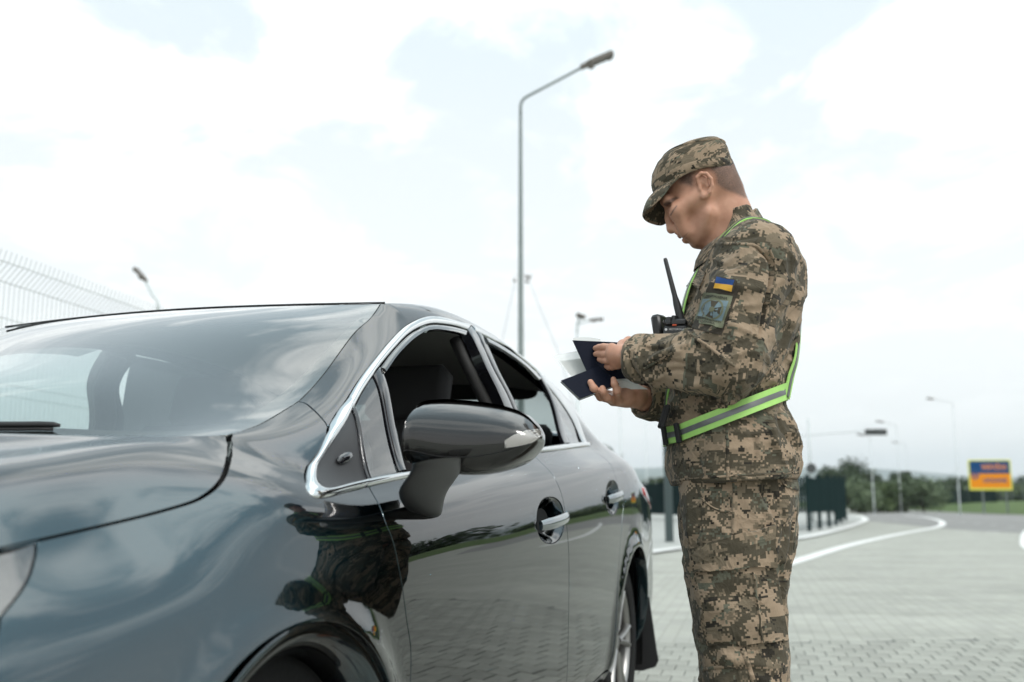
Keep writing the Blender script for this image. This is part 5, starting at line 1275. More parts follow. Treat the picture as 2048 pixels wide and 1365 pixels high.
m = MB(); m.box((2.95, 0, 1.045), (.5, 1.2, .03)); m.build('parcel_shelf', M_TRIMDK, car)
m = MB(); m.box((.52, 0, .90), (.50, 1.38, .14), Matrix.Rotation(R(6), 3, 'Y'), .05); m.box((.62, 0, .72), (.25, 1.36, .32), None, .05); m.build('dashboard', M_TRIMDK, car, angle=60)
m = MB(); m.box((1.5, 0, .31), (2.3, 1.5, .04)); m.build('cabin_floor', M_TRIMDK, car)
sw = Matrix.Translation((.93, -.37, .93)) @ Matrix.Rotation(R(-65), 4, 'Y')
m = MB(); m.tube([sw @ Vector((.185 * math.cos(2 * math.pi * k / 40), .185 * math.sin(2 * math.pi * k / 40), 0)) for k in range(41)], .014, n=10, cap=False)
for a in (10, 170, 270): m.tube([sw @ Vector((0, 0, -.02)), sw @ Vector((.18 * math.cos(R(a)), .18 * math.sin(R(a)), 0))], .016, n=8, flat=.5)
m.lathe([(0, .012), (.055, .008), (.07, -.01), (.065, -.05), (.03, -.25)], 20, sw); m.build('steering_wheel', M_BLACKPL, car, smooth=True)
# pillar linings round the rear of the cabin (pale cloth)
for sgn in (1, -1):
    q = [(2.42, 8.9), (2.56, 8.0), (2.62, 7.2), (2.95, 7.4), (2.9, 9.0), (2.5, 9.7)]
    p_ = np.array([surf([a], [b])[0] - surf_n(np.array([a]), np.array([b]))[0] * .05 for a, b in q]) * np.array([1, sgn, 1])
    m = MB(); p2 = p_ + np.array([0, sgn * .008, 0]); n = len(q); m.add(list(p_) + list(p2), [tuple(range(n)), tuple(range(2 * n - 1, n - 1, -1))] + [(i, (i + 1) % n, n + (i + 1) % n, n + i) for i in range(n)]); m.build('pillar_lining', M_LINER, car)
    c_ = [P(940, 660), P(975, 730), P(1012, 808), P(1050, 893)]
    b1 = np.array([surf([a], [b])[0] - surf_n(np.array([a]), np.array([b]))[0] * .05 for a, b in c_]) * np.array([1, sgn, 1])
    m = MB(); m.tube(b1, .045, n=10, flat=.5, up=(1, 0, 0)); m.build('pillar_lining', M_TRIMDK, car, smooth=True)
print('car done', round(time.time() - T0, 1))
# ---------------------------------------------------------------- the soldier
YS = 2.42; PX0 = .54
def W(px, py, y=0.0):
    """spot at this pixel, y metres beyond the soldier's middle plane, in the soldier's own axes"""
    p = at_depth(px, py, YS + y); return np.array([p[0] - PX0, y, p[2]])
class Field:
    def __init__(s, xs, ys, zs, far=.25):
        s.ax = [np.asarray(a, np.float32) for a in (xs, ys, zs)]; s.F = np.full(tuple(len(a) for a in s.ax), far, np.float32)
    def put(s, fn, lo, hi, k=.01, op='u', m=None):
        m = max(k * 1.5, .015) if m is None else m
        sl = tuple(slice(max(np.searchsorted(a, l - m) - 1, 0), min(np.searchsorted(a, h + m) + 1, len(a))) for a, l, h in zip(s.ax, lo, hi))
        X, Y, Z = s.ax[0][sl[0]][:, None, None], s.ax[1][sl[1]][None, :, None], s.ax[2][sl[2]][None, None, :]
        d = fn(X, Y, Z).astype(np.float32); A = s.F[sl]
        if op == 'u':
            h = np.clip(.5 + .5 * (d - A) / k, 0, 1); s.F[sl] = d + (A - d) * h - k * h * (1 - h)
        else:      # carve
            d = -d; h = np.clip(.5 - .5 * (d - A) / k, 0, 1); s.F[sl] = d + (A - d) * h + k * h * (1 - h)
    def cone(s, a, b, ra, rb, k=.01, op='u'):
        a, b = np.asarray(a, float), np.asarray(b, float); ba = b - a; bb = float(ba @ ba) + 1e-9
        def fn(X, Y, Z):
            px, py, pz = X - a[0], Y - a[1], Z - a[2]; t = np.clip((px * ba[0] + py * ba[1] + pz * ba[2]) / bb, 0, 1)
            return np.sqrt((px - t * ba[0]) ** 2 + (py - t * ba[1]) ** 2 + (pz - t * ba[2]) ** 2) - (ra + t * (rb - ra))
        r = max(ra, rb); s.put(fn, np.minimum(a, b) - r, np.maximum(a, b) + r, k, op)
    def chain(s, pts, rs, k=.01, op='u'):
        for i in range(len(pts) - 1): s.cone(pts[i], pts[i + 1], rs[i], rs[i + 1], k, op)
    def ell(s, c, r, pitch=0.0, k=.01, op='u'):
        c, r = np.asarray(c, float), np.asarray(r, float); cp, sp = math.cos(pitch), math.sin(pitch)
        def fn(X, Y, Z):
            x, y, z = X - c[0], Y - c[1], Z - c[2]
            f = -cp * x - sp * z; u = -sp * x + cp * z            # forward (towards -x, pitched down) and up
            k0 = np.sqrt((f / r[0]) ** 2 + (y / r[1]) ** 2 + (u / r[2]) ** 2); k1 = np.sqrt((f / r[0] ** 2) ** 2 + (y / r[1] ** 2) ** 2 + (u / r[2] ** 2) ** 2)
            return k0 * (k0 - 1) / np.maximum(k1, 1e-6)
        m = r.max(); s.put(fn, c - m, c + m, k, op)
    def stack(s, z, xf, xb, b, n=2.3, yc=None, k=.02, pw=None):
        """a body of elliptical sections: front and back edge and half width by height"""
        z = np.asarray(z); o = np.argsort(z); z = z[o]; xf, xb, b = (np.asarray(q)[o] for q in (xf, xb, b)); yc = np.zeros(len(z)) if yc is None else np.asarray(yc)[o]
        def fn(X, Y, Z):
            Zr = Z[0, 0]; f = np.interp(Zr, z, xf); g = np.interp(Zr, z, xb); bb = np.interp(Zr, z, b); y0 = np.interp(Zr, z, yc)
            cx = ((f + g) / 2)[None, None]; a = np.maximum((g - f) / 2, .01)[None, None]; bb = np.maximum(bb, .01)[None, None]
            q = (np.abs((X - cx) / a) ** n + np.abs((Y - y0[None, None]) / bb) ** n) ** (1 / n)
            d = (q - 1) * np.minimum(a, bb)
            return np.maximum(d, np.maximum(Z - z[-1], z[0] - Z))
        s.put(fn, (xf.min(), (yc - b).min(), z[0]), (xb.max(), (yc + b).max(), z[-1]), k, m=.05)
    def mesh(s):
        F = s.F; inside = F < 0; nx, ny, nz = F.shape
        c = [inside[i:nx - 1 + i, j:ny - 1 + j, k:nz - 1 + k] for i in (0, 1) for j in (0, 1) for k in (0, 1)]
        any_ = c[0] | c[1] | c[2] | c[3] | c[4] | c[5] | c[6] | c[7]; all_ = c[0] & c[1] & c[2] & c[3] & c[4] & c[5] & c[6] & c[7]
        act = any_ & ~all_; I, J, K = np.nonzero(act); idx = np.full(act.shape, -1, np.int32); idx[I, J, K] = np.arange(len(I))
        acc = np.zeros((len(I), 3)); cnt = np.zeros(len(I)); X, Y, Z = s.ax
        cor = [(i, j, k) for i in (0, 1) for j in (0, 1) for k in (0, 1)]
        for a in range(8):
            for b in range(a + 1, 8):
                d = [cor[b][q] - cor[a][q] for q in range(3)]
                if sum(abs(q) for q in d) != 1: continue
                fa = F[I + cor[a][0], J + cor[a][1], K + cor[a][2]]; fb = F[I + cor[b][0], J + cor[b][1], K + cor[b][2]]
                m = (fa < 0) != (fb < 0); t = np.where(m, fa / np.where(m, fa - fb, 1), 0)
                p = np.stack([X[I + cor[a][0]] + t * (X[I + cor[b][0]] - X[I + cor[a][0]]), Y[J + cor[a][1]] + t * (Y[J + cor[b][1]] - Y[J + cor[a][1]]), Z[K + cor[a][2]] + t * (Z[K + cor[b][2]] - Z[K + cor[a][2]])], 1)
                acc += p * m[:, None]; cnt += m
        V = acc / np.maximum(cnt, 1)[:, None]; quads = []
        for ax_ in range(3):
            sl0 = [slice(None)] * 3; sl1 = [slice(None)] * 3; sl0[ax_] = slice(0, -1); sl1[ax_] = slice(1, None)
            e = inside[tuple(sl0)] != inside[tuple(sl1)]; P_ = np.array(np.nonzero(e)).T
            o1, o2 = [q for q in range(3) if q != ax_]
            ok = (P_[:, o1] > 0) & (P_[:, o2] > 0) & (P_[:, o1] < F.shape[o1] - 1) & (P_[:, o2] < F.shape[o2] - 1); P_ = P_[ok]
            def at(d1, d2):
                q = P_.copy(); q[:, o1] += d1; q[:, o2] += d2; return idx[q[:, 0], q[:, 1], q[:, 2]]
            q = np.stack([at(-1, -1), at(0, -1), at(0, 0), at(-1, 0)], 1)
            flip = ~inside[P_[:, 0], P_[:, 1], P_[:, 2]]
            if ax_ == 1: flip = ~flip
            q[flip] = q[flip][:, ::-1]; quads.append(q)
        return V, np.vstack(quads)
def relax(V, F, it=2, lam=.5):
    e = np.vstack([F[:, [i, (i + 1) % 4]] for i in range(4)]); n = len(V)
    for _ in range(it):
        a = np.zeros_like(V); c = np.zeros(n)
        for i, j in ((0, 1), (1, 0)):
            for d in range(3): a[:, d] += np.bincount(e[:, i], V[e[:, j], d], n)
            c += np.bincount(e[:, i], minlength=n)
        V = V + lam * (a / np.maximum(c, 1)[:, None] - V)
    return V
def vnormals(V, F):
    fn = np.cross(V[F[:, 2]] - V[F[:, 0]], V[F[:, 3]] - V[F[:, 1]]); N = np.zeros_like(V)
    for i in range(4):
        for d in range(3): N[:, d] += np.bincount(F[:, i], fn[:, d], len(V))
    return N / np.maximum(np.linalg.norm(N, axis=1, keepdims=True), 1e-9)
def loc_px(V): return to_px(V + np.array([PX0, YS, 0]))
CAMV = np.array([-PX0, -YS, CAM_H])
def strokes(V, N, lst, gain=1.5):
    """cloth folds traced on the photograph: (points, width px, height m); they sit on the side that faces the camera"""
    px = loc_px(V); vd = CAMV - V; vd /= np.linalg.norm(vd, axis=1, keepdims=True); face = np.clip(((N * vd).sum(1) - .05) / .25, 0, 1)
    out = np.zeros(len(V))
    for pts, w, amp in lst:
        c = smooth_poly(pts, 5); lo, hi = c.min(0) - 3 * w, c.max(0) + 3 * w
        m = np.nonzero((px[:, 0] > lo[0]) & (px[:, 0] < hi[0]) & (px[:, 1] > lo[1]) & (px[:, 1] < hi[1]) & (face > 0))[0]
        if not len(m): continue
        best = np.full(len(m), 1e9); tt = np.zeros(len(m)); L = len(c) - 1
        for i in range(L):
            a, b = c[i], c[i + 1]; ab = b - a; t = np.clip(((px[m] - a) @ ab) / (ab @ ab + 1e-9), 0, 1); d = np.linalg.norm(px[m] - a - t[:, None] * ab, axis=1)
            k = d < best; best[k] = d[k]; tt[k] = (i + t[k]) / L
        out[m] += gain * amp * (np.exp(-(best / w) ** 2) if amp > 0 else np.exp(-(best / (w * .62)) ** 1.15)) * np.sin(np.pi * np.clip(tt * .9 + .05, 0, 1)) ** .6 * face[m]
    return V + N * out[:, None]
from mathutils import noise as mnoise
def nz(V, sc, off=0.0):
    return np.array([mnoise.noise(Vector((v[0] * sc[0] + off, v[1] * sc[1] + off * .7, v[2] * sc[2] - off))) for v in V])

# ---- cloth with a printed block camouflage
def camo_mat(name, seed=0.0, cell=.0045):
    m, nt, b = mat_new(name); b.inputs['Roughness'].default_value = .92; b.inputs['Specular IOR Level'].default_value = .12; b.inputs['Sheen Weight'].default_value = .08
    L = nt.links.new; N_ = nt.nodes.new
    uv = N_('ShaderNodeUVMap'); uv.uv_map = 'UVMap'
    sn = N_('ShaderNodeVectorMath'); sn.operation = 'SNAP'; sn.inputs[1].default_value = (cell, cell, 1); L(uv.outputs[0], sn.inputs[0])
    def noise(scale, sx, off, det=1.0, rough=.5):
        mp = N_('ShaderNodeMapping'); mp.inputs['Location'].default_value = (off + seed, off * .37 - seed, seed * 1.3); mp.inputs['Scale'].default_value = (1, sx, 1); L(sn.outputs[0], mp.inputs[0])
        n = N_('ShaderNodeTexNoise'); n.inputs['Scale'].default_value = scale; n.inputs['Detail'].default_value = det; n.inputs['Roughness'].default_value = rough; n.inputs['Distortion'].default_value = .5; L(mp.outputs[0], n.inputs['Vector']); return n.outputs['Fac']
    wh = N_('ShaderNodeTexWhiteNoise'); wh.noise_dimensions = '2D'; L(sn.outputs[0], wh.inputs['Vector'])
    def mth(op, a, c, d=None):
        n = N_('ShaderNodeMath'); n.operation = op
        for i, v in enumerate((a, c, d)):
            if v is None: continue
            if isinstance(v, (int, float)): n.inputs[i].default_value = v
            else: L(v, n.inputs[i])
        return n.outputs[0]
    jit = mth('MULTIPLY_ADD', wh.outputs[0], .105, -.052)
    def step(fac, th): return mth('GREATER_THAN', mth('ADD', fac, jit), th)
    def mix(f, a, c):
        n = N_('ShaderNodeMix'); n.data_type = 'RGBA'; L(f, n.inputs['Factor'])
        for v, s_ in ((a, 'A'), (c, 'B')):
            if isinstance(v, tuple): n.inputs[s_].default_value = (*v, 1)
            else: L(v, n.inputs[s_])
        return n.outputs['Result']
    TAN, OLV, GRN, DRK, MID = (.285, .214, .148), (.074, .063, .044), (.115, .114, .084), (.032, .028, .022), (.165, .132, .092)
    c = mix(step(noise(15, 1.7, 1.3, 2.5), .508), OLV, TAN)
    c = mix(step(noise(13, 1.6, 7.7, 2.5), .612), c, GRN)
    c = mix(step(noise(19, 1.5, 3.9, 2.5), .585), c, MID)
    c = mix(step(noise(23, 1.5, 11.2, 2.5), .650), c, DRK)
    c = mix(step(noise(44, 1.3, 17.1, 1), .690), c, TAN)
    # a little fading along wear, thread relief
    n2 = N_('ShaderNodeTexNoise'); n2.inputs['Scale'].default_value = 9; n2.inputs['Detail'].default_value = 5; L(uv.outputs[0], n2.inputs['Vector'])
    sc = N_('ShaderNodeVectorMath'); sc.operation = 'SCALE'; L(c, sc.inputs[0]); L(mth('MULTIPLY_ADD', n2.outputs['Fac'], .36, .82), sc.inputs['Scale']); L(sc.outputs[0], b.inputs['Base Color'])
    tc = N_('ShaderNodeTexCoord')
    n3 = N_('ShaderNodeTexNoise'); n3.inputs['Scale'].default_value = 26; n3.inputs['Detail'].default_value = 4; n3.inputs['Roughness'].default_value = .55; n3.inputs['Distortion'].default_value = 1.2; L(tc.outputs['Object'], n3.inputs['Vector'])
    mp = N_('ShaderNodeMapping'); mp.inputs['Scale'].default_value = (1400, 1400, 1); L(uv.outputs[0], mp.inputs[0]); wv = N_('ShaderNodeTexChecker'); wv.inputs['Scale'].default_value = 1; L(mp.outputs[0], wv.inputs['Vector'])
    n6 = N_('ShaderNodeTexNoise'); n6.inputs['Scale'].default_value = 15; n6.inputs['Detail'].default_value = 3; n6.inputs['Distortion'].default_value = .6; L(tc.outputs['Object'], n6.inputs['Vector'])
    rg = mth('POWER', mth('SUBTRACT', 1.0, mth('MULTIPLY', mth('ABSOLUTE', mth('SUBTRACT', n6.outputs['Fac'], .5), 0.0), 5.0)), 3.0); rgc = N_('ShaderNodeClamp'); L(rg, rgc.inputs['Value'])
    b0 = N_('ShaderNodeBump'); b0.inputs['Strength'].default_value = .35; b0.inputs['Distance'].default_value = .006; L(rgc.outputs[0], b0.inputs['Height'])
    b1 = N_('ShaderNodeBump'); L(b0.outputs[0], b1.inputs['Normal']); b1.inputs['Strength'].default_value = .40; b1.inputs['Distance'].default_value = .010; L(n3.outputs['Fac'], b1.inputs['Height'])
    L(b1.outputs[0], b.inputs['Normal'])
    return m
M_CAMO = camo_mat('camouflage_cloth'); M_CAMO_T = camo_mat('camouflage_trousers', 4.3); M_CAMO_C = camo_mat('camouflage_cap', 9.1, .0048)
def region_uv(V, F, regs):
    """regs: list of (test distance fn, uv fn); every face takes the nearest region, as sewn pieces do"""
    C_ = V[F].mean(1); D = np.stack([r[0](C_) for r in regs], 1); k = D.argmin(1); uv = np.zeros((len(F), F.shape[1], 2))
    for i, r in enumerate(regs):
        m = k == i
        if m.any(): uv[m] = r[1](V[F[m]].reshape(-1, 3)).reshape(-1, F.shape[1], 2)
    return uv.reshape(-1, 2), k
def axis_uv(a, b, r, off, side=(0, -1, 0)):
    a, b = np.asarray(a), np.asarray(b); ax = (b - a) / np.linalg.norm(b - a); s = np.asarray(side, float); s -= ax * (s @ ax); s /= np.linalg.norm(s); t = np.cross(ax, s)
    def uvf(P_):
        q = P_ - a; h = q @ ax; qs = q @ s; ang = np.arctan2(q @ t, np.where(qs > -.02, np.sqrt(qs ** 2 + .035 ** 2), qs)); return np.stack([ang * r + off[0], h + off[1]], 1)
    def dist(P_):
        q = P_ - a; h = np.clip(q @ ax, 0, np.linalg.norm(b - a)); return np.linalg.norm(q - h[:, None] * ax, axis=1) - r
    return dist, uvf

# ---- traced edges
T_BACK = [(1512, 428), (1519, 440), (1548, 461), (1577, 481), (1598, 511), (1612, 546), (1617, 578), (1615, 610), (1606, 655), (1596, 720), (1580, 770), (1571, 792), (1574, 815), (1592, 845), (1607, 880), (1612, 905), (1609, 935), (1602, 958)]
T_FRONT = [(1430, 478), (1408, 505), (1392, 530), (1374, 565), (1362, 605), (1353, 650), (1345, 700), (1335, 760), (1324, 805), (1322, 840), (1334, 875), (1331, 905), (1331, 935), (1337, 974)]
tb = np.array([W(*q) for q in T_BACK]); tf = np.array([W(*q) for q in T_FRONT])
zz = np.linspace(.900, 1.585, 46)
XB = np.interp(zz, tb[::-1, 2], tb[::-1, 0]); XF = np.interp(zz, tf[::-1, 2], tf[::-1, 0])
BW = np.interp(zz, [.915, 1.0, 1.10, 1.20, 1.30, 1.38, 1.43, 1.465, 1.50, 1.535, 1.585], [.220, .205, .186, .188, .196, .200, .197, .170, .118, .080, .066])
S_L, E_L, W_L = W(1512, 520, -.195), W(1458, 728, -.225), W(1262, 714, -.120)
S_R, E_R, W_R = S_L * np.array([1, -1, 1]), W(1478, 812, .185), W(1288, 797, .03)
# ---- jacket
XFo, XBo = XF.copy(), XB.copy()                 # the edge one sees is not the middle of the body: the near flank covers the back edge, the far one the front
XF = (XF + PX0) * 1.028 - PX0; XB = (XB + PX0) * .966 - PX0
fj = Field(np.arange(-.42, .24, .0042), np.arange(-.36, .36, .0045), np.arange(.880, 1.62, .0042))
fj.stack(zz, XF, XB, BW, n=2.35, k=.02)
fj.cone(W(1500, 500, -.10), S_L, .062, .078, .05); fj.cone(W(1500, 500, -.10) * np.array([1, -1, 1]), S_R, .062, .078, .05)
def lerp(a, b, t): return np.asarray(a) * (1 - t) + np.asarray(b) * t
fj.chain([S_L, lerp(S_L, E_L, .35), lerp(S_L, E_L, .75), E_L], [.080, .084, .078, .070], .03)
fj.chain([E_L + np.array([0, 0, -.004]), lerp(E_L, W_L, .3), lerp(E_L, W_L, .62), lerp(E_L, W_L, .88), W_L], [.069, .065, .0565, .046, .0385], .02)
fj.chain([S_R, lerp(S_R, E_R, .5), E_R], [.080, .080, .068], .03)
fj.chain([E_R, lerp(E_R, W_R, .5), W_R], [.066, .056, .046], .02)
_hx0, _hx1 = W(1337, 973)[0], W(1602, 957)[0]; _hz0, _hz1 = W(1337, 972)[2], W(1602, 958)[2]
fj.put(lambda X, Y, Z: (Z - (_hz0 + (X - _hx0) * (_hz1 - _hz0) / (_hx1 - _hx0))) + 0 * Y, (-.4, -.3, .90), (.25, .3, .935), .003, 'c', m=.02)
# hollow at the cuffs so that the wrist stands free inside
dL = (W_L - E_L) / np.linalg.norm(W_L - E_L); dR = (W_R - E_R) / np.linalg.norm(W_R - E_R)
def plane_cut(f, p, n, rad):
    f.put(lambda X, Y, Z: np.maximum(-((X - p[0]) * n[0] + (Y - p[1]) * n[1] + (Z - p[2]) * n[2]), np.sqrt((X - p[0]) ** 2 + (Y - p[1]) ** 2 + (Z - p[2]) ** 2) - rad), p - rad, p + rad, .004, 'c')
plane_cut(fj, W_L + dL * .006, dL, .075); plane_cut(fj, W_R + dR * .006, dR, .085)
fj.cone(W_L - dL * .035, W_L + dL * .05, .030, .031, .004, 'c'); fj.cone(W_R - dR * .035, W_R + dR * .05, .036, .037, .004, 'c')
jV, jF = fj.mesh(); jV = relax(jV, jF, 3); jN = vnormals(jV, jF)
# loose cloth: broad soft creases, then the traced folds
dsl = np.abs((jV - E_L) @ dL)
rdg = lambda n, k: np.clip(1 - np.abs(n) * k, 0, 1) ** 1.6
fold = (np.abs(nz(jV, (9, 9, 7), 3.1)) - .22) * .016 - rdg(nz(jV, (11, 11, 15), 8.4), 3.2) * .0055 - rdg(nz(jV, (24, 24, 17), 2.2), 2.6) * .0013
fold = fold * np.clip((jV[:, 2] - .915) / .05, .1, 1)
el = np.exp(-(np.linalg.norm(jV - E_L, axis=1) / .11) ** 2) + np.exp(-(np.linalg.norm(jV - lerp(E_L, W_L, .75), axis=1) / .08) ** 2)
jV = jV - jN * (fold * (1 + .5 * el))[:, None]; jN = vnormals(jV, jF)
JS = [([(1373, 663), (1388, 676), (1426, 702), (1470, 735)], 6, .007), ([(1380, 655), (1400, 690), (1440, 712)], 9, -.008), ([(1285, 733), (1329, 706), (1361, 704)], 6, .007), ([(1290, 742), (1330, 722), (1372, 728)], 6, -.007),
      ([(1256, 702), (1267, 743), (1303, 780)], 6, -.007), ([(1246, 700), (1252, 728), (1262, 755)], 5, .004), ([(1272, 700), (1285, 745), (1325, 782)], 7, .006), ([(1290, 695), (1312, 700), (1340, 690)], 6, -.006), ([(1310, 750), (1360, 740), (1430, 765)], 9, -.007),
      ([(1330, 768), (1390, 770), (1445, 750)], 9, .006), ([(1395, 610), (1420, 640), (1470, 640)], 10, -.006), ([(1405, 590), (1450, 560), (1500, 575)], 9, .004), ([(1420, 520), (1450, 535), (1500, 520)], 8, -.005), ([(1480, 600), (1510, 660), (1500, 720)], 10, -.006), ([(1455, 600), (1470, 660), (1462, 715)], 10, .005),
      ([(1510, 493), (1542, 520), (1545, 560), (1532, 620), (1520, 690)], 6, -.016), ([(1560, 480), (1566, 540), (1555, 600)], 8, .005), ([(1595, 572), (1570, 610), (1535, 660)], 7, -.007), ([(1605, 600), (1580, 660), (1560, 720)], 8, .006), ([(1598, 660), (1575, 720), (1530, 770)], 8, -.006),
      ([(1420, 470), (1460, 480), (1530, 470)], 6, -.004), ([(1395, 550), (1385, 600), (1375, 640)], 6, -.006), ([(1560, 815), (1562, 850), (1595, 900)], 6, -.008), ([(1575, 825), (1590, 870), (1606, 900)], 5, .006), ([(1545, 830), (1550, 880), (1570, 930)], 8, .006), ([(1500, 850), (1510, 900), (1500, 950)], 9, -.005), ([(1400, 880), (1395, 920), (1405, 960)], 9, -.006),
      ([(1360, 890), (1352, 920), (1360, 960)], 7, .005), ([(1440, 790), (1500, 800), (1555, 770)], 9, -.007), ([(1370, 800), (1420, 815), (1480, 805)], 8, .006), ([(1370, 825), (1430, 832), (1490, 815)], 6, -.005), ([(1365, 840), (1460, 822), (1568, 780)], 8, -.006)]
jV = strokes(jV, jN, JS)
R_torso = (lambda P_: np.abs(P_[:, 1]) * 0 + np.maximum(np.sqrt(((P_[:, 0] - np.interp(P_[:, 2], zz, (XF + XB) / 2)) / np.interp(P_[:, 2], zz, (XB - XF) / 2)) ** 2 + (P_[:, 1] / np.interp(P_[:, 2], zz, BW)) ** 2) - 1, -1) * .15,
           lambda P_: np.stack([np.arctan2(P_[:, 0] - np.interp(P_[:, 2], zz, (XF + XB) / 2), -P_[:, 1] * .85) * .18 + 2.0, P_[:, 2]], 1))
jUV, _ = region_uv(jV, jF, [R_torso, axis_uv(S_L + np.array([0, 0, .02]), lerp(S_L, E_L, .93), .080, (5, 0)), axis_uv(lerp(E_L, W_L, -.35), W_L, .060, (8.2, .5)), axis_uv(S_R, E_R, .080, (11, 0)), axis_uv(lerp(E_R, W_R, .06), W_R, .056, (14, 0))])

# ---- trousers
T_LF = [(1352, 940), (1355, 975), (1354, 1002), (1363, 1070), (1373, 1155), (1385, 1241), (1400, 1322), (1404, 1365), (1408, 1430)]
T_LB = [(1606, 930), (1608, 975), (1606, 1014), (1599, 1080), (1590, 1120), (1578, 1160), (1572, 1200), (1576, 1250), (1580, 1300), (1582, 1365), (1586, 1430)]
lf = np.array([W(*q, -.10) for q in T_LF]); lb = np.array([W(*q, -.10) for q in T_LB])
zl = np.linspace(.10, .985, 50)
LF = np.interp(zl, lf[::-1, 2], lf[::-1, 0]); LB_ = np.interp(zl, lb[::-1, 2], lb[::-1, 0])
top_ = np.clip((zl - .86) / .10, 0, 1); LF = LF + top_ * .014; LB_ = LB_ - top_ * .012
low = np.clip((.45 - zl) / .30, 0, 1); LF = LF + low * .012; LB_ = LB_ - low * .055
bl = np.interp(zl, [.1, .3, .5, .7, .82, .93, .985], [.070, .085, .092, .098, .102, .096, .086]); yl = np.interp(zl, [.1, .5, .8, .985], [-.105, -.105, -.096, -.085])
LF = (LF + PX0) * 1.012 - PX0; LB_ = (LB_ + PX0) * .984 - PX0
ft = Field(np.arange(-.26, .20, .0045), np.arange(-.26, .27, .0048), np.arange(.09, 1.0, .0048))
ft.stack(zl, LF, LB_, bl, n=2.2, yc=yl, k=.015); ft.stack(zl, LF + .030, LB_ + np.interp(zl, [.1, .5, .7, .9], [.034, .030, .010, 0]), bl, n=2.2, yc=-yl + .01, k=.010)
tV, tF = ft.mesh(); tV = relax(tV, tF, 3); tN = vnormals(tV, tF)
fold = (np.abs(nz(tV, (8, 8, 6), 5.5)) - .22) * .015 - rdg(nz(tV, (10, 10, 12), 1.2), 3.2) * .0055 - rdg(nz(tV, (22, 22, 14), 6.2), 2.6) * .0013
tV = tV - tN * fold[:, None]; tN = vnormals(tV, tF)
TS = [([(1501, 962), (1533, 1023), (1551, 1052)], 5, .007), ([(1515, 975), (1545, 1020), (1560, 1060)], 8, -.008), ([(1545, 985), (1570, 1050), (1560, 1110)], 9, -.007), ([(1600, 1000), (1588, 1060), (1578, 1110), (1565, 1160)], 6, -.012), ([(1590, 1060), (1570, 1120), (1572, 1180)], 6, .006), ([(1560, 1130), (1567, 1200), (1575, 1270)], 6, -.007),
      ([(1395, 990), (1400, 1040), (1390, 1090)], 9, -.005), ([(1375, 985), (1378, 1060), (1388, 1120)], 6, .004), ([(1420, 1170), (1470, 1190), (1530, 1165)], 10, -.006), ([(1400, 1230), (1450, 1215), (1500, 1240)], 9, .005), ([(1400, 1300), (1460, 1285), (1540, 1310)], 8, -.007), ([(1410, 1325), (1470, 1318), (1560, 1340)], 9, .006), ([(1440, 1345), (1500, 1340), (1575, 1365)], 8, -.006), ([(1500, 1240), (1530, 1260), (1560, 1300)], 8, .005), ([(1450, 985), (1470, 1010), (1465, 1050)], 9, .004)]
tV = strokes(tV, tN, TS, 1.0)
cxl = lambda P_: np.interp(P_[:, 2], zl, (LF + LB_) / 2)
tUV, _ = region_uv(tV, tF, [(lambda P_: np.where(P_[:, 1] < 0, 0, 1.0), lambda P_: np.stack([np.arctan2(P_[:, 0] - cxl(P_), -(P_[:, 1] + .10)) * .12 + 1.0, P_[:, 2] + 3], 1)),
                        (lambda P_: np.where(P_[:, 1] < 0, 1.0, 0), lambda P_: np.stack([np.arctan2(P_[:, 0] - cxl(P_), -(P_[:, 1] - .10)) * .12 + 4.0, P_[:, 2] + 7], 1))])
print('cloth', len(jV), len(tV), round(time.time() - T0, 1))

# ---- the body: head, neck, hands and all that the clothes hide, one surface
def ax_(parts):
    out = []
    for lo, hi, st in parts: out.append(np.arange(lo, hi, st))
    return np.unique(np.round(np.concatenate(out), 5))
PT = R(31)
H_ = lambda x, y, o=0.0: W(x, y, o)
fb = Field(ax_([(-.44, -.02, .0019), (-.02, .22, .008)]), ax_([(-.34, -.145, .012), (-.145, .125, .0022), (.125, .34, .012)]), ax_([(0, 1.10, .014), (1.10, 1.27, .0019), (1.27, 1.455, .012), (1.455, 1.80, .0020), (1.80, 1.83, .012)]))
fb.ell(H_(1396, 352), (.090, .073, .078), PT, .02)                        # skull
fb.ell(H_(1428, 366), (.052, .066, .062), PT, .03)
fb.ell(H_(1384, 406), (.056, .064, .078), PT, .02)                        # face
fb.ell(H_(1401, 450), (.041, .046, .047), PT, .02)
for s in (-1, 1):
    fb.cone(H_(1418, 430, s * .049), H_(1392, 478, s * .020), .017, .0145, .025)   # jaw
    fb.cone(H_(1405, 385, s * .062), H_(1356, 420, s * .046), .018, .017, .022)   # cheekbone
    fb.cone(H_(1352, 424, s * .040), H_(1372, 465, s * .030), .017, .015, .022)   # cheek
fb.ell(H_(1394, 484), (.0165, .020, .0165), PT, .014)                       # chin
fb.cone(H_(1334, 400, -.036), H_(1334, 400, .036), .012, .012, .014)      # brow
fb.cone(H_(1330, 403, -.012), H_(1330, 403, .012), .012, .012, .012)
for s in (-1, 1):
    fb.ell(H_(1336, 419, s * .034), (.013, .017, .012), PT, .008, 'c')    # sockets
    fb.ell(H_(1347, 420, s * .033), (.0135, .0160, .0115), PT, .005)       # lids over lowered eyes
    fb.cone(H_(1342, 429, s * .022), H_(1352, 414, s * .047), .0028, .0024, .003, 'c'); fb.cone(H_(1347, 437, s * .022), H_(1360, 425, s * .046), .0022, .002, .006, 'c'); fb.cone(H_(1432, 425, s * .066), H_(1420, 488, s * .050), .0048, .0052, .012, 'c')   # lash line
fb.chain([H_(1336, 416), H_(1338, 436), H_(1343, 458)], [.0085, .0095, .0125], .008)   # nose
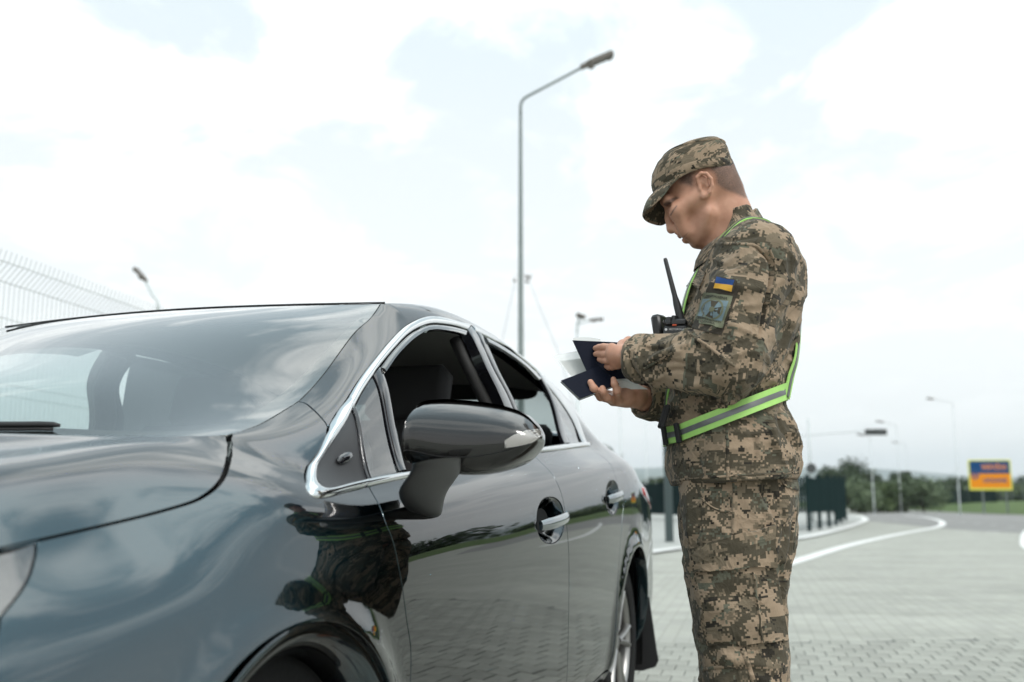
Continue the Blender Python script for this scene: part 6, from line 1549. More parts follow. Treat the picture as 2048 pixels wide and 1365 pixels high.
for s in (-1, 1):
    fb.cone(H_(1350, 455, s * .012), H_(1353, 462, s * .013), .009, .0075, .006)
    fb.cone(H_(1353, 464, s * .007), H_(1346, 470, s * .007), .0040, .0036, .003, 'c')
    fb.cone(H_(1361, 447, s * .022), H_(1380, 458, s * .034), .0030, .0026, .007, 'c')
fb.cone(H_(1361, 466, -.014), H_(1361, 466, .014), .0085, .0085, .010)    # lips and the line between
fb.chain([H_(1371, 465, -.022), H_(1362, 471, 0), H_(1371, 465, .022)], [.0055, .0072, .0055], .006)
fb.chain([H_(1380, 474, -.019), H_(1372, 480, 0), H_(1380, 474, .019)], [.0060, .0080, .0060], .007)
fb.chain([H_(1376, 465, -.027), H_(1369, 472, -.014), H_(1364, 475.5, 0), H_(1369, 472, .014), H_(1376, 465, .027)], [.0022, .0028, .0030, .0028, .0022], .003, 'c')
fb.chain([H_(1443, 393), H_(1459, 437), H_(1478, 498)], [.057, .0535, .060], .022)        # neck
fb.cone(H_(1424, 455), H_(1445, 505), .036, .042, .02)
for s in (-1, 1):                                                          # ears
    o = lambda x, y, d: H_(x, y, s * d)
    fb.ell(o(1410, 372, .078), (.016, .0065, .030), R(20), .006)
    hl = [(1396, 366, .079), (1394, 355, .083), (1402, 347, .087), (1413, 348, .090), (1422, 358, .092), (1424, 372, .091), (1419, 385, .087), (1411, 393, .082)]
    fb.chain([o(*q) for q in hl], [.0040, .0044, .0046, .0046, .0046, .0046, .0048, .0055], .0025)
    fb.chain([o(1405, 357, .082), o(1413, 361, .085), o(1415, 372, .085), o(1410, 383, .081)], [.003, .0036, .0038, .003], .003)
    fb.ell(o(1406, 374, .086), (.0065, .008, .011), R(20), .004, 'c'); fb.ell(o(1418, 366, .094), (.003, .006, .010), R(20), .003, 'c')
    fb.cone(o(1400, 372, .078), o(1400, 379, .078), .0045, .0045, .004); fb.ell(o(1408, 393, .079), (.008, .006, .008), 0, .006)
# trunk and limbs under the clothes
fb.stack(zz, XF + .05, XB - .05, BW - .05, n=2.2, k=.03)
for S__, E__, W__ in ((S_L, E_L, W_L), (S_R, E_R, W_R)): fb.chain([S__, E__, W__], [.050, .040, .029], .02)
for s in (-1, 1): fb.chain([np.array([-.03, s * .09, .95]), np.array([-.02, s * .10, .50]), np.array([.0, s * .105, .10])], [.070, .046, .040], .03); fb.cone(np.array([.02, s * .105, .05]), np.array([-.17, s * .115, .035]), .042, .032, .03)
# left hand, back towards us, fingers along the open passport
yw = -.115; pL = H_(1243, 712, yw)
fb.cone(W_L, pL, .027, .023, .012)
mc = [H_(1224, 697, -.104), H_(1222, 708, -.107), H_(1226, 719, -.106), H_(1233, 729, -.102)]
for q in mc: fb.cone(pL, q, .019, .0125, .010)
fb.chain([mc[0], H_(1207, 694.5, -.084), H_(1198, 695.5, -.069), H_(1191, 697, -.060)], [.0105, .0088, .0080, .0066], .0022)
fb.chain([mc[1], H_(1209, 709.5, -.088), H_(1200, 708.5, -.073), H_(1191.5, 708.5, -.064)], [.0105, .0088, .0080, .0066], .0022)
fb.chain([mc[2], H_(1214, 722, -.092), H_(1206, 721, -.078), H_(1199, 719.5, -.070)], [.0100, .0086, .0078, .0064], .0022)
fb.chain([mc[3], H_(1224, 734, -.092), H_(1218, 734.5, -.080), H_(1213, 733, -.074)], [.0098, .0082, .0074, .0062], .0035)
fb.chain([H_(1240, 702, -.085), H_(1246, 691, -.055), H_(1257, 683, -.035), H_(1270, 682, -.022)], [.016, .0125, .0105, .0095], .008)
# right hand, palm up, fingers folded over the lower passport
pR = H_(1268, 792, -.012)
fb.cone(W_R, pR, .0275, .0265, .012); fb.cone(pR, H_(1240, 795, -.035), .0265, .019, .012); fb.cone(pR, H_(1250, 786, .015), .024, .016, .012)
rm_ = [H_(1236, 802, -.055), H_(1226, 802, -.040), H_(1222, 798, -.018), H_(1225, 792, .002)]
for q in rm_: fb.cone(H_(1252, 795, -.028), q, .020, .0118, .010)
fb.chain([rm_[0], H_(1234, 783, -.098), H_(1229, 768, -.105), H_(1227, 759, -.100)], [.0118, .0088, .0080, .0066], .004)
fb.chain([rm_[1], H_(1213, 796, -.090), H_(1206, 784, -.104), H_(1205, 777, -.102)], [.0118, .0098, .0086, .0072], .004)
fb.chain([rm_[2], H_(1201, 794, -.072), H_(1188, 778, -.105), H_(1181, 765, -.102)], [.0120, .0100, .0090, .0074], .004)
fb.chain([rm_[3], H_(1204, 786, -.030), H_(1190, 776, -.035), H_(1183, 768, -.030)], [.0118, .0095, .0086, .0070], .004)
fb.chain([H_(1262, 782, .015), H_(1250, 774, -.004), H_(1240, 770, -.016), H_(1234, 768, -.022)], [.0150, .0115, .0100, .0085], .007)
bV, bF = fb.mesh(); bV = relax(bV, bF, 1, .4)
M_SKIN, nt, b_ = mat_new('skin'); L = nt.links.new
b_.inputs['Roughness'].default_value = .52; b_.inputs['Specular IOR Level'].default_value = .35; b_.inputs['Subsurface Weight'].default_value = .10; b_.inputs['Subsurface Radius'].default_value = (.010, .004, .002); b_.inputs['Subsurface Scale'].default_value = .6
tc = nt.nodes.new('ShaderNodeTexCoord'); n1 = nt.nodes.new('ShaderNodeTexNoise'); n1.inputs['Scale'].default_value = 32; n1.inputs['Detail'].default_value = 6; L(tc.outputs['Object'], n1.inputs['Vector'])
rp = nt.nodes.new('ShaderNodeValToRGB'); rp.color_ramp.elements[0].position = .3; rp.color_ramp.elements[1].position = .72; rp.color_ramp.elements[0].color = (.42, .212, .138, 1); rp.color_ramp.elements[1].color = (.54, .300, .208, 1); L(n1.outputs['Fac'], rp.inputs[0])
at = nt.nodes.new('ShaderNodeAttribute'); at.attribute_name = 'face_dark'; n4 = nt.nodes.new('ShaderNodeTexNoise'); n4.inputs['Scale'].default_value = 900; L(tc.outputs['Object'], n4.inputs['Vector'])
mm_ = nt.nodes.new('ShaderNodeMath'); mm_.operation = 'MULTIPLY'; L(at.outputs['Fac'], mm_.inputs[0]); L(n4.outputs['Fac'], mm_.inputs[1])
mx = nt.nodes.new('ShaderNodeMix'); mx.data_type = 'RGBA'; mx.inputs['B'].default_value = (.055, .045, .040, 1); L(mm_.outputs[0], mx.inputs['Factor']); L(rp.outputs[0], mx.inputs['A']); L(mx.outputs['Result'], b_.inputs['Base Color'])
n5 = nt.nodes.new('ShaderNodeTexNoise'); n5.inputs['Scale'].default_value = 420; n5.inputs['Detail'].default_value = 3; L(tc.outputs['Object'], n5.inputs['Vector']); bp = nt.nodes.new('ShaderNodeBump'); bp.inputs['Strength'].default_value = .25; bp.inputs['Distance'].default_value = .002; L(n5.outputs['Fac'], bp.inputs['Height']); L(bp.outputs[0], b_.inputs['Normal'])
bm2 = bV.copy(); bm2[:, 1] = -np.abs(bm2[:, 1]); bpx = loc_px(bm2)
def polyfade(px, poly, soft):
    poly = np.asarray(poly, float); ins = poly_in(px, poly); d = np.full(len(px), 1e9)
    for i in range(len(poly)):
        a, c = poly[i], poly[(i + 1) % len(poly)]; ab = c - a; t = np.clip(((px - a) @ ab) / (ab @ ab), 0, 1); d = np.minimum(d, np.linalg.norm(px - a - t[:, None] * ab, axis=1))
    return np.where(ins, np.clip(d / soft, 0, 1), 0)
headm = bV[:, 2] > 1.44
face_dark = np.where(headm, polyfade(bpx, [(1350, 462), (1372, 455), (1395, 425), (1412, 400), (1424, 430), (1425, 470), (1402, 515), (1370, 505)], 16), 0) * .22
brow = np.where(headm & (np.abs(bV[:, 1]) > .008), polyfade(bpx, [(1324, 412), (1330, 402), (1352, 392), (1362, 396), (1352, 402), (1334, 415)], 3.0), 0) * 1.4
lash_and_shade = np.where(headm & (np.abs(bV[:, 1]) > .012), polyfade(bpx, [(1338, 432), (1344, 421), (1352, 410), (1356, 412), (1349, 422), (1343, 433)], 2.0), 0) * 1.5 + np.where(headm, polyfade(bpx, [(1361, 479), (1366, 473), (1377, 463), (1379, 465), (1370, 474), (1364, 480)], 1.6), 0) * .9  # lashes, plus shade painted into the eye slit and lip crease
nostr = 0
person = np_mesh('person', bV, bF.astype(np.int32), M_SKIN, attrs={'face_dark': np.clip(face_dark + brow + lash_and_shade, 0, 1.6)}, loc=(PX0, YS, 0))  # one mask carries stubble, brows, lashes and the painted crease shade
tag(person, 'soldier in pixelated camouflage uniform, cap and lime reflective belt reading passports beside the car', 'person')
# cropped hair: a thin shell over the scalp, thinning towards its edges
hair_poly = [(1345, 352), (1362, 330), (1400, 300), (1470, 300), (1500, 400), (1487, 402), (1468, 392), (1446, 384), (1430, 372), (1426, 352), (1412, 338), (1398, 340), (1390, 352), (1391, 372), (1384, 380), (1374, 374), (1360, 372)]
hw = np.where(headm, polyfade(bpx, hair_poly, 9), 0); hf = bF[(hw[bF] > 0).any(1)]
u_, inv = np.unique(hf, return_inverse=True); bN = vnormals(bV, bF)
M_HAIR, nt, b_ = mat_new('cropped_hair'); L = nt.links.new; b_.inputs['Base Color'].default_value = (.075, .068, .064, 1); b_.inputs['Roughness'].default_value = .7
at = nt.nodes.new('ShaderNodeAttribute'); at.attribute_name = 'fade'; tc = nt.nodes.new('ShaderNodeTexCoord'); n1 = nt.nodes.new('ShaderNodeTexNoise'); n1.inputs['Scale'].default_value = 650; n1.inputs['Detail'].default_value = 2; L(tc.outputs['Object'], n1.inputs['Vector'])
m1 = nt.nodes.new('ShaderNodeMath'); m1.operation = 'MULTIPLY_ADD'; m1.inputs[1].default_value = .55; L(at.outputs['Fac'], m1.inputs[0]); m2 = nt.nodes.new('ShaderNodeMath'); m2.operation = 'SUBTRACT'; L(n1.outputs['Fac'], m2.inputs[0]); m2.inputs[1].default_value = .62; L(m2.outputs[0], m1.inputs[2])
m3 = nt.nodes.new('ShaderNodeMath'); m3.operation = 'MULTIPLY'; m3.inputs[1].default_value = 1.15; m3.use_clamp = True; L(m1.outputs[0], m3.inputs[0]); L(m3.outputs[0], b_.inputs['Alpha'])
np_mesh('hair', bV[u_] + bN[u_] * .0012, inv.reshape(hf.shape).astype(np.int32), M_HAIR, person, attrs={'fade': hw[u_]})
jacket = np_mesh('jacket', jV, jF.astype(np.int32), M_CAMO, person, uv=jUV)
trousers = np_mesh('trousers', tV, tF.astype(np.int32), M_CAMO_T, person, uv=tUV)
print('body', len(bV), round(time.time() - T0, 1))
# ---- things sewn on: laid over the cloth where the photograph shows them
from mathutils.bvhtree import BVHTree
class Cloth:
    def __init__(s, V, F): s.t = BVHTree.FromPolygons([tuple(v) for v in V], [tuple(f) for f in F])
    def hit(s, px, py):
        d = Vector(px_ray(px, py)).normalized(); h = s.t.ray_cast(Vector(CAMV), d)
        return (np.array(h[0]), np.array(h[1])) if h[0] is not None else (None, None)
BJ, BT, BB = Cloth(jV, jF), Cloth(tV, tF), Cloth(bV, bF)
def lay(name, quad, bvh, mm, parent, nx=10, ny=10, off=.0025, thick=.002, uvo=(0, 0), poly=None, uvm=None):
    """patch of cloth: quad corners in pixels (tl, tr, br, bl)"""
    q = np.array(quad, float); V = []; ok = []
    for j in range(ny + 1):
        for i in range(nx + 1):
            u, v = i / nx, j / ny; p = (q[0] * (1 - u) + q[1] * u) * (1 - v) + (q[3] * (1 - u) + q[2] * u) * v
            h, n = bvh.hit(*p); V.append((h, n) if h is not None else None)
    last = next(v for v in V if v is not None); pts = []
    for v in V:
        if v is None: v = last
        last = v; pts.append(v)
    Pn = np.array([v[0] for v in pts]).reshape(ny + 1, nx + 1, 3); Nn = np.array([v[1] for v in pts]).reshape(ny + 1, nx + 1, 3)
    for _ in range(3):     # let the patch bridge small creases
        Pn[1:-1, 1:-1] = .5 * Pn[1:-1, 1:-1] + .125 * (Pn[:-2, 1:-1] + Pn[2:, 1:-1] + Pn[1:-1, :-2] + Pn[1:-1, 2:]); Nn[1:-1, 1:-1] = .5 * Nn[1:-1, 1:-1] + .125 * (Nn[:-2, 1:-1] + Nn[2:, 1:-1] + Nn[1:-1, :-2] + Nn[1:-1, 2:])
    Nn /= np.linalg.norm(Nn, axis=2, keepdims=True)
    top = (Pn + Nn * off).reshape(-1, 3); bot = (Pn + Nn * (off - thick - .004)).reshape(-1, 3); n0 = len(top); w_ = nx + 1
    F = [[j * w_ + i, (j + 1) * w_ + i, (j + 1) * w_ + i + 1, j * w_ + i + 1] for j in range(ny) for i in range(nx)]
    e = top[F[0]]; fn = np.cross(e[1] - e[0], e[2] - e[0])
    if fn @ (CAMV - e[0]) < 0: F = [f[::-1] for f in F]
    rim = [i for i in range(w_)] + [j * w_ + nx for j in range(1, ny + 1)] + [ny * w_ + i for i in range(nx - 1, -1, -1)] + [j * w_ for j in range(ny - 1, 0, -1)]
    F += [[rim[k], rim[(k + 1) % len(rim)], n0 + rim[(k + 1) % len(rim)], n0 + rim[k]] for k in range(len(rim))]
    V2 = np.vstack([top, bot]); Lu = np.linalg.norm(Pn[0, -1] - Pn[0, 0]); Lv = np.linalg.norm(Pn[-1, 0] - Pn[0, 0]); g = np.array([(i / nx * Lu + uvo[0], -j / ny * Lv + uvo[1]) for j in range(ny + 1) for i in range(nx + 1)]); g = np.vstack([g, g])
    uv = np.vstack([g[f] for f in F]); o = np_mesh(name, V2, F, mm, parent, uv=uv); o.data.set_sharp_from_angle(angle=R(55))
    return o, (lambda u, v, h=.0: _on(Pn, Nn, u, v, off + h))
def _on(Pn, Nn, u, v, h):
    ny, nx = Pn.shape[0] - 1, Pn.shape[1] - 1; x, y = np.clip(u, 0, 1) * nx, np.clip(v, 0, 1) * ny; i, j = min(int(x), nx - 1), min(int(y), ny - 1); a, b = x - i, y - j
    f = lambda A: (A[j, i] * (1 - a) + A[j, i + 1] * a) * (1 - b) + (A[j + 1, i] * (1 - a) + A[j + 1, i + 1] * a) * b
    return f(Pn) + f(Nn) * h
def seam(pts, bvh, mm, parent, w=.004, h=.0016, name='seam', uvo=(0, 0)):
    c = smooth_poly(pts, 6); pp = []
    for q in c:
        hh, n = bvh.hit(*q)
        if hh is not None: pp.append((hh, n))
    if len(pp) < 3: return
    Pp = np.array([p[0] for p in pp]); Nn = np.array([p[1] for p in pp]); t = np.gradient(Pp, axis=0); t /= np.linalg.norm(t, axis=1, keepdims=True) + 1e-9; s = np.cross(t, Nn); n = len(Pp)
    rows = [Pp - s * w - Nn * .002, Pp - s * w * .8 + Nn * h, Pp + s * w * .8 + Nn * h, Pp + s * w - Nn * .002]; V = np.vstack(rows); F = [[a * n + i, a * n + i + 1, (a + 1) * n + i + 1, (a + 1) * n + i] for a in range(3) for i in range(n - 1)]
    e = V[F[n - 1]]; fn = np.cross(e[1] - e[0], e[2] - e[0])
    if fn @ (CAMV - e[0]) < 0: F = [f[::-1] for f in F]
    L_ = np.concatenate([[0], np.cumsum(np.linalg.norm(np.diff(Pp, axis=0), axis=1))]); g = np.vstack([np.stack([L_ + uvo[0], np.full(n, k * w + uvo[1])], 1) for k in range(4)])
    return np_mesh(name, V, F, mm, parent, uv=np.vstack([g[f] for f in F]))
# ---- collar, cuffs, seams, pockets
def loft_rings(name, rings, mm, parent, uvo=(0, 0), closed_ring=True, sharp=None, cap=False, thick=0):
    m_, n = len(rings), len(rings[0]); V = np.vstack(rings); F = []
    for a in range(m_ - 1):
        for k in range(n if closed_ring else n - 1): F.append([a * n + k, a * n + (k + 1) % n, (a + 1) * n + (k + 1) % n, (a + 1) * n + k])
    ang = []
    for r in rings:
        d = np.linalg.norm(np.diff(np.vstack([r, r[:1]]), axis=0), axis=1); ang.append(np.concatenate([[0], np.cumsum(d)]))
    hgt = np.concatenate([[0], np.cumsum([np.linalg.norm(np.asarray(rings[i + 1]) - np.asarray(rings[i]), axis=1).mean() for i in range(m_ - 1)])])
    uv = []
    for f in F:
        a = f[0] // n; k = f[0] % n
        uv += [(ang[a][k] + uvo[0], hgt[a] + uvo[1]), (ang[a][k + 1] + uvo[0], hgt[a] + uvo[1]), (ang[a + 1][k + 1] + uvo[0], hgt[a + 1] + uvo[1]), (ang[a + 1][k] + uvo[0], hgt[a + 1] + uvo[1])]
    if cap:
        F.append(list(range((m_ - 1) * n, m_ * n))); uv += [(V[i][0] + uvo[0], V[i][1] + uvo[1]) for i in F[-1]]
    o = np_mesh(name, V, F, mm, parent, uv=uv)
    if sharp: o.data.set_sharp_from_angle(angle=R(sharp))
    return o
def tilt_ring(front, back, half, n=48, yc=0, p=2.0, sag=0.0):
    f, b = np.asarray(front), np.asarray(back); c = (f + b) / 2; a = (b - f) / 2; out = []
    for k in range(n):
        t = 2 * math.pi * k / n; ct, st = math.cos(t), math.sin(t); ct2 = math.copysign(abs(ct) ** (2 / p), ct); st2 = math.copysign(abs(st) ** (2 / p), st)
        q = c + a * ct2 + np.array([0, half * st2 + yc, 0]); q[2] += sag * (1 - ct * ct); out.append(q)
    return np.array(out)
col = [tilt_ring(W(1388, 540), W(1530, 452), .100, sag=-.010), tilt_ring(W(1392, 520), W(1522, 436), .090, sag=-.008), tilt_ring(W(1401, 502), W(1513, 421), .083, sag=-.006), tilt_ring(W(1405, 500), W(1509, 420), .079, sag=-.006), tilt_ring(W(1410, 512), W(1503, 434), .073, sag=-.006), tilt_ring(W(1412, 540), W(1503, 460), .071, sag=-.006)]
loft_rings('collar', col, M_CAMO, jacket, (21, 0))
for cen, d, r0, r1, nm in ((W_L, dL, .0400, .0385, 'cuff'), (W_R, dR, .0475, .0470, 'cuff')):
    sd = np.cross(d, [0, 0, 1.0]); sd /= np.linalg.norm(sd); up_ = np.cross(sd, d); rr = []
    for t, r in ((-.047, r0 - .002), (-.045, r0 + .0035), (-.02, r0 + .0035), (.006, r1 + .0030), (.0095, r1 + .001), (.008, r1 - .004), (-.02, r1 - .006)):
        rr.append(np.array([cen + d * t + (sd * math.cos(2 * math.pi * k / 36) * (1 + .05 * math.sin(3 * k)) + up_ * math.sin(2 * math.pi * k / 36)) * r for k in range(36)]))
    loft_rings(nm, rr, M_CAMO, jacket, (25, 0))
seam([(1452, 790), (1453, 830), (1455, 880), (1456, 960)], BJ, M_CAMO, jacket, uvo=(31, 0))
seam([(1345, 962), (1400, 957), (1500, 950), (1598, 946)], BJ, M_CAMO, jacket, w=.003, h=.0012, uvo=(32, 0))
seam([(1427, 488), (1468, 488), (1512, 493), (1538, 520)], BJ, M_CAMO, jacket, uvo=(33, 0))
seam([(1374, 664), (1390, 676), (1426, 700), (1470, 733)], BJ, M_CAMO, jacket, w=.0035, h=.002, uvo=(34, 0))
seam([(1288, 738), (1312, 724), (1345, 706)], BJ, M_CAMO, jacket, w=.003, h=.0015, uvo=(35, 0))
seam([(1540, 500), (1552, 540), (1540, 600), (1528, 660)], BJ, M_CAMO, jacket, w=.003, h=.001, uvo=(36, 0))
lay('pocket_flap', [(1392, 532), (1412, 548), (1400, 580), (1374, 566)], BJ, M_CAMO, jacket, 8, 8, .004, .003, (40, 0))
lay('pocket_flap', [(1387, 1097), (1548, 1050), (1549, 1131), (1394, 1144)], BT, M_CAMO_T, trousers, 20, 10, .0125, .010, (50, 0))
lay('cargo_pocket', [(1394, 1141), (1547, 1129), (1572, 1281), (1422, 1292)], BT, M_CAMO_T, trousers, 20, 18, .0070, .006, (52, 1))
lay('waist_patch', [(1558, 958), (1604, 962), (1604, 985), (1570, 974)], BT, M_CAMO_T, trousers, 8, 4, .003, .002, (54, 0))
seam([(1469, 960), (1470, 1000), (1468, 1068)], BT, M_CAMO_T, trousers, w=.006, h=.0015, uvo=(55, 0))
seam([(1392, 968), (1405, 998), (1430, 1018), (1468, 1026)], BT, M_CAMO_T, trousers, w=.003, h=.0015, uvo=(56, 0))
seam([(1484, 1296), (1497, 1330), (1508, 1364)], BT, M_CAMO_T, trousers, w=.006, h=.0016, uvo=(57, 0))
seam([(1406, 1339), (1440, 1335), (1480, 1336)], BT, M_CAMO_T, trousers, w=.004, h=.0014, uvo=(58, 0))
seam([(1505, 1145), (1512, 1200), (1522, 1285)], BT, M_CAMO_T, trousers, w=.003, h=.0095, uvo=(59, 0))
seam([(1598, 985), (1592, 1050), (1588, 1100)], BT, M_CAMO_T, trousers, w=.003, h=.001, uvo=(60, 0))
# boots
M_BOOT = mat('black_boot_leather', (.02, .018, .016), rough=.5, bump=.1, bscale=200)
for s in (-1, 1):
    fo = Field(np.arange(-.26, .12, .006), np.arange(-.20, .20, .006), np.arange(-.01, .26, .006)); y_ = s * .108 + (.01 if s > 0 else 0); xo = .03 if s > 0 else 0
    fo.cone((.0 + xo, y_, .24), (.0 + xo, y_, .09), .062, .055, .02); fo.ell((-.02 + xo, y_, .055), (.09, .045, .055), 0, .03); fo.cone((-.05 + xo, y_, .055), (-.17 + xo, y_ + s * .01, .040), .046, .036, .03)
    fo.put(lambda X, Y, Z: Z - .001, (-.3, -.3, -.05), (.2, .3, .001), .004, 'c', m=.06)
    v_, f_ = fo.mesh(); np_mesh('boot', relax(v_, f_, 2), f_.astype(np.int32), M_BOOT, person)
# ---- cap
crn = [tilt_ring(W(1309, 389), W(1465, 348), .0845, p=2.1, sag=.010), tilt_ring(W(1307, 384), W(1467, 342), .0875, p=2.1, sag=.010), tilt_ring(W(1303, 368), W(1463, 330), .0885, p=2.15, sag=.009), tilt_ring(W(1304.5, 348), W(1458, 316), .088, p=2.2, sag=.007), tilt_ring(W(1313, 329), W(1453.5, 303), .086, p=2.25, sag=.004),
       tilt_ring(W(1325, 316), W(1448, 294), .081, p=2.3), tilt_ring(W(1331, 312.5), W(1444, 290), .077, p=2.3), tilt_ring(W(1345, 304), W(1438, 285), .066, p=2.2), tilt_ring(W(1368, 293), W(1428, 281), .040, p=2.1), tilt_ring(W(1394, 283), W(1411, 280), .010)]
cap = loft_rings('cap', [c for c in crn], M_CAMO_C, person, (0, 0), cap=True)
bcap = Cloth(np.vstack(crn), [[a * 48 + k, a * 48 + (k + 1) % 48, (a + 1) * 48 + (k + 1) % 48, (a + 1) * 48 + k] for a in range(9) for k in range(48)])
rb = tilt_ring(W(1309, 389), W(1465, 348), .0845, n=48, p=2.1, sag=.010)
loft_rings('cap_band', [rb * 1.0 + (crn[2] - rb) * 0 + np.array([0, 0, -.001])] + [tilt_ring(W(1307.5, 386.5), W(1467, 345), .0895, p=2.1, sag=.010), tilt_ring(W(1304, 374), W(1465.5, 335), .0902, p=2.13, sag=.010), tilt_ring(W(1303.5, 371), W(1463, 331), .0888, p=2.13, sag=.009)], M_CAMO_C, cap, (3, 2))
for yy_ in (-.0555, .0555):
    c = [W(1330, 312.5, yy_ * .55), W(1385, 297, yy_), W(1441, 291, yy_ * .55)]
loft_rings('top_seam', [tilt_ring(W(1323, 317.5), W(1449, 295.5), .0822, p=2.3), tilt_ring(W(1323.5, 315.5), W(1449.5, 293.5), .0838, p=2.3), tilt_ring(W(1326, 313.5), W(1447.5, 292), .0822, p=2.3), tilt_ring(W(1328, 313), W(1446, 291.5), .079, p=2.3)], M_CAMO_C, cap, (5, 1))
# visor
f0, b0 = W(1308, 388), W(1465, 348); c0_ = (f0 + b0) / 2; a0_ = (b0 - f0) / 2
edge = smooth_poly([W(1353, 349, -.084), W(1330, 386, -.070), W(1306, 410, -.047), W(1291, 421, -.022), W(1285.5, 429, 0), W(1288, 439, .022), W(1303, 447, .047), W(1326, 449, .070), W(1352, 425, .084)], 6)
rows_t, rows_b = [], []; nphi, nt_ = len(edge), 9
for j in range(nt_):
    t = j / (nt_ - 1); rt_, rbm = [], []
    for i in range(nphi):
        ph = R(-84 + 168 * i / (nphi - 1)); cp_, sp2 = math.cos(ph), math.sin(ph)
        root = c0_ - a0_ * cp_ * 1.005 + np.array([0, .086 * sp2, .010 * (1 - cp_ * cp_)])
        p = root * (1 - t) + edge[i] * t + np.array([-.55, 0, .7]) * .007 * math.sin(math.pi * t) * max(cp_, 0)
        rt_.append(p + np.array([-.0010, 0, .0016])); rbm.append(p + np.array([.0012, 0, -.0018]))
    rows_t.append(np.array(rt_)); rows_b.append(np.array(rbm))
vis_r = rows_t + rows_b[::-1]
loft_rings('visor', vis_r, M_CAMO_C, cap, (7, 3), closed_ring=False, sharp=60)
# ---- reflective belt and shoulder strap
M_LIME = mat('reflective_lime', (.36, .65, .16), rough=.55, var=.06, vscale=60); M_LIME.node_tree.nodes['Principled BSDF'].inputs['Emission Color'].default_value = (0, 0, 0, 1)
M_RGREY = mat('reflective_grey', (.15, .155, .155), rough=.35, metal=.3, var=.08, vscale=50)
M_WEB = mat('black_webbing', (.013, .013, .014), rough=.75, bump=.2, bscale=900)
def torso_pt(z, th, off):
    f, g, b = np.interp(z, zz, XF), np.interp(z, zz, XB), np.interp(z, zz, BW); n = 2.35; c, s = math.cos(th), math.sin(th)
    return np.array([(f + g) / 2 + ((g - f) / 2 + off) * math.copysign(abs(c) ** (2 / n), c), (b + off) * math.copysign(abs(s) ** (2 / n), s), z])
zf_t, zb_t = W(1340, 852, -.08)[2], W(1569, 775)[2]; zf_b, zb_b = W(1347, 886, -.08)[2], W(1569, 807)[2]
xf_, xb_ = np.interp(1.03, zz, XF), np.interp(1.11, zz, XB)
def belt_ring(v, off):
    out = []
    for k in range(97):
        th = 2 * math.pi * k / 96; z = 1.07
        for _ in range(4):
            p = torso_pt(z, th, off); u = np.clip((p[0] - xf_) / (xb_ - xf_), 0, 1); z = (zf_t * (1 - v) + zf_b * v) * (1 - u) + (zb_t * (1 - v) + zb_b * v) * u
        out.append(torso_pt(z, th, off))
    return np.array(out)
belt = None
vv = [0, .02, .33, .335, .66, .665, .98, 1.0]
for nm, v0, v1, mm in (('reflective_belt', 0, 1, M_LIME), ('belt_stripe', .34, .67, M_RGREY)):
    o_ = .0125 if nm == 'reflective_belt' else .0138
    rings_ = [belt_ring(v0, o_ - .006), belt_ring(v0, o_), belt_ring((v0 + v1) / 2, o_ + .0006), belt_ring(v1, o_), belt_ring(v1, o_ - .006)]
    ob = loft_rings(nm, rings_, mm, belt if belt else person, closed_ring=False, sharp=50)
    if belt is None: belt = ob
M_PEN = M_WEB
# buckles at the front of the belt
th_f = None
for th, w in ((R(-171), .010), (R(-151), .009)):
    a = [belt_ring(v, .018)[int(round((th % (2 * math.pi)) / (2 * math.pi) * 96))] for v in (-.08, 1.08)]; d = (a[1] - a[0]); n_ = torso_pt(1.05, th, 1) - torso_pt(1.05, th, 0); n_ /= np.linalg.norm(n_); tg = np.cross(d / np.linalg.norm(d), n_)
    m = MB(); mx_ = Matrix((tuple(tg), tuple(n_), tuple(d / np.linalg.norm(d)))).transposed(); m.box((a[0] + a[1]) / 2, (w * 1.6, .009, np.linalg.norm(d)), mx_, .003); m.build('buckle', M_WEB, belt, angle=40)
def strap(name, pts, w, mm, parent, th=.0012, sides=None):
    """flat webbing through 3-D points; sides gives the across direction at each"""
    c = smooth_poly(pts, 8); s = smooth_poly(sides, 8); s /= np.linalg.norm(s, axis=1, keepdims=True); t = np.gradient(c, axis=0); t /= np.linalg.norm(t, axis=1, keepdims=True); s = s - t * (s * t).sum(1, keepdims=True); s /= np.linalg.norm(s, axis=1, keepdims=True); nn = np.cross(t, s)
    n = len(c); rows = [c - s * w / 2 - nn * th, c - s * w / 2 + nn * th, c + s * w / 2 + nn * th, c + s * w / 2 - nn * th, c - s * w / 2 - nn * th]
    V = np.vstack(rows); F = [[a * n + i, a * n + i + 1, (a + 1) * n + i + 1, (a + 1) * n + i] for a in range(4) for i in range(n - 1)]
    o = np_mesh(name, V, F, mm, parent); o.data.set_sharp_from_angle(angle=R(40)); return o
sp_pts = [torso_pt(z, th, o_) for z, th, o_ in ((1.115, -.60, .013), (1.16, -.55, .011), (1.21, -.45, .008), (1.28, -.25, .004), (1.35, -.12, .002), (1.41, -.15, .002))]
sp_pts += [W(1588, 502, -.085), W(1558, 464, -.095), W(1535, 443, -.105), W(1507, 436, -.110), W(1482, 442, -.112), W(1454, 466, -.104), W(1428, 498, -.060)]
sp_pts += [W(x, y) + np.array([.005, -.012, 0]) for x, y in ((1396, 532), (1376, 566), (1363, 605), (1354, 650), (1345, 700), (1334, 760), (1326, 805), (1330, 850))]
sp_s = [(.55, .8, .0)] * 2 + [(.45, .9, 0)] * 2 + [(.3, 1, 0)] * 2 + [(0.1, 1, .25)] * 3 + [(0, 1, .35)] * 3 + [(-.1, 1, .2)] + [(-.08, 1, 0)] * 8
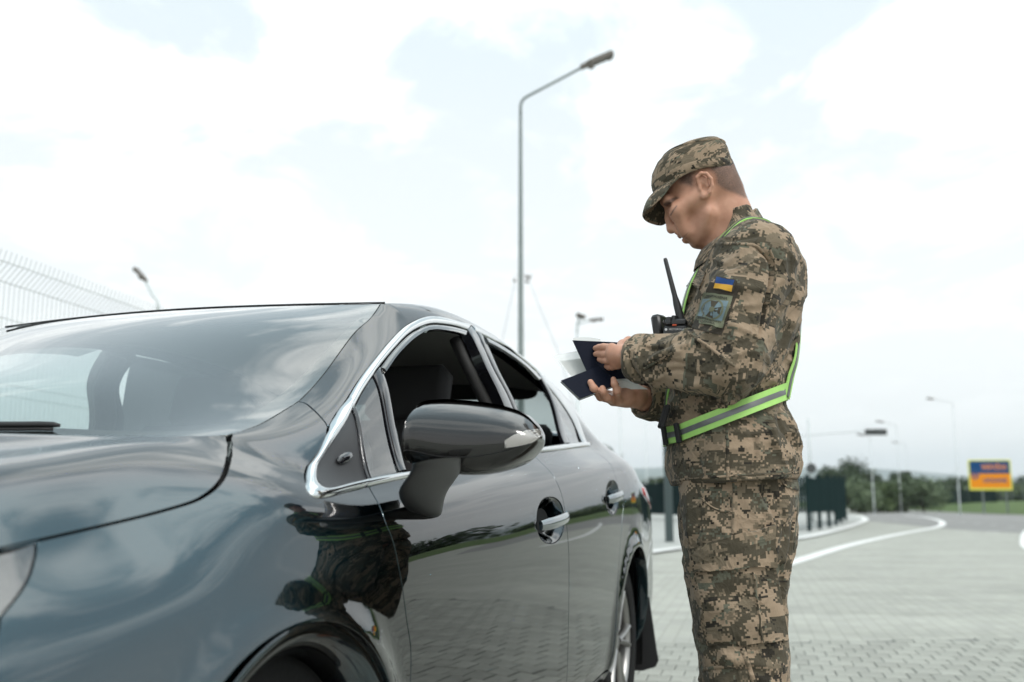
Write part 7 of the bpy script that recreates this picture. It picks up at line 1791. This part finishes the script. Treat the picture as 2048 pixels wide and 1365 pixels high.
so = strap('shoulder_strap', sp_pts, .036, M_LIME, belt, sides=np.array(sp_s, float)); strap('strap_stripe', [p + q for p, q in zip(sp_pts, [np.array([.0016, -.0012, 0])] * 6 + [np.array([.001, 0, .0016])] * 3 + [np.array([-.001, 0, .0016])] * 4 + [np.array([-.0018, 0, 0])] * 8)], .012, M_RGREY, so, sides=np.array(sp_s, float))
m = MB(); a = W(1316, 800, -.085); b = W(1340, 868, -.095); m.box((a + b) / 2, (.012, .040, .055), Matrix.Rotation(R(18), 3, 'Y'), .004); m.build('strap_adjuster', M_WEB, belt, angle=40)
# ---- sleeve badges
M_VELC = mat('hook_tape_brown', (.050, .040, .028), rough=.95, bump=.5, bscale=900)
tape, _ = lay('hook_tape', [(1421, 565), (1481, 573), (1443, 671), (1383, 657)], BJ, M_VELC, jacket, 10, 14, .0022, .002)
flag, onf = lay('flag_badge', [(1435, 555), (1473, 562), (1466, 585.5), (1428.5, 579)], BJ, mat('badge_edge', (.05, .045, .035), rough=.9), jacket, 10, 8, .0052, .003)
def decal(name, polys, on, mm, parent, h=.0008):
    """flat embroidered shapes given in the badge's own 0..1 square"""
    m = MB()
    for poly in polys:
        n = len(poly); m.add([on(u, v, h) for u, v in poly], [tuple(range(n))])
    o = m.build(name, mm, parent); me = o.data
    for p in me.polygons:
        c = np.array(p.center)
        if np.array(p.normal) @ (CAMV - c) < 0: p.flip()
    me.update(); return o
def gridpoly(u0, v0, u1, v1, n=8, k=4):
    return [[(u0 + (u1 - u0) * i / n, v0 + (v1 - v0) * j / k), (u0 + (u1 - u0) * (i + 1) / n, v0 + (v1 - v0) * j / k), (u0 + (u1 - u0) * (i + 1) / n, v0 + (v1 - v0) * (j + 1) / k), (u0 + (u1 - u0) * i / n, v0 + (v1 - v0) * (j + 1) / k)] for i in range(n) for j in range(k)]
decal('flag_blue', gridpoly(.05, .06, .95, .5), onf, mat('flag_blue', (.012, .055, .20), rough=.8, bump=.2, bscale=900), flag)
decal('flag_yellow', gridpoly(.05, .5, .95, .94), onf, mat('flag_yellow', (.62, .33, .035), rough=.8, bump=.2, bscale=900), flag)
M_BOL = mat('badge_olive', (.150, .158, .100), rough=.9, bump=.3, bscale=800); M_BBL = mat('badge_blue_grey', (.15, .21, .235), rough=.9, bump=.3, bscale=800); M_BDK = mat('badge_dark_thread', (.020, .018, .014), rough=.9); M_BBR = mat('badge_brown', (.06, .05, .032), rough=.9); M_BTN = mat('badge_sand', (.24, .22, .13), rough=.9)
chev, onc = lay('unit_badge', [(1411, 585), (1466, 594), (1446, 657), (1389, 646)], BJ, M_BOL, jacket, 12, 14, .0052, .003)
decal('badge_field', gridpoly(.07, .20, .93, .80, 10, 8), onc, M_BBL, chev, .0006)
def disc(cx, cy, r0, r1, n=28): return [[(cx + r0 * math.cos(2 * math.pi * k / n), cy + r0 * .87 * math.sin(2 * math.pi * k / n)), (cx + r1 * math.cos(2 * math.pi * k / n), cy + r1 * .87 * math.sin(2 * math.pi * k / n)), (cx + r1 * math.cos(2 * math.pi * (k + 1) / n), cy + r1 * .87 * math.sin(2 * math.pi * (k + 1) / n)), (cx + r0 * math.cos(2 * math.pi * (k + 1) / n), cy + r0 * .87 * math.sin(2 * math.pi * (k + 1) / n))] for k in range(n)]
decal('badge_ring', disc(.5, .50, .30, .37), onc, M_BOL, chev, .0010)
crs = []
for k in range(4):
    a = k * math.pi / 2; r2 = lambda x, y: (.5 + (x * math.cos(a) - y * math.sin(a)), .50 + .87 * (x * math.sin(a) + y * math.cos(a)))
    crs.append([r2(.05, -.04), r2(.05, .04), r2(.29, .13), r2(.27, 0), r2(.29, -.13)])
decal('badge_cross', crs, onc, M_BBR, chev, .0014); decal('badge_centre', disc(.5, .5, .0001, .085, 16), onc, M_BOL, chev, .0018)
def badge_text(s, cx, cy, w, hgt, on, mm, parent, arc=0.0, h=.0016):
    cu = bpy.data.curves.new('t', 'FONT'); cu.body = s; cu.size = 1; cu.align_x = 'CENTER'; cu.align_y = 'CENTER'; cu.offset = .02; cu.resolution_u = 2; o = bpy.data.objects.new('t', cu); C.objects.link(o); me = bpy.data.meshes.new_from_object(o.evaluated_get(bpy.context.evaluated_depsgraph_get())); bpy.data.objects.remove(o, do_unlink=True)
    co = np.array([tuple(v.co) for v in me.vertices]); x0, x1 = co[:, 0].min(), co[:, 0].max(); y0, y1 = co[:, 1].min(), co[:, 1].max(); F = [list(p.vertices) for p in me.polygons]
    V = [on(cx + ((q[0] - x0) / (x1 - x0) - .5) * w, cy - ((q[1] - y0) / (y1 - y0) - .5) * hgt + arc * (((q[0] - x0) / (x1 - x0) - .5) ** 2) * 4, h) for q in co]
    e = V[F[0][0]]; fn = np.cross(np.array(V[F[0][1]]) - e, np.array(V[F[0][2]]) - e)
    if fn @ (CAMV - e) < 0: F = [f[::-1] for f in F]
    np_mesh('badge_lettering', V, F, mm, parent, smooth=False)
badge_text('ДЕРЖАВНА', .5, .115, .74, .105, onc, M_BDK, chev, .02); badge_text('ПРИКОРДОННА', .5, .855, .84, .085, onc, M_BDK, chev); badge_text('СЛУЖБА', .5, .945, .46, .06, onc, M_BDK, chev)
# ---------------------------------------------------------------- what he holds and carries
def world_thing(name, label, cat, p, group=None): return empty(name, (p[0] + PX0, p[1] + YS, p[2]), 0, label, cat, group)
def slab(m, quad, th, side=1, sub=1):
    q = np.array(quad, float); n = np.cross(q[1] - q[0], q[3] - q[0]); n /= np.linalg.norm(n)
    if n @ (CAMV - q[0]) < 0: n = -n
    V = list(q) + list(q - n * th); m.add(V, [(0, 1, 2, 3), (7, 6, 5, 4)] + [(i, 4 + i, 4 + (i + 1) % 4, (i + 1) % 4) for i in range(4)]); return n
M_NAVY = mat('navy_cover', (.0035, .0055, .014), rough=.6, spec=.12, bump=.25, bscale=700); M_PAGE = mat('page_white', (.62, .64, .63), rough=.8); M_CARDG = mat('card_grey', (.30, .30, .28), rough=.7, var=.1, vscale=40); M_FILM = mat('clear_film', (.78, .80, .78), rough=.25, Alpha=.35)
def booklet(label, A, B, Cc, D, pages_back=.004, open_=False, group='passports in his hands'):
    o = (A + Cc) / 2; t = world_thing('passport', label, 'passport', o, group); A, B, Cc, D = (q - o for q in (A, B, Cc, D))
    m = MB(); n = slab(m, [A, B, Cc, D], .0011); m.build('front_cover', M_NAVY, t)
    ins = lambda q, k=.03: q * (1 - k)
    m = MB(); slab(m, [ins(A) - n * .0014, ins(B) - n * .0014, ins(Cc) - n * .0014, ins(D) - n * .0014], pages_back); m.build('pages', M_PAGE, t)
    m = MB(); slab(m, [A - n * (pages_back + .0018), B - n * (pages_back + .0018), Cc - n * (pages_back + .0018), D - n * (pages_back + .0018)], .0011); m.build('back_cover', M_NAVY, t)
    m = MB(); m.tube([B - n * (pages_back + .0026) * .5, Cc - n * (pages_back + .0026) * .5], (pages_back + .0026) * .52, n=8); m.build('spine', M_NAVY, t)
    return t
A_, B_, D_ = W(1122, 761.5, -.105), W(1199.5, 731.5, -.060), W(1160, 798, -.125); A_ = A_ + np.array([0, 0, 0]); C_ = W(1237, 768.5, -.082)
booklet('closed navy passport held lowest, in front, by the curled fingers', A_, B_, C_, D_)
# open passport above it: two covers hinged at the middle, white pages between
tl, tm, tr, bl_, bm__, br = W(1145, 681, -.055), W(1201, 683.5, -.046), W(1256, 686, -.050), W(1182, 762, -.070), W(1224, 759, -.062), W(1262, 757, -.062)
o = (tl + br) / 2; op = world_thing('passport', 'open navy passport held highest with white page edges along its top', 'passport', o, 'passports in his hands')
q = [p - o for p in (tl, tm, tr, bl_, bm__, br)]
m = MB(); n = slab(m, [q[0], q[1], q[4], q[3]], .0011); m.build('front_cover', M_NAVY, op); m = MB(); slab(m, [q[1], q[2], q[5], q[4]], .0011); m.build('back_cover', M_NAVY, op)
m = MB(); n2 = n * .0016
for k in range(5):
    lift = np.array([0, .0016 * k + .0016, .0012 * k + .0022]); bow = np.array([0, .002 * k, .0012 * k])
    ts = np.linspace(0.03, 1.0, 9); top = [q[0] * (1 - t) + q[1] * t + lift + bow * math.sin(math.pi * t) for t in ts]; bot = [q[3] * (1 - t) + q[4] * t + np.array([0, .0016 * k + .0016, .004]) for t in ts]
    V = top + bot; m.add(V, [(i, i + 1, 9 + i + 1, 9 + i) for i in range(8)])
m.build('pages', M_PAGE, op, smooth=True)
fl = world_thing('document_sleeve', 'clear plastic sleeve with grey paper sticking out behind the passports', 'document', W(1140, 728, -.02))
o = W(1140, 728, -.02); m = MB(); slab(m, [W(1105, 711, -.035) - o, W(1168, 700, -.025) - o, W(1196, 745, -.04) - o, W(1142, 752.5, -.05) - o], .0008); m.build('film', M_FILM, fl)
m = MB(); slab(m, [W(1121, 722.5, -.034) - o, W(1170, 716, -.026) - o, W(1192, 744, -.038) - o, W(1142, 751, -.048) - o], .0012); m.build('paper', M_CARDG, fl)
pp = world_thing('paper_sheet', 'white paper lying on the open palm below the sleeve', 'paper', W(1250, 765, -.05)); o = W(1250, 765, -.05)
m = MB(); slab(m, [W(1212, 750, -.045) - o, W(1243, 752, -.045) - o, W(1296, 779, -.055) - o, W(1246, 779, -.040) - o], .0010); m.build('sheet', M_PAGE, pp)
# ---- radio on the chest
M_RAD = mat('radio_black', (.016, .016, .017), rough=.38, bump=.06, bscale=900); M_RADL = mat('radio_print', (.55, .55, .55), rough=.5)
rp_ = W(1352, 672, -.105); rad = world_thing('walkie_talkie', 'black handheld radio with thick antenna clipped to his chest', 'radio', rp_)
sc = 1 / 870
rm3 = Matrix.Rotation(R(2), 3, 'Y') @ Matrix.Rotation(R(-16), 3, 'Z')
m = MB(); m.box((0, 0, -.018), (.058, .034, .082), rm3, .006); m.box(rm3 @ Vector((0, 0, .030)), (.052, .030, .016), rm3, .005); m.build('body', M_RAD, rad, angle=40)
m = MB(); m.box(rm3 @ Vector((0, -.0176, -.036)), (.044, .002, .040), rm3, .0009); m.build('grille_panel', M_RUBBER, rad)
for k in range(5):
    m = MB(); m.box(rm3 @ Vector((0, -.0190, -.026 - k * .007)), (.040, .0014, .0022), rm3); m.build('grille_bar', M_RAD, rad)
ant_b, ant_t = W(1364, 648, -.105) - rp_, W(1330, 517, -.105) - rp_; dd = ant_t - ant_b
m = MB(); m.tube([ant_b, ant_b + dd * .06, ant_b + dd * .30, ant_b + dd * .42, ant_b + dd * .97, ant_t], [.0105, .0100, .0088, .0062, .0050, .0038], n=14); m.build('antenna', M_RAD, rad, smooth=True)
for x, y, r in ((1338, 640, .0075), (1348, 637, .0065)):
    k0 = W(x, y + 9, -.112) - rp_; k1 = W(x, y - 5, -.112) - rp_; m = MB(); m.tube([k0, k0 * .5 + k1 * .5, k1], [r, r, r * .9], n=12); m.build('knob', M_RAD, rad, angle=40)
m = MB(); m.box(W(1349, 651, -.118) - rp_, (.010, .006, .004), rm3, .001); m.build('alarm_button', mat('alarm_orange', (.5, .07, .02), rough=.5), rad)
text_mesh('radio_lettering', 'MOTOROLA', .0062, M_RADL, rad, Matrix.Translation(Vector((0, 0, 0)) + rm3 @ Vector((.003, -.0174, .012))) @ rm3.to_4x4() @ Matrix.Rotation(R(90), 4, 'X'), ext=.0003)
m = MB(); m.lathe([(0, 0), (.0030, 0), (.0030, .0006), (0, .0006)], 14, Matrix.Translation(rm3 @ Vector((-.021, -.0174, .012))) @ rm3.to_4x4() @ Matrix.Rotation(R(90), 4, 'X')); m.build('radio_mark', M_RADL, rad)
# chest camera beside it
cp0 = W(1315, 655, -.075); cmr = world_thing('body_camera', 'black body camera with round lens left of the radio', 'body camera', cp0); r3 = Matrix.Rotation(R(-8), 3, 'Y') @ Matrix.Rotation(R(58), 3, 'Z')
m = MB(); m.box((0.006, 0, .0), (.048, .024, .058), r3, .006); m.box((0.008, .006, -.036), (.040, .018, .020), r3, .004); m.build('body', M_RAD, cmr, angle=40)
m = MB(); m.lathe([(.0, .006), (.006, .006), (.0075, .004), (.0125, .003), (.0135, .0), (.0135, -.006)], 22, Matrix.Translation(r3 @ Vector((0.004, -.012, .008))) @ r3.to_4x4() @ Matrix.Rotation(R(90), 4, 'X')); m.build('lens', M_GLOSSBLK, cmr, angle=35)
m = MB(); m.box(W(1316, 678, -.09) - cp0, (.010, .004, .018), Matrix.Rotation(R(12), 3, 'Y'), .001); m.build('label_plate', mat('label_grey', (.45, .46, .44), rough=.5), cmr)
print('soldier done', round(time.time() - T0, 1))
